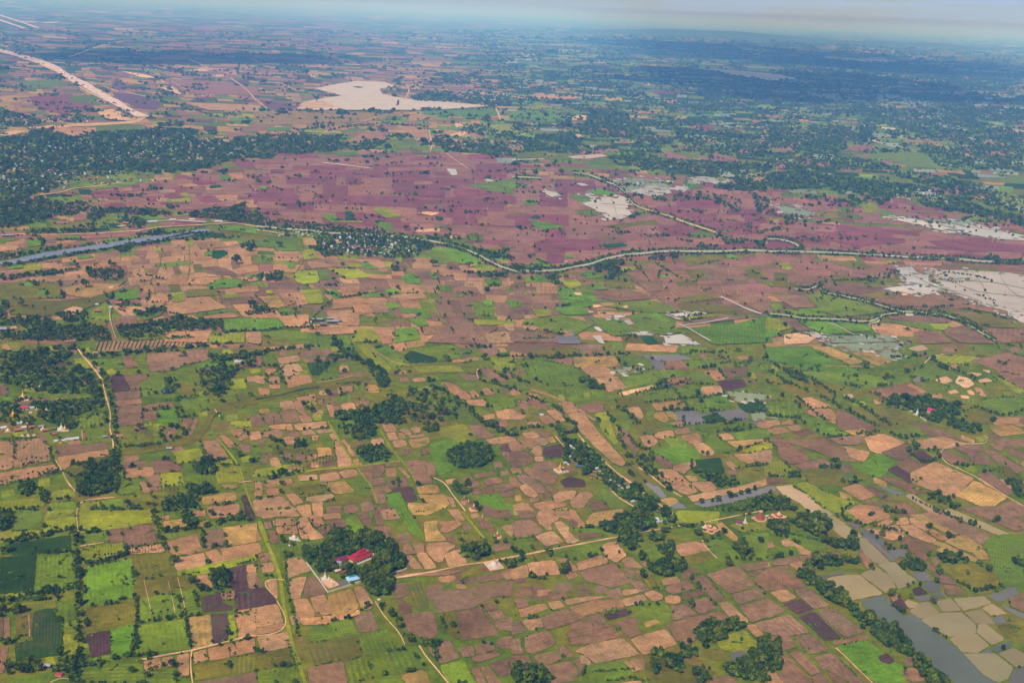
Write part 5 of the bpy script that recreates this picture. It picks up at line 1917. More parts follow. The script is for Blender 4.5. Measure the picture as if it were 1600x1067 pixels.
H 8 1 320,380 440,340 560,295 700,262 780,255
H 8 1 440,360 600,360 720,340 850,320
H 7 1 1000,635 1150,670 1320,725 1400,740
F .8 20,240 200,280 220,330 100,310 0,290
T 255,595 14 190,545 12 245,540 12 635,512 14 922,606 16 830,460 8 980,540 10 1260,540 8 1350,625 12 1250,550 10 410,405 8 510,760 12 210,720 24 1450,770 16 100,620 20 20,540 40 740,820 18 790,825 18 650,830 16 1470,810 18 940,730 12 130,540 8 430,660 8 320,700 14 350,560 8 1480,690 8
#A2 400,0
f w 370,555 490,530 620,510 800,515 870,540 770,560 790,590 850,605 940,620 1180,640 1460,665 1330,675 1100,690 700,690 220,690 160,665 290,665 300,640 410,620 540,600 420,570
f d 400,580 540,600 420,605 380,590
f s 300,640 420,630 500,670 300,690 220,685
f d 20,625 230,660 290,660 230,690 80,690
f G 600,545 640,542 680,548 640,554
f k 0,705 400,700 900,710 880,745 560,770 0,790
f g 820,725 920,730 900,752 800,750
f v 1030,690 1500,680 1510,730 1200,730 950,715
f k 940,705 1030,700 1080,745 960,765
f p 740,790 800,800 820,820 720,815
f r 560,830 820,820 840,850 560,850
f b 900,810 1070,810 1080,870 990,850
f y 830,855 980,848 980,870 850,875
f g 780,900 1080,900 1080,940 740,930
f v 510,955 630,950 640,975 520,978
f g 470,830 640,855 540,905 480,880
f v 60,800 240,795 200,820 80,825
f s 1200,850 1300,820 1330,835 1260,860
f s 1180,870 1250,880 1200,885
f y 1250,780 1599,780 1599,850 1330,830
f c 1500,990 1599,990 1599,1025 1510,1020
f b 750,790 540,900 650,880 850,880 820,890
R prrp 6 3 0,1000 1599,960 1599,1067 0,1067
f k 1330,620 1330,640 1250,630
f s 335,470 365,470 370,488 345,488
f s 1240,780 1260,770 1300,790 1250,800
r G 4 220,692 700,694 1100,692 1300,685 1480,668
r s 8 1500,680 1520,720 1530,755
r s 8 1080,815 1090,860 1105,920 1090,950
r s 8 930,625 950,590 960,560
r s 6 0,625 80,690
r s 4 1400,325 1430,280
r s 5 1190,960 1240,1000 1330,1060
r w 4 420,1020 560,1035 720,1055
f q 870,665 890,625 900,628 890,665
r s 3 600,780 660,765 720,745 760,735
@tree in the village woods beyond the reservoir
F 1.4 960,610 1100,570 1250,580 1300,570 1599,590 1599,670 1460,665 1250,640 1000,635
F .8 1150,350 1430,345 1400,375 1170,370
F .9 1120,460 1400,450 1430,520 1280,540 1100,500
H 8 .9 960,560 1040,515 1100,520
@tree in the woodland belt before the purple fields
F 1.5 0,845 250,850 540,850 530,870 480,880 620,920 500,945 260,970 140,960 90,1000 0,1000
F 1.4 560,930 700,900 840,880 760,920 700,945 600,945
F 1.4 1110,860 1200,850 1250,900 1400,880 1599,900 1599,980 1480,980 1400,960 1200,950 1120,910
F 1.2 1410,735 1450,720 1470,750 1460,770 1410,765
F .9 1300,780 1599,830 1599,890 1350,840 1280,840
H 10 1 250,820 410,800 
H 8 1 450,820 540,800 840,770
F 1.2 1030,680 1160,680 1140,695 1040,697
F 1 830,850 990,850 980,865 840,868
F 1 920,720 970,730 960,740 910,745
H 7 1 820,780 1000,790 1080,800
T 275,740 16 370,735 22 545,740 14 35,760 14 103,758 10 50,740 10 750,875 40 1050,900 10 450,995 12 320,1030 12 162,1045 20 760,998 14 725,1045 10 1080,985 16 1040,985 8 875,970 10 1405,1020 12 550,690 12 712,684 10 415,720 8 1210,560 8 1480,840 18 1330,860 16 905,970 8 380,630 8
#A3 800,0
f v 0,700 100,690 250,700 360,730 330,770 100,760 0,750
f s 340,745 420,720 490,730 470,755 370,752
f y 40,665 250,670 370,665 300,685 100,690
f k 700,690 950,690 900,715 740,710
f g 350,965 400,965 360,1000 0,985
f w 350,980 560,965 600,980 480,995 380,995
f r 400,950 580,940 590,965 420,970
f v 600,950 800,955 900,1000 700,990
f g 740,530 1000,540 1020,575 880,575 780,565
f c 720,520 830,520 900,540 760,530
f s 800,525 860,520 870,535 830,538
f w 1110,430 1250,432 1599,460 1599,503 1500,490 1340,465 1260,442
f s 990,330 1150,335 1220,350 1100,355
f s 780,280 860,288 890,300 800,292
f s 40,340 190,340 190,355 60,352
f s 370,830 430,845 440,860 400,860
f p 900,570 1100,560 1050,590 880,590
f p 1130,770 1260,790 1250,820 1140,800
f r 670,880 740,880 740,900 680,900
f r 280,870 315,870 310,890 285,890
f r 1240,960 1400,985 1420,1020 1260,980
f b 0,610 150,590 420,600 400,620 100,620
f v 0,590 60,590 180,600 60,610
f v 250,690 400,690 500,710 400,715
f b 780,605 830,610 840,625 800,625
f b 920,625 1030,630 1000,650 930,640
r G 7 200,790 400,780 700,770 1000,765 1200,750 1440,730 1599,690
r s 5 40,860 100,825 160,800
f s 0,880 60,890 90,920 40,905
r w 5 0,1002 200,998
@tree in the patchwork woodland between the far fields
F 1.3 0,930 100,940 300,960 400,965 340,940 200,920 120,850 400,840 400,900 560,940 300,900 200,880 0,850
F 1.2 350,680 560,680 700,700 740,760 560,770 440,760 500,720
F 1 380,510 700,520 760,560 600,560 450,545
F 1.2 600,990 780,960 1000,1000 1200,1010 1599,1030 1599,1067 850,1067
F .7 700,600 1400,640 1500,680 1200,700 800,660
F .8 150,780 1200,750 1200,790 700,800 160,800
F .9 1280,450 1599,510 1599,570 1350,500
F .8 400,800 800,790 1000,900 900,950 700,870 500,860
F .7 1000,800 1599,850 1599,1000 1100,950
F .6 0,770 200,800 60,850 0,840
T 150,1035 18 80,590 14 260,705 14 275,750 12 45,725 8 360,1015 18 40,1045 10 450,985 10 165,1040 10
#A4 1200,0
f c 180,568 280,580 440,590 540,615 500,630 340,615
f c 560,570 660,560 850,600 1050,645 1080,665 940,670 760,635
f c 880,695 1000,700 1180,740 1000,725
f w 320,356 440,360 600,368 820,380 760,392 560,388 400,372
f s 1140,425 1240,430 1310,438 1220,440
f s 1310,575 1430,585 1540,595 1420,600
f w 0,462 80,470 190,495 60,505 0,503
f w 700,795 800,805 790,815 710,808
f w 580,775 610,775 610,795
f r 480,760 560,770 560,780 480,775
f k 770,730 950,755 960,775 850,765
f s 640,880 680,875 700,900
f y 0,660 100,675 100,685 0,680
f k 1300,695 1420,710 1400,725 1310,715
f v 700,870 860,870 860,890 720,890
f g 500,900 700,900 900,960 1200,1060 960,1050 700,1000
f r 470,930 620,900 680,930 540,950
f r 40,1020 110,1020 120,1050 50,1060
f r 170,980 280,990 300,1020 220,1010
f r 100,870 200,890 210,930 110,920
f r 40,930 180,910 200,930 80,950
f k 930,860 1040,880 1020,885 920,870
f v 940,990 1050,985 1100,1010 980,1020
f b 190,745 260,750 250,765 200,765
f c 1000,760 1200,790 1300,830 1100,800
f s 1400,790 1599,825 1599,845 1420,805
f c 1480,500 1599,495 1599,508
@tree in the far blue woods on the right
F 1.3 250,790 450,790 650,820 660,870 560,890 400,860 260,830
F 1 0,510 600,540 900,580 1150,620 1300,680 1599,700 1599,790 1200,720 900,620 560,560 200,560 0,560
F 1.1 0,790 250,840 480,880 500,930 420,960 250,950 0,900
F .9 0,960 200,960 600,1000 900,1067 0,1067
F .8 500,640 900,690 1300,760 1599,840 1599,1000 1200,900 800,800 500,700
F .9 0,370 320,360 560,390 900,400 1200,450 1599,480 1599,570 1100,550 700,500 200,480
F .7 900,900 1599,1000 1599,1067 1100,1067
"""
# ------------------------------------------------------------------ reading the survey
CODES = dict(j=(74, 82, 18), b=(172, 127, 86), m=(134, 99, 72), d=(84, 58, 54), k=(170, 132, 74), g=(104, 118, 10), v=(100, 128, 8), y=(138, 138, 14), G=(46, 68, 16),
             o=(112, 102, 30), p=(128, 74, 74), r=(146, 100, 82), w=(206, 176, 140), q=(122, 112, 104), Q=(96, 98, 82), s=(214, 166, 120), Z=(128, 132, 148), c=(136, 142, 104), e=(222, 188, 168))
WATERY = set('wqQcZ')
LOCAL = {'A': dict(w=(220, 190, 154), d=(112, 72, 80), G=(36, 72, 40)), 'B': dict(w=(194, 178, 158), d=(112, 66, 70), G=(34, 76, 34)), 'C': dict(w=(184, 150, 108)), 'D': dict(w=(154, 134, 88), q=(104, 98, 88))}
def rich(c, k=1.05):
    c = np.array(c); m_ = c @ np.array([.3, .6, .1]); return np.clip(m_ + (c - m_) * k, .004, 1)
CODE_LIN = {k: rich(srgb(*v)) for k, v in CODES.items()}
tiles = []
cur = None
for ln in SURVEY.strip().splitlines():
    ln = ln.strip()
    if not ln: continue
    if ln[0] == '#':
        nm, o = ln[1:].split(); ox, oy = map(float, o.split(',')); cur = dict(name=nm, ox=ox, oy=oy, rows=[]); tiles.append(cur); lab = None
    elif ln[0] == '@': lab = ln[1:]
    else:
        w = ln.split(); pts = [p for p in w if ',' in p]
        P = np.array([[float(a) for a in p.split(',')] for p in pts]) / 4 + np.array([cur['ox'], cur['oy']])
        lx = (P[:, 0] - cur['ox']) * 4
        if w[0] == 'f':       # let fields run on over the sheet joints of the survey
            P[lx >= 1594, 0] += rng.uniform(2, 9, (lx >= 1594).sum()) * (.15 if cur['oy'] > 790 else 1); P[lx <= 2, 0] -= rng.uniform(1, 6, (lx <= 2).sum()) * (.2 if cur['oy'] > 790 else 1)
            ly_ = (P[:, 1] - cur['oy']) * 4; lo_ = (ly_ >= 1060) & (cur['oy'] < 790); hi_ = (ly_ <= 3) & (cur['oy'] > 10)
            P[lo_, 1] += rng.uniform(1, 6, lo_.sum()); P[hi_, 1] -= rng.uniform(1, 4, hi_.sum())
        cur['rows'].append((w, P, lab))

def inside(P, x, y):
    """vectorised point in polygon"""
    x = np.asarray(x); y = np.asarray(y); r = np.zeros(x.shape, bool); n = len(P)
    for i in range(n):
        x1, y1 = P[i]; x2, y2 = P[(i + 1) % n]
        if y1 == y2: continue
        c = ((y1 > y) != (y2 > y)) & (x < (x2 - x1) * (y - y1) / (y2 - y1) + x1)
        r ^= c
    return r
RND = [0.22]
def organic(P, step, amp):
    """round the corners of a polygon and let its edges wander a little (photo pixel units)"""
    n = len(P); out = []
    for i in range(n):
        a, b, c = P[i - 1], P[i], P[(i + 1) % n]
        la, lc = np.hypot(*(b - a)), np.hypot(*(c - b))
        ra = min(RND[0], 7 * RND[0] * step / max(la, 1e-6)); rc = min(RND[0], 7 * RND[0] * step / max(lc, 1e-6))
        out.append(b + (a - b) * ra); out.append(b * 0.5 + (a * ra + b * (1 - ra)) * 0.25 + (c * rc + b * (1 - rc)) * 0.25); out.append(b + (c - b) * rc)
    res = []
    for i in range(len(out)):
        a, b = out[i], out[(i + 1) % len(out)]; L = np.hypot(*(b - a)); k = max(1, int(L / (step * 2.2)))
        for j in range(k):
            q = a + (b - a) * (j / k)
            res.append(q + rng.normal(0, amp, 2) * np.array([1, 0.6]))
    return np.array(res)

class Sheet:
    """one mesh of many flat patches, each with its own soil colour and furrow direction"""
    def __init__(s): s.v = []; s.f = []; s.c = []; s.u = []
    def add(s, P, z, col, fur):
        g = ground(P[:, 0], P[:, 1]); g[:, 2] = z; i = len(s.v)
        s.v += g.tolist(); s.f.append(list(range(i, i + len(P))))
        s.c += [(*col, 1)] * len(P); s.u += [fur] * len(P)
    def build(s, name, mat, label):
        o = mesh_obj(name, s.v, s.f, mat, attrs=dict(Col=s.c, Fur=s.u)); setp(o, label, None, None, 'structure'); return o
sheets = {k: Sheet() for k in ('soil', 'green', 'water', 'track')}
ROW = ['C']
def vary(code, amt=0.11):
    lc = LOCAL.get(ROW[0], {}).get(code)
    c = np.array(srgb(*lc)) if lc else CODE_LIN[code].copy(); amt = amt * .6 if code in 'pr' else amt; k = 1 + rng.normal(0, amt); h = rng.normal(0, amt * 0.35)
    return np.clip(c * k * np.array([1 + h, 1, 1 - h]), 0.003, 0.9)
def furrow(P, code):
    """direction along the longest edge; spacing grows with distance so that rows stay rows"""
    g = ground(P[:, 0], P[:, 1])[:, :2]; e = np.roll(g, -1, 0) - g; k = int(np.argmax((e ** 2).sum(1)))
    d = e[k] / (np.hypot(*e[k]) + 1e-6)
    if rng.random() < 0.3: d = np.array([-d[1], d[0]])
    per = rng.choice([3.0, 4.5, 6.0]) if P[:, 1].mean() > 640 else rng.choice([7.0, 10.0])
    f = 2 * math.pi / per
    amp = {'b': .10, 'm': .14, 'd': .25, 'k': .14, 'g': .2, 'v': .16, 'y': .16, 'G': .35, 'o': .16, 'p': .06, 'r': .06}.get(code, 0.0) * rng.uniform(0.3, 1.3)
    weed = {'b': .3, 'm': .4, 'd': .25, 'k': .6, 'o': .8, 'y': .5, 'g': .3, 'r': .25, 'p': .1, 's': .2}.get(code, 0.0) * rng.uniform(0, 1.4)
    return (-d[1] * f, d[0] * f, amp, min(1, weed))
nz = [0, 0, 0]
def grow(P, d):
    A = 0.5 * (P[:, 0] * np.roll(P[:, 1], -1) - P[:, 1] * np.roll(P[:, 0], -1)).sum(); sg = 1 if A > 0 else -1
    e = np.roll(P, -1, 0) - P; e /= np.hypot(e[:, 0], e[:, 1])[:, None] + 1e-9; n = np.stack([e[:, 1], -e[:, 0]], 1) * sg
    return P + (n + np.roll(n, 1, 0)) * d * .6
def patch(P, code, level, step=None, amp=None):
    y = P[:, 1].mean(); s = 2.0 if y > 534 else (1.3 if y > 267 else 0.8)
    nz[level] += 1
    if y > 534: z = {0: 0.04 + (nz[0] % 19) * 0.006, 1: 0.17 + (nz[1] % 19) * 0.006}.get(level, 0.32 + nz[2] * 0.0003)
    else: z = {0: 0.04 + (nz[0] % 97) * 0.004, 1: 0.45 + nz[1] * 0.0006}.get(level, 1.3 + nz[2] * 0.0006)
    if level == 2 and y > 560 and code in 'bmdk':        # the grassy bund round a paddy
        sheets['green'].add(organic(grow(P, 1.7), s, s * .2), 0.29 + (nz[2] % 23) * .001, vary('j', .12), (0, 0, 0, .1))
    if level == 2 and y > 534: P = grow(P, 0.35 if code in WATERY else 0.85)
    RND[0] = 0.27 if (level == 2 and code in 'bmk' and y > 600 and P[:, 0].mean() > 420) else 0.22
    Q = organic(P, step or s, amp if amp is not None else s * 0.22)
    key = 'water' if code in WATERY else ('green' if code in 'gvyGo' else 'soil')
    sheets[key].add(Q, z, vary(code), furrow(P, code))
def band(P, width, code, z, jit=0.12):
    """a strip of ground of given width in photo pixels along a polyline"""
    # resample
    seg = np.hypot(*(P[1:] - P[:-1]).T); t = np.concatenate([[0], np.cumsum(seg)]); L = t[-1]
    n = max(4, int(L / 5)); ts = np.linspace(0, L, n)
    x = np.interp(ts, t, P[:, 0]); y = np.interp(ts, t, P[:, 1])
    for _ in range(2):
        x[1:-1] = (x[:-2] + 2 * x[1:-1] + x[2:]) / 4; y[1:-1] = (y[:-2] + 2 * y[1:-1] + y[2:]) / 4
    g = ground(x, y)[:, :2]
    d = np.gradient(g, axis=0); d /= np.hypot(d[:, 0], d[:, 1])[:, None] + 1e-9; nrm = np.stack([-d[:, 1], d[:, 0]], 1)
    # width measured in the picture: find the ground width that shows as `width` pixels across
    pa = g + nrm * 5; pb = g - nrm * 5
    xa, ya = to_px(np.column_stack([pa, np.zeros(n)])); xb, yb = to_px(np.column_stack([pb, np.zeros(n)]))
    dx, dy = np.gradient(x), np.gradient(y); ln = np.hypot(dx, dy) + 1e-9
    across = np.abs((xb - xa) * (-dy / ln) + (yb - ya) * (dx / ln)) + 1e-6
    w = width * 10 / across / 2
    w = np.minimum(w, np.median(w) * 1.6) * (1 + rng.normal(0, jit, n)); 
    w[1:-1] = (w[:-2] + w[1:-1] + w[2:]) / 3
    A = g + nrm * w[:, None]; B = g - nrm * w[:, None]
    sh = sheets['water' if code in WATERY else ('green' if code in 'gvyGo' else 'track')]
    col = vary(code, 0.05); i = len(sh.v)
    sh.v += [(a[0], a[1], z) for a in A] + [(b[0], b[1], z) for b in B]
    sh.c += [(*col, 1)] * (2 * n); sh.u += [(0, 0, 0, 0.25 if code not in WATERY else 0)] * (2 * n)
    sh.f += [[i + k, i + n + k, i + n + k + 1, i + k + 1] for k in range(n - 1)]

# far and middle patchwork, rows of fields that thin out towards the horizon
ZONES = [
    ([(0, -60), (1700, -60), (1700, 534), (0, 534)], 'gGgorkGg', .8),
    ([(0, 95), (620, 75), (760, 110), (800, 165), (500, 205), (0, 215)], 'rkrbkrdrgrk', .8),
    ([(0, 35), (500, 30), (700, 80), (600, 100), (0, 100)], 'rgGpkrG', .8),
    ([(330, 172), (980, 160), (1000, 190), (850, 205), (620, 250), (330, 215)], 'kkbrygvb', .9),
    ([(760, 60), (1600, 60), (1600, 350), (1250, 300), (1060, 262), (800, 215)], 'gGcgcvrGyvkGG', .85),
    ([(900, 190), (1330, 210), (1500, 290), (1100, 268)], 'vgyrGgrGc', .85),
    ([(150, 300), (420, 240), (700, 235), (1000, 270), (1600, 340), (1600, 520), (1000, 480), (700, 360), (300, 350), (100, 330)], 'pprrbr', .95),
    ([(0, 360), (600, 400), (1600, 410), (1600, 534), (0, 534)], 'mbrmbog', .93),
    ([(0, 534), (1700, 534), (1700, 1200), (0, 1200)], 'gggoyom', .4),
    ([(800, 534), (1700, 534), (1700, 700), (1000, 700)], 'ggvyob', .6),
    ([(1150, 640), (1700, 640), (1700, 830), (1250, 800)], 'mbmbo', .75),
    ([(620, 900), (1260, 870), (1500, 1100), (640, 1100)], 'mmo', .55),
    ([(440, 700), (900, 680), (900, 850), (440, 830)], 'mboog', .6),
]
ZP = [(np.array(a, float), b, c) for a, b, c in ZONES]
SURV = [(P.min(0), P.max(0), P) for t in tiles if t['name'][0] in 'BCD' for w, P, lab in t['rows'] if w[0] == 'f' and len(P) > 2]
def hits(q):
    lo, hi = q.min(0), q.max(0); c = q.mean(0); s = np.concatenate([q, (q + np.roll(q, -1, 0)) / 2, c[None]]); s = c + (s - c) * .8
    for a, b, P in SURV:
        if a[0] < hi[0] and b[0] > lo[0] and a[1] < hi[1] and b[1] > lo[1] and inside(P, s[:, 0], s[:, 1]).any(): return True
    return False
def row_fields(y0, y1):
    y = y0
    while y < y1:
        dep = (y - 18) / 516.0
        dy = 0.9 + 13 * dep ** 1.25 if dep < 1 else 13.9 + 11 * (dep - 1)
        x = -60 - rng.uniform(0, 30)
        while x < 1660:
            wv = rng.uniform(1.6, 6.5) * (4.2 + dy) * (0.75 + 0.5 * (dep < 0.2))
            off = 0.042 * (x - 800)
            yy = y + off + rng.normal(0, dy * 0.16); hh = dy * rng.choice([0.8, 0.88, 1.0, 1.7])
            sk = rng.normal(0.4, 0.35) * hh * 1.6
            cx, cy = x + wv / 2, yy + hh / 2
            if cy < 1075:
                pal, keep = 'g', 0
                for P, b, c in ZP:
                    if inside(P, np.array([cx]), np.array([cy]))[0]: pal, keep = b, c
                if rng.random() < keep:
                    gp = 0.25 + 0.02 * dy; s = 0.042
                    P = np.array([[x + gp, yy], [x + wv - gp, yy + s * wv], [x + wv - gp + sk, yy + hh - gp + s * wv], [x + gp + sk, yy + hh - gp]])
                    if cy > 534 and hits(P): x += wv; continue
                    patch(P, pal[rng.integers(len(pal))], 0, step=0.5 + dep, amp=0.1 + 0.2 * dep)
            x += wv
        y += dy
row_fields(26, 1075)

def quad_fields(pal, nx, ny, C):
    """a quilt of fields inside four picture corners, columns broken from row to row"""
    C = np.array(C)
    def at(u, v):
        return (C[0] * (1 - u) * (1 - v) + C[1] * u * (1 - v) + C[2] * u * v + C[3] * (1 - u) * v)
    vs = np.linspace(0, 1, ny + 1); vs[1:-1] += rng.uniform(-0.3 / ny, 0.3 / ny, ny - 1)
    for j in range(ny):
        n = max(1, nx + rng.integers(-1, 2)); us = np.linspace(0, 1, n + 1); us += rng.uniform(-0.3 / n, 0.3 / n, n + 1)
        for i in range(n):
            q = [at(us[i], vs[j]), at(us[i + 1], vs[j]), at(us[i + 1], vs[j + 1]), at(us[i], vs[j + 1])]
            cc = sum(q) / 4; g = 0.35 if cc[1] < 400 else 0.6
            q = [cc + (p - cc) * (1 - g / max(6, np.abs(p - cc).max())) for p in q]
            code = pal[rng.integers(len(pal))]
            if rng.random() < 0.35:      # split a field
                if rng.random() < 0.5:
                    k = rng.uniform(.35, .65); a = q[0] + (q[1] - q[0]) * k; b = q[3] + (q[2] - q[3]) * k
                    patch(np.array([q[0], a, b, q[3]]), code, 1); patch(np.array([a, q[1], q[2], b]), pal[rng.integers(len(pal))], 1)
                else:
                    k = rng.uniform(.35, .65); a = q[0] + (q[3] - q[0]) * k; b = q[1] + (q[2] - q[1]) * k
                    patch(np.array([q[0], q[1], b, a]), code, 1); patch(np.array([a, b, q[2], q[3]]), pal[rng.integers(len(pal))], 1)
            else: patch(np.array(q), code, 1)
for t in tiles:
    ROW[0] = t['name'][0]
    for w, P, lab in t['rows']:
        if w[0] == 'R': quad_fields(w[1], int(w[2]), int(w[3]), P)
for t in tiles:
    ROW[0] = t['name'][0]
    for w, P, lab in t['rows']:
        if w[0] == 'f' and len(P) >= 3 and (np.ptp(P[:, 0]) > 1 and np.ptp(P[:, 1]) > .3): patch(P, w[1], 2)
BLOCK = [P for t in tiles if t['name'][0] in 'CD' for w, P, lab in t['rows'] if w[0] == 'F']
FZ = [([(380, 534), (1700, 534), (1700, 700), (1000, 680), (380, 640)], 'gybmgo', (-8, 8), .55), ([(400, 640), (900, 640), (920, 860), (400, 860)], 'bmbkmo', (-14, -4), .9), ([(0, 534), (400, 534), (400, 1100), (0, 1100)], 'gygobm', (-12, -4), .5),
      ([(400, 860), (640, 860), (640, 1100), (400, 1100)], 'gobmy', (-14, -4), .7), ([(620, 880), (1260, 850), (1500, 1100), (640, 1100)], 'mmb', (-16, -6), .9), ([(900, 690), (1700, 620), (1700, 1000), (1400, 900), (1200, 700)], 'mbkogm', (12, 26), .75)]
FZ = [(np.array(a, float), b, c, d) for a, b, c, d in FZ]
LINES = [(P, float(w[2]) / 4) for t in tiles if t['name'][0] in 'CD' for w, P, lab in t['rows'] if w[0] == 'r']
for i in range(26):      # the orchard of striped red earth
    x = 152 + i * 6.7; band(np.array([[x + 3.5, 534.5 - i * .12], [x + 1, 541 - i * .3], [x - 1.5, 548.5 - i * .42]]), 1.9, 'G', 0.70, .2)
for t in tiles:          # drowned field corners and wet smears round the floods
    if t['name'][0] not in 'BC': continue
    for w, P, lab in t['rows']:
        if w[0] == 'f' and w[1] in ('wc' if t['name'][0] == 'B' else 'c') and np.ptp(P[:, 0]) > 22:
            lo, hi = P.min(0), P.max(0); n = int(np.ptp(P[:, 0]) * .35)
            for _ in range(n):
                i = rng.integers(len(P)); e = P[i] + (P[(i + 1) % len(P)] - P[i]) * rng.random() + rng.normal(0, 1, 2) * np.array([5, 1.6]); a, b = rng.uniform(1.5, 7), rng.uniform(.6, 1.7); th = np.linspace(0, 6.28, 9)[:-1]
                q = np.stack([e[0] + a * np.cos(th) * rng.uniform(.6, 1.2, 8), e[1] + b * np.sin(th) * rng.uniform(.6, 1.2, 8) + .15 * a * np.cos(th)], 1); ins = inside(P, e[:1], e[1:2])[0]
                ROW[0] = 'B'; patch(q, ('ocomg' if ins else 'wwqc')[rng.integers(4)], 2, step=.8)
LP = np.concatenate([np.stack([np.interp(np.arange(0, 1, 4 / max(5, np.hypot(*(b - a)))), [0, 1], [a[i], b[i]]) for i in (0, 1)], 1) for P, wd in LINES for a, b in zip(P[:-1], P[1:])])
acc = []
for _ in range(9000):
    cx, cy = rng.uniform(-10, 1610), rng.uniform(540, 1080)
    zz = [z for z in FZ if inside(z[0], np.array([cx]), np.array([cy]))[0]]
    if not zz: continue
    Pz, pal, (a0_, a1_), kp = zz[-1]
    if rng.random() > kp: continue
    sc = .55 + .45 * (cy - 540) / 520; ww = rng.uniform(7, 17) * sc; hh = rng.uniform(4.5, 10) * sc; a = R(rng.uniform(a0_, a1_)); sk = rng.normal(.25, .2)
    if acc and (((np.array(acc)[:, 0] - cx) / (ww + np.array(acc)[:, 2] + 1.5)) ** 2 + ((np.array(acc)[:, 1] - cy) / (hh + np.array(acc)[:, 3] + 1.2)) ** 2 < .62).any(): continue
    q = np.array([[-ww, -hh], [ww * .1, -hh * 1.05], [ww, -hh], [ww * 1.05, 0], [ww, hh], [-ww * .1, hh * 1.06], [-ww, hh], [-ww * 1.04, .1 * hh]]) * rng.uniform(.82, 1.08, (8, 1)); q[:, 0] += q[:, 1] * sk
    q = np.stack([cx + q[:, 0] * math.cos(a) - q[:, 1] * math.sin(a), cy + q[:, 0] * math.sin(a) + q[:, 1] * math.cos(a)], 1)
    if hits(q + (q - q.mean(0)) * .06) or inside(q, LP[:, 0], LP[:, 1]).any(): continue
    if any(inside(B, q[:, 0], q[:, 1]).any() for B in BLOCK if abs(B[:, 0].mean() - cx) < 150): continue
    acc.append((cx, cy, ww, hh)); patch(q, pal[rng.integers(len(pal))], 1)
for t in tiles:
    ROW[0] = t['name'][0]
    k = 0
    for w, P, lab in t['rows']:
        if w[0] in 'rw' and w[0] != 'R':
            k += 1; wd = float(w[2]) / 4
            if w[0] == 'w': band(P, wd * .8 + 3.2, 'g', 2.1 + k * .002, .3); wd *= .8
            band(P, wd, w[1], (0.72 if w[0] == 'r' else 0.66) + k * 0.004 + (1.6 if P[:, 1].mean() < 534 else 0), .22)

# the ground itself: one graded grid out to the horizon
gx = np.sign(np.linspace(-1, 1, 61)) * (np.abs(np.linspace(-1, 1, 61)) ** 3) * 150000
gy = np.linspace(0, 1, 61) ** 3 * 240000 - 3000
GX, GY = np.meshgrid(gx, gy); GV = np.stack([GX.ravel(), GY.ravel(), np.zeros(GX.size)], 1)
idx = np.arange(61 * 61).reshape(61, 61)
GF = np.stack([idx[:-1, :-1].ravel(), idx[:-1, 1:].ravel(), idx[1:, 1:].ravel(), idx[1:, :-1].ravel()], 1)
setp(big_mesh('ground', GV, GF, M['grass']), 'rough green and olive plain reaching the hazy horizon', None, None, 'structure')
sheets['soil'].build('bare_fields', M['soil'], 'tan, mauve and purple ploughed fields of the plain')
sheets['green'].build('green_fields', M['soil'], 'green and yellow-green crop fields and pastures')
sheets['water'].build('water', M['water'], 'muddy river, streams, reservoir and flooded paddies')
sheets['track'].build('dirt_roads', M['soil'], 'sandy dirt roads, tracks and the pale highway')
# low hills on the horizon
def hills():
    V = []; F = []; n = 60
    for (xa, xb, h, D) in ((860, 1290, 240, 42000), (1240, 1520, 150, 40000), (1450, 1760, 130, 42000)):
        i0 = len(V)
        for k in range(n):
            u = k / (n - 1); x = xa + (xb - xa) * u; hd = (x - 800) / FPX
            env = math.sin(math.pi * u) ** 0.8; hh = h * env * (0.9 + 0.07 * math.sin(u * 9 + D) + 0.04 * math.sin(u * 23))
            V += [(hd * (D - 2500), D - 2500, -5), (hd * D, D, hh), (hd * (D + 3000), D + 3000, -5)]
        for k in range(n - 1):
            a = i0 + 3 * k; F += [(a, a + 3, a + 4, a + 1), (a + 1, a + 4, a + 5, a + 2)]
    o = mesh_obj('hills', V, F, M['leafs'], attrs=dict(Col=[(1, 1, 1, 1)] * len(V)), smooth=True)
    setp(o, 'low blue hills on the hazy horizon', None, None, 'structure')
hills()
# ------------------------------------------------------------------ where the village houses stand
VILL = [('riverside village', [(500, 372), (560, 368), (620, 372), (655, 385), (650, 398), (600, 402), (540, 400), (500, 390)], 120, 'tile', 3.0),
        ('wooded town by the purple fields', [(0, 262), (60, 262), (130, 268), (250, 268), (230, 285), (120, 296), (40, 305), (0, 300)], 110, 'town', 3.4),
        ('wooded highway-side town', [(0, 225), (140, 215), (320, 210), (400, 215), (400, 240), (300, 255), (0, 262)], 230, 'town', 2.4),
        ('village beyond the reservoir', [(712, 143), (760, 141), (800, 146), (800, 158), (720, 155)], 60, 'far', 2.2),
        ('hamlet at the highway bend', [(0, 180), (30, 180), (55, 195), (0, 200)], 25, 'far', 2.0), ('hamlet beside the canal road', [(70, 183), (140, 183), (145, 192), (75, 192)], 20, 'far', 2.0),
        ('village in the dark right-hand woods', [(1400, 295), (1470, 300), (1480, 318), (1400, 312)], 45, 'far', 2.4), ('settlement in the far right-hand woods', [(1540, 305), (1600, 308), (1600, 330), (1550, 325)], 22, 'far', 2.4),
        ('village north of the flooded paddies', [(1120, 266), (1200, 270), (1200, 285), (1130, 278)], 35, 'far', 2.2), ('belt of farms by the purple fields', [(700, 205), (800, 210), (850, 235), (700, 232)], 40, 'far', 2.0),
        ('belt of farms behind the reservoir', [(850, 190), (1400, 200), (1300, 250), (900, 235)], 60, 'far', 1.8), ('row of houses by the river bend', [(430, 362), (500, 362), (500, 372), (430, 372)], 22, 'tile', 2.6)]
indiv = []
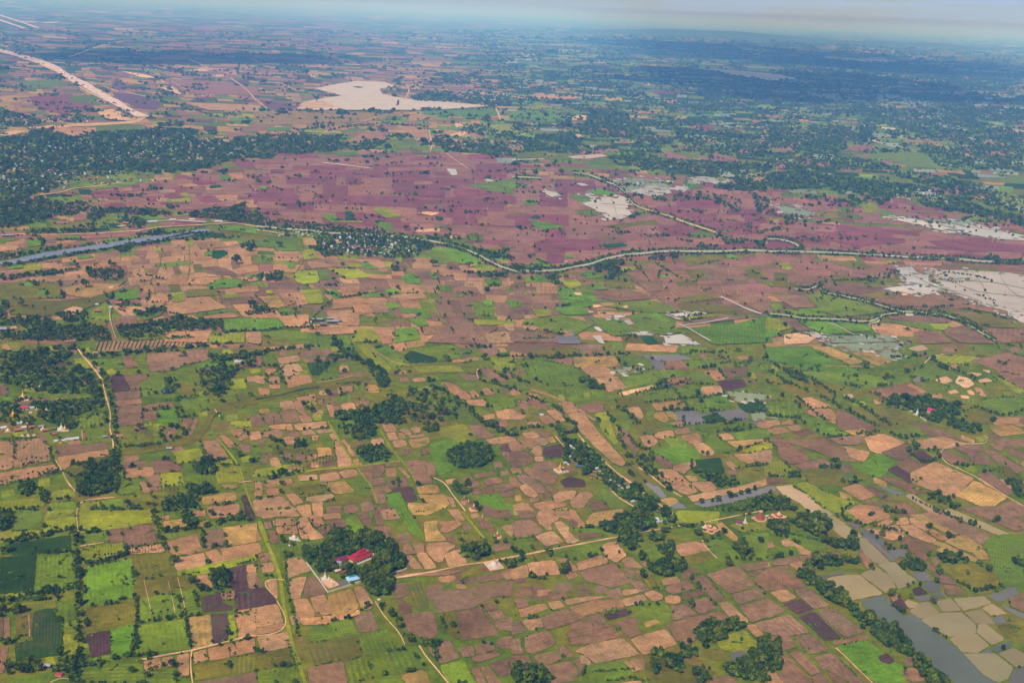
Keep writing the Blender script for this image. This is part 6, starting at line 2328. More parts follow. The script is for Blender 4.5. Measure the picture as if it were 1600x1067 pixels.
for nm, P, n, typ, w in VILL:
    P = np.array(P, float); c = 0
    while c < n:
        x, y = rng.uniform(P[:, 0].min(), P[:, 0].max()), rng.uniform(P[:, 1].min(), P[:, 1].max())
        if inside(P, np.array([x]), np.array([y]))[0]:
            indiv.append((w * rng.lognormal(0, .22), x, y, rng.choice(['white', 'white', 'pale', 'grey', 'grey', 'rust', 'thatch', 'blue'] if typ != 'town' else ['white', 'pale', 'rust', 'grey', 'rust', 'thatch']), nm)); c += 1
HAMXY = ([884.8, 892.3, 896.2, 905.8, 890.4, 895.3, 915.2, 882.8, 888.1, 894.2, 895.7, 904.5, 932.4, 928.7, 936.6, 943.4, 925.5, 931.4, 939.2, 953.0, 961.5, 968.1, 972.0, 981.2, 976.0, 988.5, 993.7, 1010.8, 1027.2, 1025.2, 1027.2, 1033.1, 923.5, 508, 516, 519, 562, 556, 570, 548, 575, 534, 528, 551, 545, 557, 523, 1109, 1216, 1187, 1155, 1164, 38, 37, 21, 57, 73, 110, 125, 95, 13, 28, 44, 96, 102, 83, 67, 111, 1432, 1437, 1456, 1450, 1462, 413, 1027, 93, 75, 740, 732, 771, 1442, 495, 485, 540], [688.1, 698.4, 700.6, 704.9, 713.7, 717.0, 715.7, 723.6, 726.2, 720.9, 722.9, 729.6, 732.1, 738.0, 737.3, 740.2, 743.3, 745.9, 749.8, 751.0, 753.5, 760.3, 763.7, 762.3, 757.0, 783.7, 783.3, 786.3, 799.7, 810.7, 816.1, 814.8, 748.2, 905, 912, 909, 873, 877, 868, 880, 873, 877, 880, 906, 907, 904, 870, 829, 812, 811, 819, 817, 638, 622, 648, 639, 641, 640, 638, 642, 673, 674, 677, 670, 672, 674, 672, 688, 648, 647, 644.5, 645, 645, 438, 812, 1055, 1041, 796, 787, 884, 655, 900, 888, 917])
# ------------------------------------------------------------------ vegetation
def quads_cloud(n, rx, rz, cz, size, lobes=6, seed=1, inner=0.55, flat=0.75):
    """leaf clumps: n small tilted quads spread over several lobes of a crown"""
    r = np.random.default_rng(seed)
    lc = r.normal(0, 1, (lobes, 3)); lc /= np.linalg.norm(lc, axis=1)[:, None]; lc *= np.array([rx * .52, rx * .52, rz * .45]) * r.uniform(.5, 1.1, (lobes, 1))
    k = r.integers(0, lobes, n); d = r.normal(0, 1, (n, 3)); d /= np.linalg.norm(d, axis=1)[:, None]
    d[:, 2] = np.abs(d[:, 2]) * 1.0 - (r.random(n) < .3) * 0.9
    rad = r.uniform(inner, 1, n)[:, None]
    c = lc[k] + d * rad * np.array([rx * .52, rx * .52, rz * .55]); c[:, 2] += cz
    nn = d + r.normal(0, .45, (n, 3)); nn /= np.linalg.norm(nn, axis=1)[:, None]
    a = np.cross(nn, r.normal(0, 1, (n, 3))); a /= np.linalg.norm(a, axis=1)[:, None] + 1e-9; b = np.cross(nn, a)
    s = (size * r.uniform(.6, 1.35, n))[:, None]
    V = np.stack([c - a * s - b * s * flat, c + a * s - b * s * flat * .6, c + a * s * .8 + b * s * flat, c - a * s * .9 + b * s * flat], 1).reshape(-1, 3)
    F = np.arange(4 * n).reshape(n, 4); return V, F
def me_from(name, V, F, mat):
    me = bpy.data.meshes.new(name); me.from_pydata(V.tolist() if hasattr(V, 'tolist') else V, [], [list(map(int, f)) for f in F]); me.materials.append(mat); me.update(); return me
def limb(V, F, p0, p1, r0, r1, k=6):
    p0 = np.array(p0, float); p1 = np.array(p1, float); d = p1 - p0; d /= np.linalg.norm(d) + 1e-9
    a = np.cross(d, [0.3, 0.9, 0.1]); a /= np.linalg.norm(a); b = np.cross(d, a); i = len(V)
    for p, r in ((p0, r0), (p1, r1)):
        for j in range(k):
            t = 2 * math.pi * j / k; V.append(tuple(p + (a * math.cos(t) + b * math.sin(t)) * r))
    F += [[i + j, i + (j + 1) % k, i + k + (j + 1) % k, i + k + j] for j in range(k)]
# broadleaf prototypes: crown about 9 m across, 9 m tall, unit scale 1
LEAFY = []
for s in range(8):
    rz = [3.4, 3.0, 3.9, 3.2, 4.2, 2.9, 3.6, 3.3][s]
    V, F = quads_cloud(330, 4.6, rz, 5.6, 0.62, lobes=[6, 7, 5, 8, 4, 9, 6, 5][s], seed=s + 3)
    tv, tf = [], []
    limb(tv, tf, (0, 0, -0.3), (0.1, 0.1, 3.0), 0.42, 0.3)
    for k in range(4):
        a = k * 1.6 + s; limb(tv, tf, (0.1, 0.1, 2.8), (2.2 * math.cos(a), 2.2 * math.sin(a), 5.6), 0.24, 0.08, 5)
    LEAFY.append((me_from('crown', V, F, M['leaf']), me_from('trunk', tv, tf, M['trunk'])))
BUSH = [me_from('bush', *quads_cloud(90, 1.5, 1.1, 0.75, 0.36, lobes=4, seed=40 + s), M['bush']) for s in range(4)]
PALM = []
for s in range(4):
    r = np.random.default_rng(60 + s); V, F = [], []
    for k in range(26):                       # fan fronds, a ball-shaped head like a toddy palm
        a = k * 2.4 + r.normal(0, .2); el = r.uniform(-.5, 1.3); L = r.uniform(1.3, 1.9); w = 0.55
        d = np.array([math.cos(a) * math.cos(el), math.sin(a) * math.cos(el), math.sin(el)]); sd = np.array([-math.sin(a), math.cos(a), 0.0])
        b0 = np.array([0, 0, 9.0]) + d * .2; m_ = b0 + d * L * .6 + np.array([0, 0, .15]); e = b0 + d * L - np.array([0, 0, .3]); i = len(V)
        V += [tuple(b0), tuple(m_ - sd * w), tuple(e), tuple(m_ + sd * w)]; F += [[i, i + 1, i + 2, i + 3]]
    tv, tf = [], []; limb(tv, tf, (0, 0, -.3), (0.1, 0.05, 4.5), .3, .2); limb(tv, tf, (.1, .05, 4.5), (0, 0, 9.0), .2, .17)
    PALM.append((me_from('fronds', V, F, M['palm']), me_from('palm_trunk', tv, tf, M['trunk'])))

LOC = []    # (kind, px, py, size m, label, lone)
def scale_t(tn): return {'A': (2.9, .35), 'B': (3.9, .35), 'C': (7.0, .30), 'D': (9.5, .30)}[tn[0]]   # typical crown width in photo px, spread
def keep(x, y): return (x > -30) & (x < 1630) & (y < 1090)
for t in tiles:
    tw, spr = scale_t(t['name']); row = t['name'][0]; tk = {'A': .3, 'B': .3, 'C': .45, 'D': .5}[row]
    for w, P, lab in t['rows']:
        k = w[0]
        if k == 'T':
            q = w[1:]; pts = [(P[i // 2], float(q[i + 1])) for i in range(0, len(q) - 1, 2) if ',' in q[i]]
            for p, s in pts: LOC.append(('leafy', p[0], p[1] + s * tk * .4, s * tk * rng.uniform(.9, 1.1), lab, 1))
        elif k == 'P':
            for p in P: LOC.append(('palm', p[0], p[1] + {'C': 4, 'D': 5}.get(row, 2), 0, lab, 0))
        elif k in 'FQ':
            dens = float(w[1]); x0, y0 = P.min(0); x1, y1 = P.max(0)
            sp = tw * ((0.72 if row in 'CD' else 0.95) if k == 'F' else 1.3) / math.sqrt(max(dens, .2)); dy = sp * 0.52; yy = y0
            while yy < y1:
                xs = np.arange(x0, x1, sp) + rng.normal(0, sp * .4, len(np.arange(x0, x1, sp))); ys = yy + rng.normal(0, dy * .45, len(xs))
                gap = np.sin(xs * .19 + ys * .31) + np.sin(xs * .07 - ys * .53 + 2) + np.sin(xs * .41 + 1.3 * ys)
                ok = inside(P, xs, ys) & ((gap > -1.1) | (row in 'CD')) & keep(xs, ys) & (rng.random(len(xs)) < min(1, .55 + .35 * dens))
                for x, y in zip(xs[ok], ys[ok]):
                    LOC.append(('leafy' if k == 'F' else 'palm', x, y, tw * rng.lognormal(0, spr), lab, 0))
                yy += dy
        elif k in 'HB':
            wd = float(w[1]) / 4; dens = float(w[2]); seg = np.hypot(*(P[1:] - P[:-1]).T); tt = np.concatenate([[0], np.cumsum(seg)]); L = tt[-1]
            cw = min(max(wd * 1.15, tw * .55), tw * 1.1) if k == 'H' else tw * .33
            rows = max(1, round(wd * 1.5 / cw)) if k == 'H' else 2
            n = max(2, int(L / (cw * .62) * dens * (1 if k == 'H' else 1.2)))
            for rr in range(rows):
                s = np.sort(rng.uniform(0, L, n)) if rng.random() < .5 else np.linspace(0, L, n) + rng.normal(0, cw * .3, n)
                x = np.interp(s, tt, P[:, 0]) + rng.normal(0, wd * .4, n); y = np.interp(s, tt, P[:, 1]) + rng.normal(0, wd * .28, n)
                for a, b in zip(x, y):
                    if keep(a, b): LOC.append(('leafy' if k == 'H' else 'bush', a, b, cw * rng.lognormal(0, .28), lab, 0))
# loose trees and shrubs over all the farmland, single or in short lines along field edges
for _ in range(1500):
    y = 250 + 800 * rng.random() ** 1.0; x = rng.uniform(0, 1600)
    if x > 420 and y > 640 and rng.random() < .72: continue
    n = rng.integers(1, 6); a = rng.choice([0.1, 0.15, 1.2, 2.4]) + rng.normal(0, .1); sc = (y / 900) ** .7
    for j in range(n):
        LOC.append(('bush' if y > 600 else 'leafy', x + j * 4 * sc * math.cos(a), y + j * 3 * sc * math.sin(a), (3.6 * sc) * rng.lognormal(0, .3), None, 0))
for _ in range(9000):                       # far country
    y = 48 + 330 * rng.random() ** 1.25; x = rng.uniform(0, 1600)
    dens = .75 if x > 760 + (y - 100) else .22
    if 240 < y < 380: dens = .1
    if rng.random() > dens: continue
    for j in range(rng.integers(2, 9)):
        LOC.append(('far', x + rng.normal(0, 9), y + rng.normal(0, 1.0) + .042 * 9 * 0, 3.0 * rng.lognormal(0, .4), None, 0))

# trees lining both banks of the rivers
for tl in tiles:
    for w, P, lab in tl['rows']:
        if w[0] == 'w' and tl['name'][0] == 'B':
            wd = float(w[2]) / 4 * .8; seg = np.hypot(*(P[1:] - P[:-1]).T); tt = np.concatenate([[0], np.cumsum(seg)]); n = int(tt[-1] / 2.6)
            for sg in (-1, 1):
                s = rng.uniform(0, tt[-1], n); x = np.interp(s, tt, P[:, 0]); y = np.interp(s, tt, P[:, 1]) + sg * (wd / 2 + 1.0 + np.abs(rng.normal(0, .9, n))) + (1.0 if sg > 0 else 0)
                for a, b in zip(x, y): LOC.append(('leafy', a, b, 2.6 * rng.lognormal(0, .3), None, 0))
# hedges and bushes along the edges of surveyed fields
for tl in tiles:
    row = tl['name'][0]
    if row in 'BCD':
        for w, P, lab in tl['rows']:
            if w[0] != 'f' or len(P) < 4 or w[1] in 'wQs': continue
            for i in range(len(P)):
                a, b = P[i], P[(i + 1) % len(P)]; L = float(np.hypot(*(b - a)))
                pr = {'B': .10, 'C': .26, 'D': .20}[row] * (1.6 if w[1] in 'gvyGo' else .6) * (1.5 if a[0] < 430 else 1) * (.22 if w[1] in 'bmk' and a[0] > 420 and a[1] > 640 else 1)
                if L < 8 or rng.random() > pr: continue
                big = rng.random() < .45; cw = {'B': 2.6, 'C': 3.6, 'D': 5.0}[row] * (1.2 if big else .7); n = int(L / cw * rng.uniform(.5, 1.2)); u0 = rng.uniform(0, .4); u1 = rng.uniform(.6, 1)
                for _ in range(n):
                    u = rng.uniform(u0, u1); c = a + (b - a) * u + rng.normal(0, .5, 2)
                    if keep(c[0], c[1]): LOC.append(('leafy' if big else 'bush', c[0], c[1], cw * rng.lognormal(0, .3), None, 0))
WET = [P for tl in tiles for w, P, lab in tl['rows'] if w[0] == 'f' and w[1] in 'wqQ' and len(P) > 3]
lx = np.array([e[1] for e in LOC]); ly = np.array([e[2] for e in LOC]); wet = np.zeros(len(LOC), bool)
for P in WET: wet |= inside(P, lx, ly)
LOC = [e for e, w_ in zip(LOC, wet) if not w_ or e[4] is not None]
# no tree stands on, or right in front of, a village house
hx = np.array([e[1] for e in indiv] + HAMXY[0]); hy = np.array([e[2] for e in indiv] + HAMXY[1])
def clear(x, y, s):
    dx = np.abs(hx - x); dy = y - hy
    return not np.any((dx < s * .45 + 1.0) & (dy > -s * .15) & (dy < s * .7 + .8))
LOC = [e for e in LOC if e[5] or clear(e[1], e[2], e[3] or 4) or rng.random() < .12]
def ground_xy(x, y):
    g = ground(x, y); return float(g[0]), float(g[1])
KIND = {}
for kd, x, y, s, lab, lone in LOC:
    KIND.setdefault(kd, []).append((x, y, s, lab, lone))
print({k: len(v) for k, v in KIND.items()})

ORD = ['first', 'second', 'third', 'fourth', 'fifth', 'sixth', 'seventh', 'eighth', 'ninth', 'tenth', 'eleventh', 'twelfth', 'thirteenth', 'fourteenth', 'fifteenth',
       'sixteenth', 'seventeenth', 'eighteenth', 'nineteenth', 'twentieth', 'twenty-first', 'twenty-second', 'twenty-third', 'twenty-fourth', 'twenty-fifth', 'twenty-sixth', 'twenty-seventh', 'twenty-eighth', 'twenty-ninth', 'thirtieth', 'thirty-first', 'thirty-second', 'thirty-third', 'thirty-fourth']
def link(o, parent=None):
    COL.objects.link(o)
    if parent is not None: o.parent = parent
    return o
def split(kind, top=300):
    L = KIND.get(kind, []); out, rest = [], []
    sc = []
    for i, (x, y, s, lab, lone) in enumerate(L):
        v = s if kind != 'palm' else ppm(x, y) * 9
        ok = lab is not None and 4 < x < 1596 and y < 1064
        sc.append((-(v * (1.5 if lone else 1)) if ok else 1e9, i))
    sc.sort(); pick = {i for v, i in sc[:top] if v < 0}
    for i, e in enumerate(L): (out if i in pick else rest).append(e)
    return out, rest
def make_individual(kind, items):
    lone = {}
    for e in items:
        lone.setdefault(e[3], []).append(e)
    rank = {}
    for lab, es in lone.items():
        es.sort(key=lambda e: e[0])
        for i, e in enumerate(es): rank[id(e)] = (i, len(es))
    for n, e in enumerate(items):
        x, y, s, lab, ln = e; gx_, gy_ = ground_xy(x, y); m = float(s / ppm(x, y)); v = (n * 5 + 1) % 8
        if kind == 'bush':
            o = bpy.data.objects.new('bush', BUSH[v % 4]); k = m / 2.6; o.scale = (k * rng.uniform(.9, 1.25), k, k * rng.uniform(.8, 1.3))
        else:
            o = bpy.data.objects.new('leafy_tree' if kind == 'leafy' else 'palm_tree', None); o.empty_display_size = 1
            k = m / 8.0 if kind == 'leafy' else rng.uniform(.75, 1.15)
            hk = k ** .75 * rng.uniform(.85, 1.2) if kind == 'leafy' else k
            o.scale = (k, k * rng.uniform(.85, 1.15), hk)
        o.location = (gx_, gy_, 1.7 if y < 534 else 0); o.rotation_euler = (0, 0, rng.uniform(0, 6.28)); link(o)
        L = (('low ' if s < 7 else '') + lab) if (lab and not ln and kind == 'leafy' and s < 7) else lab
        L = L or 'tree among the fields'
        if id(e) in rank and 1 < rank[id(e)][1] <= (34 if ln else 16):
            L = L + ', ' + ORD[min(rank[id(e)][0], len(ORD) - 1)] + ' from left'
        setp(o, L, {'leafy': 'tree', 'palm': 'palm', 'bush': 'bush'}[kind], lab)
        if kind != 'bush':
            protos = LEAFY if kind == 'leafy' else PALM; pr = protos[v % len(protos)]
            c = link(bpy.data.objects.new('crown', pr[0]), o); tr = link(bpy.data.objects.new('trunk', pr[1]), o)
def template(me):
    n = len(me.vertices); V = np.empty(n * 3, np.float32); me.vertices.foreach_get('co', V)
    F = np.empty(len(me.loops), np.int32); me.loops.foreach_get('vertex_index', F); return V.reshape(-1, 3), F.reshape(-1, 4)
def merged(name, items, temps, base, kind, mat, label, cat, cols):
    Vs, Fs, Cs = [], [], []; off = 0
    for x, y, s, lab, ln in items:
        V, F = temps[rng.integers(len(temps))]; gx_, gy_ = ground_xy(x, y); m = float(s / ppm(x, y)) if kind != 'palm' else 8 * rng.uniform(.75, 1.15)
        k = m / base; a = rng.uniform(0, 6.28); ca, sa = math.cos(a) * k, math.sin(a) * k; hz = (k ** .7 if kind in ('leafy', 'far') else k) * rng.uniform(.8, 1.25)
        Vs.append(np.column_stack([V[:, 0] * ca - V[:, 1] * sa + gx_, V[:, 0] * sa + V[:, 1] * ca + gy_, V[:, 2] * hz])); Fs.append(F + off); off += len(V)
        c = cols[rng.integers(len(cols))]; Cs.append(np.tile(np.array([*(np.array(c) * rng.uniform(.75, 1.2)), 1]), (len(V), 1)))
    if not Vs: return
    setp(big_mesh(name, np.concatenate(Vs), np.concatenate(Fs), mat, np.concatenate(Cs)), label, None, None, 'stuff')
TINT = [(.7, .9, .85), (1, 1, 1), (1.3, 1.2, .9), (1.9, 1.6, 1.0), (.9, 1.1, 1), (.5, .75, .8)]
lv, rest_l = split('leafy'); make_individual('leafy', lv)
pv, rest_p = split('palm'); make_individual('palm', pv)
bv, rest_b = split('bush'); make_individual('bush', bv)
near_t = [quads_cloud(95, 4.6, [3.4, 3.0, 3.9][s % 3], 4.4, 1.15, lobes=5, seed=90 + s) for s in range(6)]
mid_t = [quads_cloud(34, 4.4, 3.0, 3.6, 2.0, lobes=4, seed=120 + s) for s in range(6)]
far_t = [quads_cloud(12, 4.6, 3.0, 3.0, 3.0, lobes=2, seed=150 + s) for s in range(6)]
near = [e for e in rest_l if e[1] > 560]; mid = [e for e in rest_l if 300 < e[1] <= 560]; far = [e for e in rest_l if e[1] <= 300] + KIND.get('far', [])
def all_in_one():
    parts = [(near, near_t, 8.0, 'leafy'), (mid, mid_t, 8.0, 'leafy'), (far, far_t, 8.0, 'far'), (rest_b, [quads_cloud(26, 1.5, 1.1, .75, .6, lobes=3, seed=180 + s) for s in range(4)], 2.6, 'bush')]
    Vs, Fs, Cs = [], [], []; off = 0
    for items, temps, base, kind in parts:
        for x, y, s, lab, ln in items:
            V, F = temps[rng.integers(len(temps))]; gx_, gy_ = ground_xy(x, y); m = float(s / ppm(x, y))
            k = m / base; a = rng.uniform(0, 6.28); ca, sa = math.cos(a) * k, math.sin(a) * k; hz = (k ** .7 if kind != 'bush' else k) * rng.uniform(.8, 1.25)
            Vs.append(np.column_stack([V[:, 0] * ca - V[:, 1] * sa + gx_, V[:, 0] * sa + V[:, 1] * ca + gy_, V[:, 2] * hz + (1.7 if y < 534 else 0)])); Fs.append(F + off); off += len(V)
            c = np.array(TINT[rng.integers(6)]) * rng.uniform(.75, 1.2)
            if kind == 'bush': c = c * 1.6
            Cs.append(np.tile(np.array([*c, 1]), (len(V), 1)))
    setp(big_mesh('woodland', np.concatenate(Vs), np.concatenate(Fs), M['leafs'], np.concatenate(Cs)), 'farther trees, woods and hedges spread over the whole plain', None, None, 'stuff')
all_in_one()
merged('palm_scrub', rest_p, [template(p[0]) for p in PALM], 8.0, 'palm', M['palm'], 'farther palms scattered in scrub', None, [(1, 1, 1)])
# ------------------------------------------------------------------ buildings
class MB:
    def __init__(s): s.v = []; s.f = []
    def box(s, c, d, rz=0.0, taper=1.0):
        x, y, z = c; a, b, h = d[0] / 2, d[1] / 2, d[2]; i = len(s.v); cs, sn = math.cos(rz), math.sin(rz)
        for zz, k in ((z, 1.0), (z + h, taper)):
            for sx, sy in ((-1, -1), (1, -1), (1, 1), (-1, 1)):
                u, w = sx * a * k, sy * b * k; s.v.append((x + u * cs - w * sn, y + u * sn + w * cs, zz))
        s.f += [[i, i + 3, i + 2, i + 1], [i + 4, i + 5, i + 6, i + 7]] + [[i + k, i + (k + 1) % 4, i + 4 + (k + 1) % 4, i + 4 + k] for k in range(4)]; return s
    def gable(s, c, d, over=0.5, t=0.18):
        """ridge along x"""
        x, y, z = c; a, b, h = d[0] / 2 + over, d[1] / 2 + over, d[2]; i = len(s.v)
        dz = h * over / (b - over + 1e-6)
        s.v += [(x - a, y - b, z - dz), (x + a, y - b, z - dz), (x + a, y, z + h), (x - a, y, z + h), (x - a, y + b, z - dz), (x + a, y + b, z - dz)]
        s.v += [(p[0], p[1], p[2] + t) for p in s.v[i:i + 6]]
        s.f += [[i + 1, i, i + 3, i + 2], [i + 5, i + 2, i + 3, i + 4][::1], [i + 6, i + 7, i + 8, i + 9], [i + 9, i + 8, i + 11, i + 10],
                [i, i + 1, i + 7, i + 6], [i + 4, i + 10, i + 11, i + 5], [i, i + 6, i + 9, i + 3], [i + 3, i + 9, i + 10, i + 4], [i + 1, i + 2, i + 8, i + 7], [i + 2, i + 5, i + 11, i + 8]]; return s
    def gable_end(s, c, d):
        x, y, z = c; a, b, h = d[0] / 2, d[1] / 2, d[2]; i = len(s.v)
        s.v += [(x - a, y - b, z), (x - a, y + b, z), (x - a, y, z + h), (x + a, y - b, z), (x + a, y + b, z), (x + a, y, z + h)]
        s.f += [[i, i + 2, i + 1], [i + 3, i + 4, i + 5], [i, i + 1, i + 4, i + 3], [i, i + 3, i + 5, i + 2], [i + 1, i + 2, i + 5, i + 4]]; return s
    def hip(s, c, d, top, over=0.6):
        x, y, z = c; a, b, h = d[0] / 2 + over, d[1] / 2 + over, d[2]; i = len(s.v); ta, tb = top[0] / 2, top[1] / 2
        s.v += [(x - a, y - b, z), (x + a, y - b, z), (x + a, y + b, z), (x - a, y + b, z), (x - ta, y - tb, z + h), (x + ta, y - tb, z + h), (x + ta, y + tb, z + h), (x - ta, y + tb, z + h)]
        s.f += [[i, i + 3, i + 2, i + 1], [i + 4, i + 5, i + 6, i + 7]] + [[i + k, i + (k + 1) % 4, i + 4 + (k + 1) % 4, i + 4 + k] for k in range(4)]; return s
    def lathe(s, c, prof, k=20):
        x, y, z = c; i = len(s.v)
        for r, h in prof:
            for j in range(k): t = 2 * math.pi * j / k; s.v.append((x + r * math.cos(t), y + r * math.sin(t), z + h))
        for q in range(len(prof) - 1):
            for j in range(k): s.f.append([i + q * k + j, i + q * k + (j + 1) % k, i + (q + 1) * k + (j + 1) % k, i + (q + 1) * k + j])
        s.f.append([i + (len(prof) - 1) * k + j for j in range(k)]); s.f.append([i + j for j in range(k)][::-1]); return s
    def obj(s, name, mat, parent, label=None):
        o = mesh_obj(name, s.v, s.f, M[mat], parent)
        if label: o['label'] = label
        return o
def direction(px, py, dx, dy):
    a = ground(px, py); b = ground(px + dx, py + dy); return math.atan2(b[1] - a[1], b[0] - a[0])
def root(name, px, py, label, cat, ang=0.0, group=None, k=1.0):
    g = ground(px, py); o = bpy.data.objects.new(name, None); o.empty_display_size = 1; o.location = (g[0], g[1], 0 if py > 534 else 2.0); o.rotation_euler = (0, 0, ang); o.scale = (k, k, k)
    COL.objects.link(o); return setp(o, label, cat, group)

def stupa(px, py, h_px, label, dome='white', spire='gold', base='white', terr=2, wide=1.0, square=True, foot=None, name='stupa', group=None, corners=True):
    p = float(ppm(px, py)); H = h_px * .86 / p / math.cos(PIT); r = H * .30 * wide
    o = root(name, px, py, label, 'stupa', R(20), group)
    z = -0.3
    if foot: MB().box((0, 0, z), (foot, foot, 0.9)).obj('platform', 'pink', o); z = 0.6
    m = MB(); th = H * .07
    for i in range(terr):
        w = r * (1.55 - .25 * i)
        if square: m.box((0, 0, z), (w * 2, w * 2, th))
        else: m.lathe((0, 0, z), [(w * 1.15, 0), (w * 1.15, th), (w * 1.0, th)], 24)
        z += th - 0.003
    m.obj('terrace', base, o)
    MB().lathe((0, 0, z), [(r * 1.0, 0), (r * 1.02, H * .03), (r * .9, H * .06), (r * .86, H * .12), (r * .74, H * .22), (r * .52, H * .31), (r * .36, H * .36)], 20).obj('bell', dome, o)
    sp = MB().lathe((0, 0, z + H * .355), [(r * .36, 0), (r * .38, H * .02), (r * .30, H * .05), (r * .31, H * .07), (r * .22, H * .11), (r * .23, H * .13), (r * .13, H * .2), (r * .14, H * .22), (r * .05, H * .36)], 12).obj('spire', spire, o)
    MB().lathe((0, 0, z + H * .70), [(r * .04, 0), (r * .16, H * .01), (r * .1, H * .04), (r * .02, H * .12)], 8).obj('finial', 'gold', sp)
    if corners:
        for sx in (-1, 1):
            for sy in (-1, 1): MB().lathe((sx * r * 1.35, sy * r * 1.35, z - th * .9), [(r * .17, 0), (r * .15, H * .06), (r * .05, H * .1), (r * .01, H * .17)], 8).obj('corner_finial', dome, o)
    return o

def make_house(L, W, H, roof, wall, rh, veranda=False):
    """prototype in metres: [(part name, mesh)]"""
    q = []
    w = MB().box((0, 0, -.3), (L, W, H + .3)); w.gable_end((0, 0, H - .001), (L, W, rh)); q.append(('wall', w, wall))
    q.append(('roof', MB().gable((0, 0, H + .01), (L, W, rh), .55), roof))
    q.append(('door', MB().box((0, -W / 2 - .03, 0), (1.0, .08, 2.0)), 'dark'))
    for sx in (-1, 1): q.append(('window', MB().box((sx * L * .3, -W / 2 - .03, 1.0), (.9, .08, .9)), 'dark'))
    if veranda: q.append(('veranda', MB().box((0, -W / 2 - 1.1, H - .6), (L, 2.2, .15)), roof))
    out = []
    for n, m, mat in q:
        me = bpy.data.meshes.new(n); me.from_pydata(m.v, [], m.f); me.materials.append(M[mat]); me.update(); out.append((n, me))
    return out
ROOFS = dict(white=('tin', 'cream'), grey=('greytin', 'wood'), thatch=('thatch', 'wood'), rust=('rust', 'wood'), blue=('blue', 'wood'), pale=('pale', 'white'), red=('red', 'cream'), magenta=('magenta', 'cream'), crimson=('crimson', 'white'))
HP = {}
def house(px, py, w_px, roof, label, group=None, ang=None, ratio=1.5, name='house', H=2.8, cat='house'):
    key = (roof, ratio, H)
    if key not in HP: HP[key] = make_house(8 * ratio / 1.5, 8 / 1.5, H, ROOFS[roof][0], ROOFS[roof][1], 1.7)
    k = w_px / float(ppm(px, py)) / (8 * ratio / 1.5 + 1)
    o = root(name, px, py, label, cat, direction(px, py, 1, -.15) if ang is None else ang, group, 1.0); o.scale = (k, k, min(k, 1.6) if ratio < 3 else 1.0)
    for n, me in HP[key]:
        c = bpy.data.objects.new(n, me); COL.objects.link(c); c.parent = o
    return o
def wall_run(pts, h, label, name='boundary_wall', mat='white', t=0.5):
    g = ground(np.array([p[0] for p in pts]), np.array([p[1] for p in pts])); c = g[0]
    o = bpy.data.objects.new(name, None); o.location = (c[0], c[1], 0); COL.objects.link(o); setp(o, label, 'wall')
    m = MB(); cap = MB(); pp = MB()
    for a, b in zip(g[:-1] - c, g[1:] - c):
        L = math.hypot(*(b - a)[:2]); an = math.atan2(b[1] - a[1], b[0] - a[0]); mid = (a + b) / 2
        m.box((mid[0], mid[1], -.3), (L, t, h + .3), an); cap.box((mid[0], mid[1], h), (L, t + .25, .18), an)
        for k in range(int(L / 6) + 1):
            q = a + (b - a) * min(1, k * 6 / L); pp.box((q[0], q[1], -.3), (t + .3, t + .3, h + .75), an)
    m.obj('wall_panel', mat, o); cap.obj('coping', mat, o); pp.obj('pier', mat, o)
    return o

# -- the walled monastery with the red tiered roof
a0 = direction(545, 878, 25, -10)
g = float(ppm(560, 872))
o = root('monastery_hall', 562, 873, 'long monastery hall with bright red roof stepped in tiers', 'monastery', a0)
MB().box((0, 0, -.3), (25, 13, 4.5)).obj('wall', 'cream', o)
r = MB().hip((0, 0, 4.2), (25, 13, 2.2), (20, 8), 1.2)
rf = r.obj('roof', 'red', o)
MB().box((1, 0, 6.39), (17, 6.5, 1.0)).obj('clerestory', 'cream', rf)
MB().hip((1, 0, 7.38), (17, 6.5, 1.8), (12, 3.2), 1.0).obj('middle_tier', 'red', rf)
MB().box((2.5, 0, 9.17), (9, 2.6, .8)).obj('upper_clerestory', 'cream', rf)
MB().hip((2.5, 0, 9.96), (9, 2.8, 1.6), (6, .3), .8).obj('upper_tier', 'red', rf)
MB().hip((6.5, 0, 11.3), (3, 2.6, 1.3), (.4, .4), .5).obj('crown_tier', 'crimson', rf)
for k in range(7): MB().box((-10.5 + 3.5 * k, -6.53, 1.0), (1.2, .1, 1.8)).obj('window', 'dark', o)
MB().box((13.9, -1.5, -.3), (1.2, 14, 5.2)).obj('gable_wall', 'white', o, 'white side wall standing proud of the red roof')
MB().box((0, -7.9, -.3), (24, 2.6, 1.0)).obj('veranda', 'white', o)
o = root('monastery_annex', 534, 877, 'low monastery annex with faded crimson stepped roof', 'building', a0)
MB().box((0, 0, -.3), (13, 9, 3.6)).obj('wall', 'white', o); MB().box((-6, -4.6, -.3), (3, 3, 4.2)).obj('porch', 'white', o)
rf = MB().hip((0, 0, 3.3), (13, 9, 1.8), (9, 5), 1.0).obj('roof', 'crimson', o)
MB().hip((0, 0, 5.1), (8.4, 4.4, 1.5), (4, .5), .7).obj('upper_tier', 'crimson', rf); MB().hip((-7, -3, 3.4), (4, 4, 1.6), (.4, .4), .5).obj('porch_roof', 'greytin', rf)
for k in range(4): MB().box((-4 + 2.8 * k, -4.53, .8), (1, .1, 1.6)).obj('window', 'dark', o)
o = root('shrine_court', 516, 912, 'orange-pink paved terrace carrying small white shrines inside the monastery wall', 'terrace', direction(510, 922, 18, -6))
MB().box((0, 0, -.3), (12, 17, 1.3)).obj('floor', 'pink', o)
for sx in (-1, 1): MB().box((sx * 5.85, 0, 1.0), (.25, 17, .8)).obj('parapet', 'pink', o)
for k in range(3): MB().box((-1 + k * 1.5, -6 + 1.2 * k, 1.0), (2.4, 2.4, 1.4)).obj('shrine_base', 'white', o)
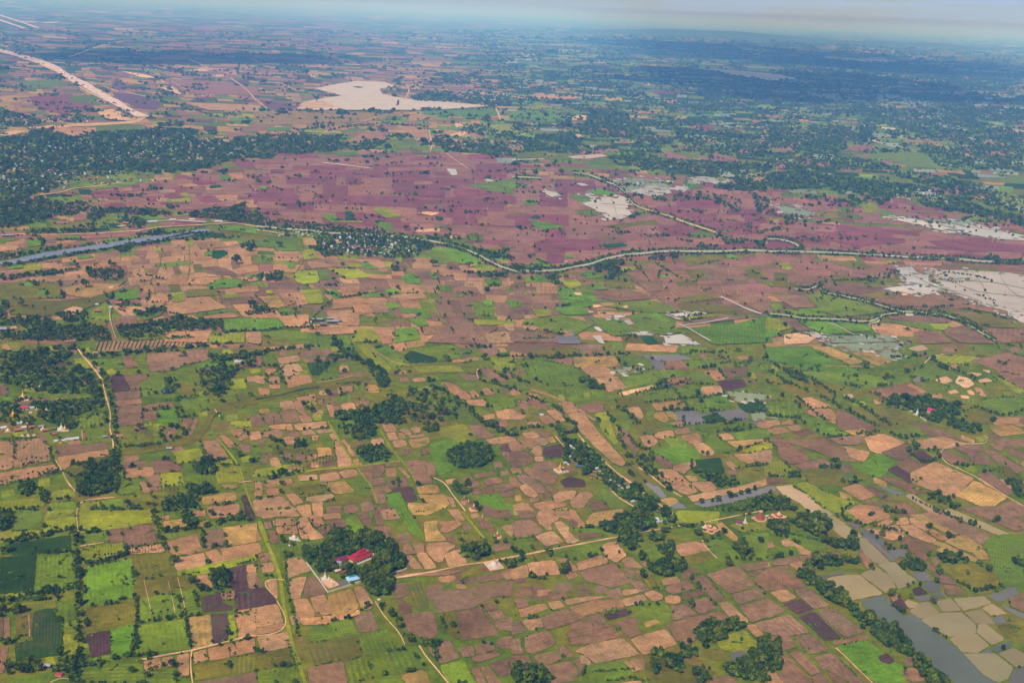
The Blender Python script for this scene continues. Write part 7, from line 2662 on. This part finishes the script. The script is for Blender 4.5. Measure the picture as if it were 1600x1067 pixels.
stupa(508, 905, 18, 'slim white stupa with tall spire on the monastery terrace', wide=.8, spire='white')
stupa(514, 905, 10, 'squat white stupa beside the slim spire on the monastery terrace', spire='white')
stupa(519, 909, 8, 'smallest white stupa on the orange-pink monastery terrace', spire='gold')
stupa(523, 870, 12, 'narrow golden stupa rising from the monastery grove', dome='gold', base='cream', wide=.55, corners=False)
o = root('ordination_hall', 551, 906, 'pale blue and white pavilion with green ridge behind the monastery wall', 'pavilion', direction(545, 908, 20, -5))
MB().box((0, 0, -.3), (12, 8, 3.3)).obj('wall', 'white', o)
rf = MB().hip((0, 0, 3.0), (12, 8, 1.8), (9, 3.5), .8).obj('roof', 'pale', o); MB().box((0, 0, 4.79), (8, 2.6, .9)).obj('ridge_box', 'green', rf)
for k in range(6): MB().box((-5 + 2 * k, -5.2, -.3), (.5, .5, 3.0)).obj('column', 'white', o)
MB().box((0, -5.2, 2.7), (12, 1.2, .3)).obj('eave', 'pale', o); MB().box((0, -7, -.3), (14, .3, 1.2)).obj('balustrade', 'white', o)
o = root('gate_pavilion', 527, 893, 'small beige pavilion among the trees of the monastery court', 'pavilion', a0)
MB().box((0, 0, -.3), (7, 4, 2.6)).obj('wall', 'wood', o); MB().gable((0, 0, 2.3), (7, 4, 1.2), .6).obj('roof', 'cream', o)
wall_run([(479, 880), (499, 907), (512, 926)], 1.8, 'white boundary wall down the west side of the monastery')
wall_run([(513, 925.5), (563, 910)], 1.8, 'pale boundary wall along the near side of the monastery', mat='cream')
wall_run([(611, 897), (636, 889)], 1.6, 'short grey-white wall east of the monastery grove')
# -- shrines and stupas about the fields
stupa(459.5, 842, 17, 'largest white and gold stupa of the trio west of the monastery', foot=None)
stupa(454, 852, 9, 'little white stupa in front of its larger neighbour west of the monastery', corners=False)
stupa(469, 846, 8, 'little white stupa beside the bush west of the monastery', corners=False)
o = root('stone_platform', 771.5, 883.8, 'square tan stone platform beside the dirt track', 'platform', direction(754, 879, 25, -4.7))
MB().box((0, 0, -.3), (17, 19, 1.1)).obj('paving', 'pink', o)
for sx in (-1, 1): MB().box((sx * 8.4, 0, .8), (.25, 19, .25)).obj('kerb', 'cream', o)
s_ = stupa(771.5, 884.5, 17, 'white domed stupa with golden crown on the square tan platform', wide=1.2, spire='gold', base='white', square=False, terr=3); s_.location.z = .8
for px, py, h, lb, dm in ((777, 838.5, 13, 'conical brick stupa with pale ring base beside the palms', 'brick'), (769, 829, 11, 'dark weathered brick stupa just behind the ring-based one', 'brick'),
                          (753.5, 812, 11, 'brick stupa with white tip standing alone in the verge', 'brick'), (740, 796, 14, 'tallest pinkish brick stupa with white tip by the path', 'brick'),
                          (732, 787, 11, 'purple-brown brick stupa with white tip among trees', 'brick'), (725, 780, 9, 'farthest small brick stupa at the head of the path', 'brick')):
    stupa(px, py, h, lb, dome=dm, spire='white' if h != 11 or px != 769 else 'brick', base='pink' if px in (777, 740) else 'brick', square=px != 777, corners=False, wide=1.15 if px in (777, 740) else .95, terr=3)
# -- golden pagoda terrace of the hamlet
o = root('pagoda_terrace', 876.5, 736, 'white walled terrace below the golden pagoda of the hamlet', 'terrace', direction(866, 734, 15, -2.8))
MB().box((0, 0, -.3), (16, 15, 1.3)).obj('floor', 'cream', o)
for sx, sy, a, b in ((-1, 0, .4, 15), (1, 0, .4, 15), (0, -1, 15.2, .4), (0, 1, 15.2, .4)): MB().box((sx * 7.8, sy * 7.3, 1.0), (a, b, 1.2)).obj('parapet', 'white', o)
MB().box((2, -2, .99), (7, 5, 2.4)).obj('shrine_room', 'cream', o); MB().gable((2, -2, 3.4), (7, 5, 1.3), .4).obj('shrine_roof', 'crimson', o)
s_ = stupa(875, 734, 15, 'golden pagoda spire at the edge of the hamlet', dome='gold', base='gold', wide=.9); s_.location.z = .9
# -- old temples on the green by the stream
def temple(px, py, w, label, mat, tower, ang, n=2, roof='pink', name='brick_temple', plat=True):
    p = float(ppm(px, py)); w = w / p; o = root(name, px, py, label, 'temple', ang)
    if plat: MB().box((0, 0, -.3), (w * 1.35, w * 1.35, 1.1)).obj('platform', 'pink', o)
    MB().box((0, 0, .79), (w, w, w * .3)).obj('wall', mat, o)
    MB().box((0, 0, .78 + w * .3), (w * 1.04, w * 1.04, w * .05)).obj('roof_terrace', roof, o); z = .82 + w * .35
    MB().box((0, 0, z), (w * .55, w * .55, w * .12)).obj('upper_storey', mat, o)
    MB().lathe((0, 0, z + w * .119), [(w * .2, 0), (w * .2, w * .06), (w * .15, w * .16), (w * .06, w * .25), (w * .02, w * tower)], 12).obj('tower', roof, o)
    for sx in (-1, 1):
        for sy in (-1, 1): MB().lathe((sx * w * .42, sy * w * .42, z), [(w * .09, 0), (w * .09, w * .05), (w * .03, w * .12), (.02, w * .2)], 8).obj('corner_turret', roof, o)
    MB().box((0, -w / 2 - w * .1, .79), (w * .3, w * .2, w * .22)).obj('porch', roof, o)
    for sx in (-1, 1): MB().box((sx * w * .32, -w / 2 - .05, 1.2), (w * .1, .12, w * .14)).obj('window', 'dark', o)
    return o
temple(1109, 829, 13, 'orange-brick temple crowded with turrets among dark bushes', 'brick', .35, direction(1100, 830, 20, 6))
temple(1118, 831, 9, 'small brick temple leaning against the turreted one', 'brick', .3, direction(1100, 830, 20, 6), plat=False)
stupa(1102, 824, 11, 'small white stupa behind the turreted orange-brick temple', corners=False, spire='white')
temple(1216, 812, 17, 'square brick temple on a wide stepped platform', 'brick', .22, direction(1200, 811, 15, 9.5))
o = root('round_temple', 1187.5, 811, 'round temple of stacked brick terraces beside the square temple', 'temple', 0)
for i, (rr, zz, hh) in enumerate(((8.0, -.3, 1.3), (6.0, .99, 1.8), (4.6, 2.78, 1.8), (3.4, 4.57, 1.8))): MB().lathe((0, 0, zz), [(rr, 0), (rr, hh * .8), (rr * 1.04, hh * .82), (rr * 1.04, hh)], 28).obj('terrace', 'pink' if i == 0 else 'brick', o)
MB().lathe((0, 0, 6.36), [(2.4, 0), (2.2, 2), (1.2, 3.6), (.8, 4.0)], 16).obj('drum', 'brick', o); MB().lathe((0, 0, 10.35), [(.8, 0), (2.6, .6), (2.2, 1.2), (.3, 2.0)], 16).obj('cap', 'pink', o)
MB().box((-7.5, 2, -.3), (6, 2.4, 1.8), .5).obj('stairway', 'pink', o)
o = house(1155, 819, 11, 'crimson', 'low white shrine house with dark purple roof on the green', ang=direction(1150, 818, 10, 2), name='shrine_house')
stupa(1164, 817, 16, 'slender white pagoda beside the purple-roofed shrine house', spire='white', wide=.55)
house(1198, 806.5, 5, 'white', 'tiny white hut between the round and the square temple', name='hut')
house(1098, 845, 3.4, 'white', 'tiny white hut under the bushes in front of the turreted temple', name='hut')
house(1202, 817, 3, 'white', 'tiny white block at the foot of the square temple platform', name='hut')
# -- hamlet along the creek
HAM = 'house in the creekside hamlet'
ham = [('grey', 265, 62, 6), ('white', 322, 140, 6.5), ('white', 352, 157, 4), ('grey', 425, 190, 4), ('white', 308, 257, 5), ('grey', 345, 282, 4), ('white', 497, 272, 5.5), ('white', 250, 332, 5.5), ('white', 290, 352, 5),
       ('grey', 337, 312, 4), ('grey', 348, 327, 4), ('blue', 415, 378, 7), ('white', 628, 397, 5.5), ('rust', 600, 442, 6), ('white', 660, 437, 5), ('white', 712, 459, 5), ('thatch', 575, 482, 6), ('thatch', 620, 502, 6),
       ('thatch', 680, 532, 5), ('white', 785, 541, 5), ('thatch', 850, 560, 6), ('grey', 900, 612, 8), ('white', 930, 638, 5), ('white', 1000, 627, 5), ('thatch', 960, 587, 6), ('white', 1055, 790, 6), ('grey', 1095, 787, 4),
       ('white', 1225, 810, 6), ('thatch', 1350, 912, 6), ('white', 1335, 996, 6), ('white', 1350, 1037, 7), ('white', 1395, 1027, 5), ('thatch', 800, 652, 6), ('thatch', 480, 342, 6), ('thatch', 520, 322, 6), ('rust', 560, 520, 5)]
RN = dict(white='white tin-roofed', grey='grey tin-roofed', thatch='brown thatched', rust='rusty-roofed', blue='bright blue-roofed', pale='pale blue-roofed')
cnt = {}; tot = {}
for rf, x, y, w in ham: tot[rf] = tot.get(rf, 0) + 1
for rf, x, y, w in sorted(ham, key=lambda e: e[2]):
    cnt[rf] = cnt.get(rf, 0) + 1; od = '' if tot[rf] == 1 else ', ' + ORD[cnt[rf] - 1] + ' from its far end'
    house(850 + x / 7.62, 680 + y / 7.62, w, rf, RN[rf] + ' house in the creekside hamlet' + od, 'houses of the creekside hamlet', direction(930, 750, 3, 2) + rng.choice([0, math.pi / 2]) + rng.normal(0, .2))
# -- pagoda settlement on the left edge
q = lambda x, y: (x / 8.889, 590 + y / 8.889)
for x, y, h, lb, kw in ((325, 300, 18, 'big golden stupa on a white stair base above the magenta roof', dict(dome='gold', wide=1.25)), (185, 520, 13, 'ornate golden stupa at the edge of the trees', dict(dome='gold', base='gold')),
                        (510, 445, 9, 'thin golden stupa next to the blue-grey hut', dict(dome='gold', wide=.6, corners=False)), (645, 450, 7, 'small white-gold stupa before the dark grove', dict()), (885, 515, 8, 'white stupa under the long brown shed', dict(corners=False)),
                        (115, 745, 12, 'gold-tipped white stupa among the lower shrines', dict(base='gold')), (395, 815, 9, 'golden-footed stupa at the bottom of the shrine cluster', dict(base='gold', corners=False)),
                        (855, 720, 14, 'largest white stupa beside the yellow shrine', dict(wide=1.1, spire='white')), (905, 730, 13, 'bright yellow-gold stupa touching the largest white stupa', dict(dome='gold', base='white')),
                        (315, 810, 7, 'tiny cream stupa at the foot of the shrine cluster', dict(dome='cream', corners=False)), (475, 800, 6, 'tiny white stupa beside the green verge', dict(corners=False)),
                        (840, 905, 6, 'small yellow stupa between two white blocks by the tan fields', dict(dome='gold', base='gold', corners=False)), (600, 720, 10, 'white stupa rising from the brown-roofed shrine court', dict())):
    a, b = q(x, y); stupa(a, b, h, lb, **kw)
for x, y, w, rf, rt, lb in ((340, 440, 12, 'magenta', 1.5, 'hall with a vivid magenta roof below the big golden stupa'), (445, 430, 7, 'pale', 1.5, 'blue-grey roofed hut beside the magenta hall'), (580, 435, 6, 'rust', 1.5, 'small rusty hut west of the dark grove'),
                            (425, 495, 5, 'white', 1.5, 'small white hut under the magenta hall'), (980, 440, 46, 'thatch', 6, 'very long brown-roofed shed in the pagoda settlement'), (50, 710, 9, 'white', 1.5, 'white block at the left edge of the shrines'),
                            (250, 745, 11, 'rust', 1.5, 'orange-brown roofed shrine hall with white walls'), (330, 705, 8, 'white', 1.5, 'white shrine hall next to the orange-brown one'), (440, 700, 8, 'rust', 1.5, 'brown-roofed shrine room in the middle of the cluster'),
                            (575, 690, 8, 'grey', 1.5, 'grey-roofed room behind the shrine court'), (630, 745, 9, 'rust', 1.5, 'low brown-roofed shrine court building'), (740, 720, 8, 'thatch', 1.5, 'dark brown house next to the largest white stupa'),
                            (760, 790, 7, 'rust', 1.5, 'small brown house south of the largest white stupa'), (805, 640, 7, 'grey', 1.5, 'grey house behind the largest white stupa'), (778, 890, 7, 'white', 1.5, 'white cube house at the corner of the tan fields'),
                            (885, 880, 6, 'white', 1.5, 'white round-fronted house beside the long white shed'), (1000, 872, 21, 'white', 6, 'long narrow white shed above the tan fields'), (565, 132, 6, 'white', 1.5, 'lone white shed in the northern gardens'),
                            (1380, 245, 5, 'rust', 1.5, 'tiny pinkish hut beside the dirt road'), (1460, 828, 7, 'grey', 1.5, 'grey shed where the dirt road meets the green strip'), (265, 645, 9, 'white', 1.5, 'low white wall-house over the shrine cluster')):
    a, b = q(x, y); house(a, b, w, rf, lb, ang=direction(a, b, 1, -.12), ratio=rt, name='shed' if 'shed' in lb else 'house')
o = root('flag_tower', 43.5, 672, 'dark red tower pole in the shrine cluster', 'tower', 0); MB().box((0, 0, -.3), (1.6, 1.6, 11), 0, .6).obj('shaft', 'crimson', o); MB().hip((0, 0, 10.7), (1.2, 1.2, 1.6), (.1, .1), .4).obj('roof', 'gold', o)
o = root('brick_causeway', 131, 679, 'straight red-brick causeway across the green field', 'causeway', direction(131, 672, .3, 14)); MB().box((0, 0, -.3), (34, 2.2, .9)).obj('paving', 'brick', o)
for sy in (-1, 1): MB().box((0, sy * 1.2, -.3), (34, .3, 1.3)).obj('parapet', 'rust', o)
# -- monastery in the right-hand grove
stupa(1432.7, 648, 15, 'slender white stupa at the corner of the grove wall', spire='white', wide=.6, corners=False)
house(1437, 647, 6, 'white', 'white shrine house at the foot of the slender stupa')
house(1456, 644.5, 13, 'magenta', 'long pale-pink roofed hall in the dark grove', ang=direction(1456, 644, 10, 3))
house(1447, 640, 5, 'crimson', 'small dark red roof behind the white shrine house')
house(1423, 643, 4, 'white', 'little white gatehouse west of the slender stupa')
wall_run([(1437.7, 652), (1447, 658.5)], 1.8, 'broken white wall leading out of the dark grove')
# -- farms and sheds
for x, y, w, rf, rt, dx, dy, lb in ((496, 502, 17, 'grey', 4, 1, 0, 'long grey farm shed at the left of the farm yard'), (516, 500.5, 11, 'grey', 3, 1, 0, 'far short grey shed of the farm yard'), (520.5, 505, 19, 'grey', 4, 1, 0, 'long pale shed across the middle of the farm yard'),
                                    (486, 505, 6, 'white', 2.2, .25, 1, 'white-ended cross shed closing the farm yard'), (505, 510, 11, 'thatch', 1.5, 1, 0, 'dark-roofed farmhouse at the front of the farm yard'),
                                    (372, 567, 12, 'white', 3, 1, -.1, 'long white shed beside the yellow-green strip'), (238, 348.5, 14, 'white', 3, 1, -.02, 'long white riverside shed nearest the round grove'), (270, 345.5, 10, 'white', 3, 1, -.02, 'short white riverside shed in the middle of the row'),
                                    (342, 348, 12, 'white', 3, 1, .02, 'white riverside shed at the far right of the row'), (300, 345, 9, 'white', 3, 1, 0, 'small white riverside shed between its longer neighbours'), (197, 352, 9, 'rust', 1.5, 1, 0, 'rusty farm building west of the riverside sheds'),
                                    (13, 370, 18, 'grey', 3, 1, 0, 'dark grey-blue warehouse above the canal'), (93, 1055, 11, 'red', 1.5, 1, .2, 'white farmhouse with bright red roof in the corner trees'), (75, 1041, 11, 'grey', 1.5, 1, .1, 'grey-roofed farmhouse beside the red-roofed one'),
                                    (261, 614, 12, 'blue', 1.5, 1, -.1, 'low field shelter under a bright blue cover'), (839, 647, 4, 'blue', 1.5, 1, 0, 'tiny blue-roofed field hut'), (846, 649, 6, 'white', 1.5, 1, 0, 'white field hut next to the tiny blue-roofed one'),
                                    (186, 477, 10, 'rust', 1.5, 1, 0, 'sprawling tan farmhouse above the bend of the path'), (153, 489, 9, 'rust', 1.5, 1, 0, 'tan farmhouse nearest the bare sand patch'), (152, 478, 5, 'white', 1.5, 1, 0, 'small white farm hut behind the tan farmhouse'), (173, 482, 5, 'white', 1.5, 1, 0, 'small white hut at the top of the winding path'),
                                    (6, 518, 11, 'grey', 1.5, 1, 0, 'grey barn at the left edge of the gardens'), (884, 411, 4, 'white', 1.5, 1, 0, 'white hut in the rose field by the river'), (836, 331, 3, 'white', 1.5, 1, 0, 'white hut alone in the mauve plain'),
                                    (265, 702, 9, 'grey', 1.5, 1, 0, 'dark low barn above the green embankment'), (154, 769, 6, 'rust', 1.5, 1, 0, 'tan hut under the wedge-shaped grove'), (592, 937, 5, 'white', 1.5, 1, 0, 'white hut at the field corner'), (1173, 1041, 7, 'grey', 1.5, 1, 0, 'grey hut hidden in the trees by the round pond'),
                                    (1027, 812, 8, 'white', 1.8, 1, .4, 'white house at the junction of track and hamlet')):
    house(x, y, w, rf, lb, ang=direction(x, y, dx, dy), ratio=rt, name='shed' if ('shed' in lb or 'warehouse' in lb) else 'house', cat='shed' if ('shed' in lb or 'warehouse' in lb) else 'house')
o = root('water_tank', 529, 503, 'grey water tank on legs beside the farm yard', 'water tank')
for sx in (-1, 1):
    for sy in (-1, 1): MB().box((sx * 1.3, sy * 1.3, -.3), (.35, .35, 6.3)).obj('leg', 'greytin', o)
MB().lathe((0, 0, 5.9), [(2.2, 0), (2.2, 2.4), (1.6, 3.0), (.2, 3.3)], 16).obj('tank', 'greytin', o)
stupa(413.5, 438, 9, 'small golden spire in the isolated clump on the plain', dome='gold', base='white', corners=False)
stupa(100, 285, 7, 'golden stupa in the wooded town', dome='gold', corners=False); stupa(126, 274, 6, 'slim golden stupa beyond the town stupa', dome='gold', wide=.6, corners=False)
o = root('spillway_tower', 622, 164, 'dark intake tower standing in the reservoir', 'tower', 0); MB().box((0, 0, -.3), (14, 14, 26), 0, .8).obj('shaft', 'wood', o); MB().hip((0, 0, 25.7), (12, 12, 5), (1, 1), 1).obj('roof', 'greytin', o)
# -- villages made of many small houses
indiv.sort(key=lambda e: -e[0])
for w, x, y, rf, nm in indiv[:215]:
    o = house(x, y, w * .85, rf, 'small ' + RN[rf] + ' house in the ' + nm, 'houses of the ' + nm, rng.uniform(0, 3.1)); o.scale = (o.scale[0], o.scale[1], 1.3)
hv, hf, hc = [], [], []
for w, x, y, rf, nm in indiv[215:]:
    g_ = ground(x, y); k = .8 * w / float(ppm(x, y)); a = rng.uniform(0, 3.1); i = len(hv); ca, sa = math.cos(a) * k, math.sin(a) * k
    pts = [(-.5, -.35, 0), (.5, -.35, 0), (.5, .35, 0), (-.5, .35, 0), (-.55, -.4, .35), (.55, -.4, .35), (.55, .4, .35), (-.55, .4, .35), (-.5, 0, .6), (.5, 0, .6)]
    hv += [(g_[0] + px_ * ca - py_ * sa, g_[1] + px_ * sa + py_ * ca, pz * min(k, 8) + 2) for px_, py_, pz in pts]
    hf += [[i, i + 1, i + 5, i + 4], [i + 1, i + 2, i + 6, i + 5], [i + 2, i + 3, i + 7, i + 6], [i + 3, i, i + 4, i + 7], [i + 4, i + 5, i + 9, i + 8], [i + 6, i + 7, i + 8, i + 9], [i + 4, i + 8, i + 7], [i + 5, i + 6, i + 9]]
setp(mesh_obj('distant_houses', hv, hf, M['tin']), 'tiny pale roofs of the farthest villages', None, None, 'stuff')
# ------------------------------------------------------------------ air
def haze():
    x0, x1, y0, y1, z0, z1 = -130000, 130000, -2500, 200000, -1.0, 760.0
    V = [(x, y, z) for z in (z0, z1) for y in (y0, y1) for x in (x0, x1)]
    F = [(0, 2, 3, 1), (4, 5, 7, 6), (0, 1, 5, 4), (2, 6, 7, 3), (0, 4, 6, 2), (1, 3, 7, 5)]
    m = bpy.data.materials.new('haze_air'); m.use_nodes = True; t = m.node_tree
    for n in list(t.nodes):
        if n.type == 'BSDF_PRINCIPLED': t.nodes.remove(n)
    out = [n for n in t.nodes if n.type == 'OUTPUT_MATERIAL'][0]
    v = t.nodes.new('ShaderNodeVolumePrincipled'); v.inputs['Density'].default_value = HAZE_D
    v.inputs['Color'].default_value = (*HAZE_C, 1); v.inputs['Absorption Color'].default_value = (0.82, 0.82, 1, 1); v.inputs['Anisotropy'].default_value = -0.2
    t.links.new(v.outputs[0], out.inputs['Volume'])
    o = mesh_obj('haze', V, F, m); setp(o, 'blue hot-season haze that thickens towards the horizon', None, None, 'stuff')
HAZE_D, HAZE_C = 0.60e-4, (0.17, 0.44, 1.0)
haze()

# ------------------------------------------------------------------ clouds out of view above the haze, added to shade the far plain
def cloud_material(name, lo, hi, a, sc):
    m, t, b = mat_new(name); b.inputs['Base Color'].default_value = (0.86, 0.87, 0.9, 1); b.inputs['Roughness'].default_value = 1
    b.inputs['Specular IOR Level'].default_value = 0
    tr = N(t, 'ShaderNodeBsdfTransparent'); mx = N(t, 'ShaderNodeMixShader'); out = [n for n in t.nodes if n.type == 'OUTPUT_MATERIAL'][0]
    f = ramp(t, noise(t, sc, 5, 0.6), [(lo, grey(a * .25)), (hi, grey(a))])
    t.links.new(f, mx.inputs[0]); t.links.new(tr.outputs[0], mx.inputs[1])
    tl = N(t, 'ShaderNodeBsdfTranslucent'); tl.inputs['Color'].default_value = (0.95, 0.95, 0.97, 1); ad = N(t, 'ShaderNodeMixShader'); ad.inputs[0].default_value = 0.55
    t.links.new(b.outputs[0], ad.inputs[1]); t.links.new(tl.outputs[0], ad.inputs[2]); t.links.new(ad.outputs[0], mx.inputs[2]); t.links.new(mx.outputs[0], out.inputs['Surface'])
    return m
CM = cloud_material('shade_cloud', .36, .6, .10, .0016)
def cloud(name, cx, cy, cz, rx, ry, rz, label, seed, n=9, mat=None):
    r = np.random.default_rng(seed); bm = bmesh.new()
    for k in range(n):
        a = r.uniform(0, 6.28); q = r.random() ** .5; s = r.uniform(.35, .6)
        mt = Matrix.Translation((cx + rx * .6 * q * math.cos(a), cy + ry * .6 * q * math.sin(a), cz + rz * .25 * r.random())) @ Matrix.Diagonal((rx * s, ry * s, rz * s, 1))
        bmesh.ops.create_icosphere(bm, subdivisions=3, radius=1.0, matrix=mt)
    for v in bm.verts:
        if v.co.z < cz - rz * .1: v.co.z = cz - rz * .1 + (v.co.z - cz) * .05
        v.co += Vector(r.normal(0, 1, 3)) * np.array([rx, ry, rz]).min() * .02
    me = bpy.data.meshes.new(name); bm.to_mesh(me); bm.free(); me.materials.append(mat or CM); me.polygons.foreach_set('use_smooth', [True] * len(me.polygons))
    o = bpy.data.objects.new(name, me); COL.objects.link(o); setp(o, label, None, None, 'stuff'); return o
def over(px, py):
    g = ground(px, py); k = 1700 / math.tan(SUN_EL); return g[0] + math.sin(SUN_AZ) * k, g[1] + math.cos(SUN_AZ) * k
for i, (px, py, rx, ry) in enumerate(((1500, 105, 6500, 6500), (1250, 130, 3000, 4200), (1150, 75, 6000, 8000), (330, 88, 2200, 2600))):
    a, b = over(px, py); cloud('cloud', a, b, 1750, rx, ry, min(300, rx * .3), 'unseen thin cloud added to shade the far plain', 20 + i, 12)
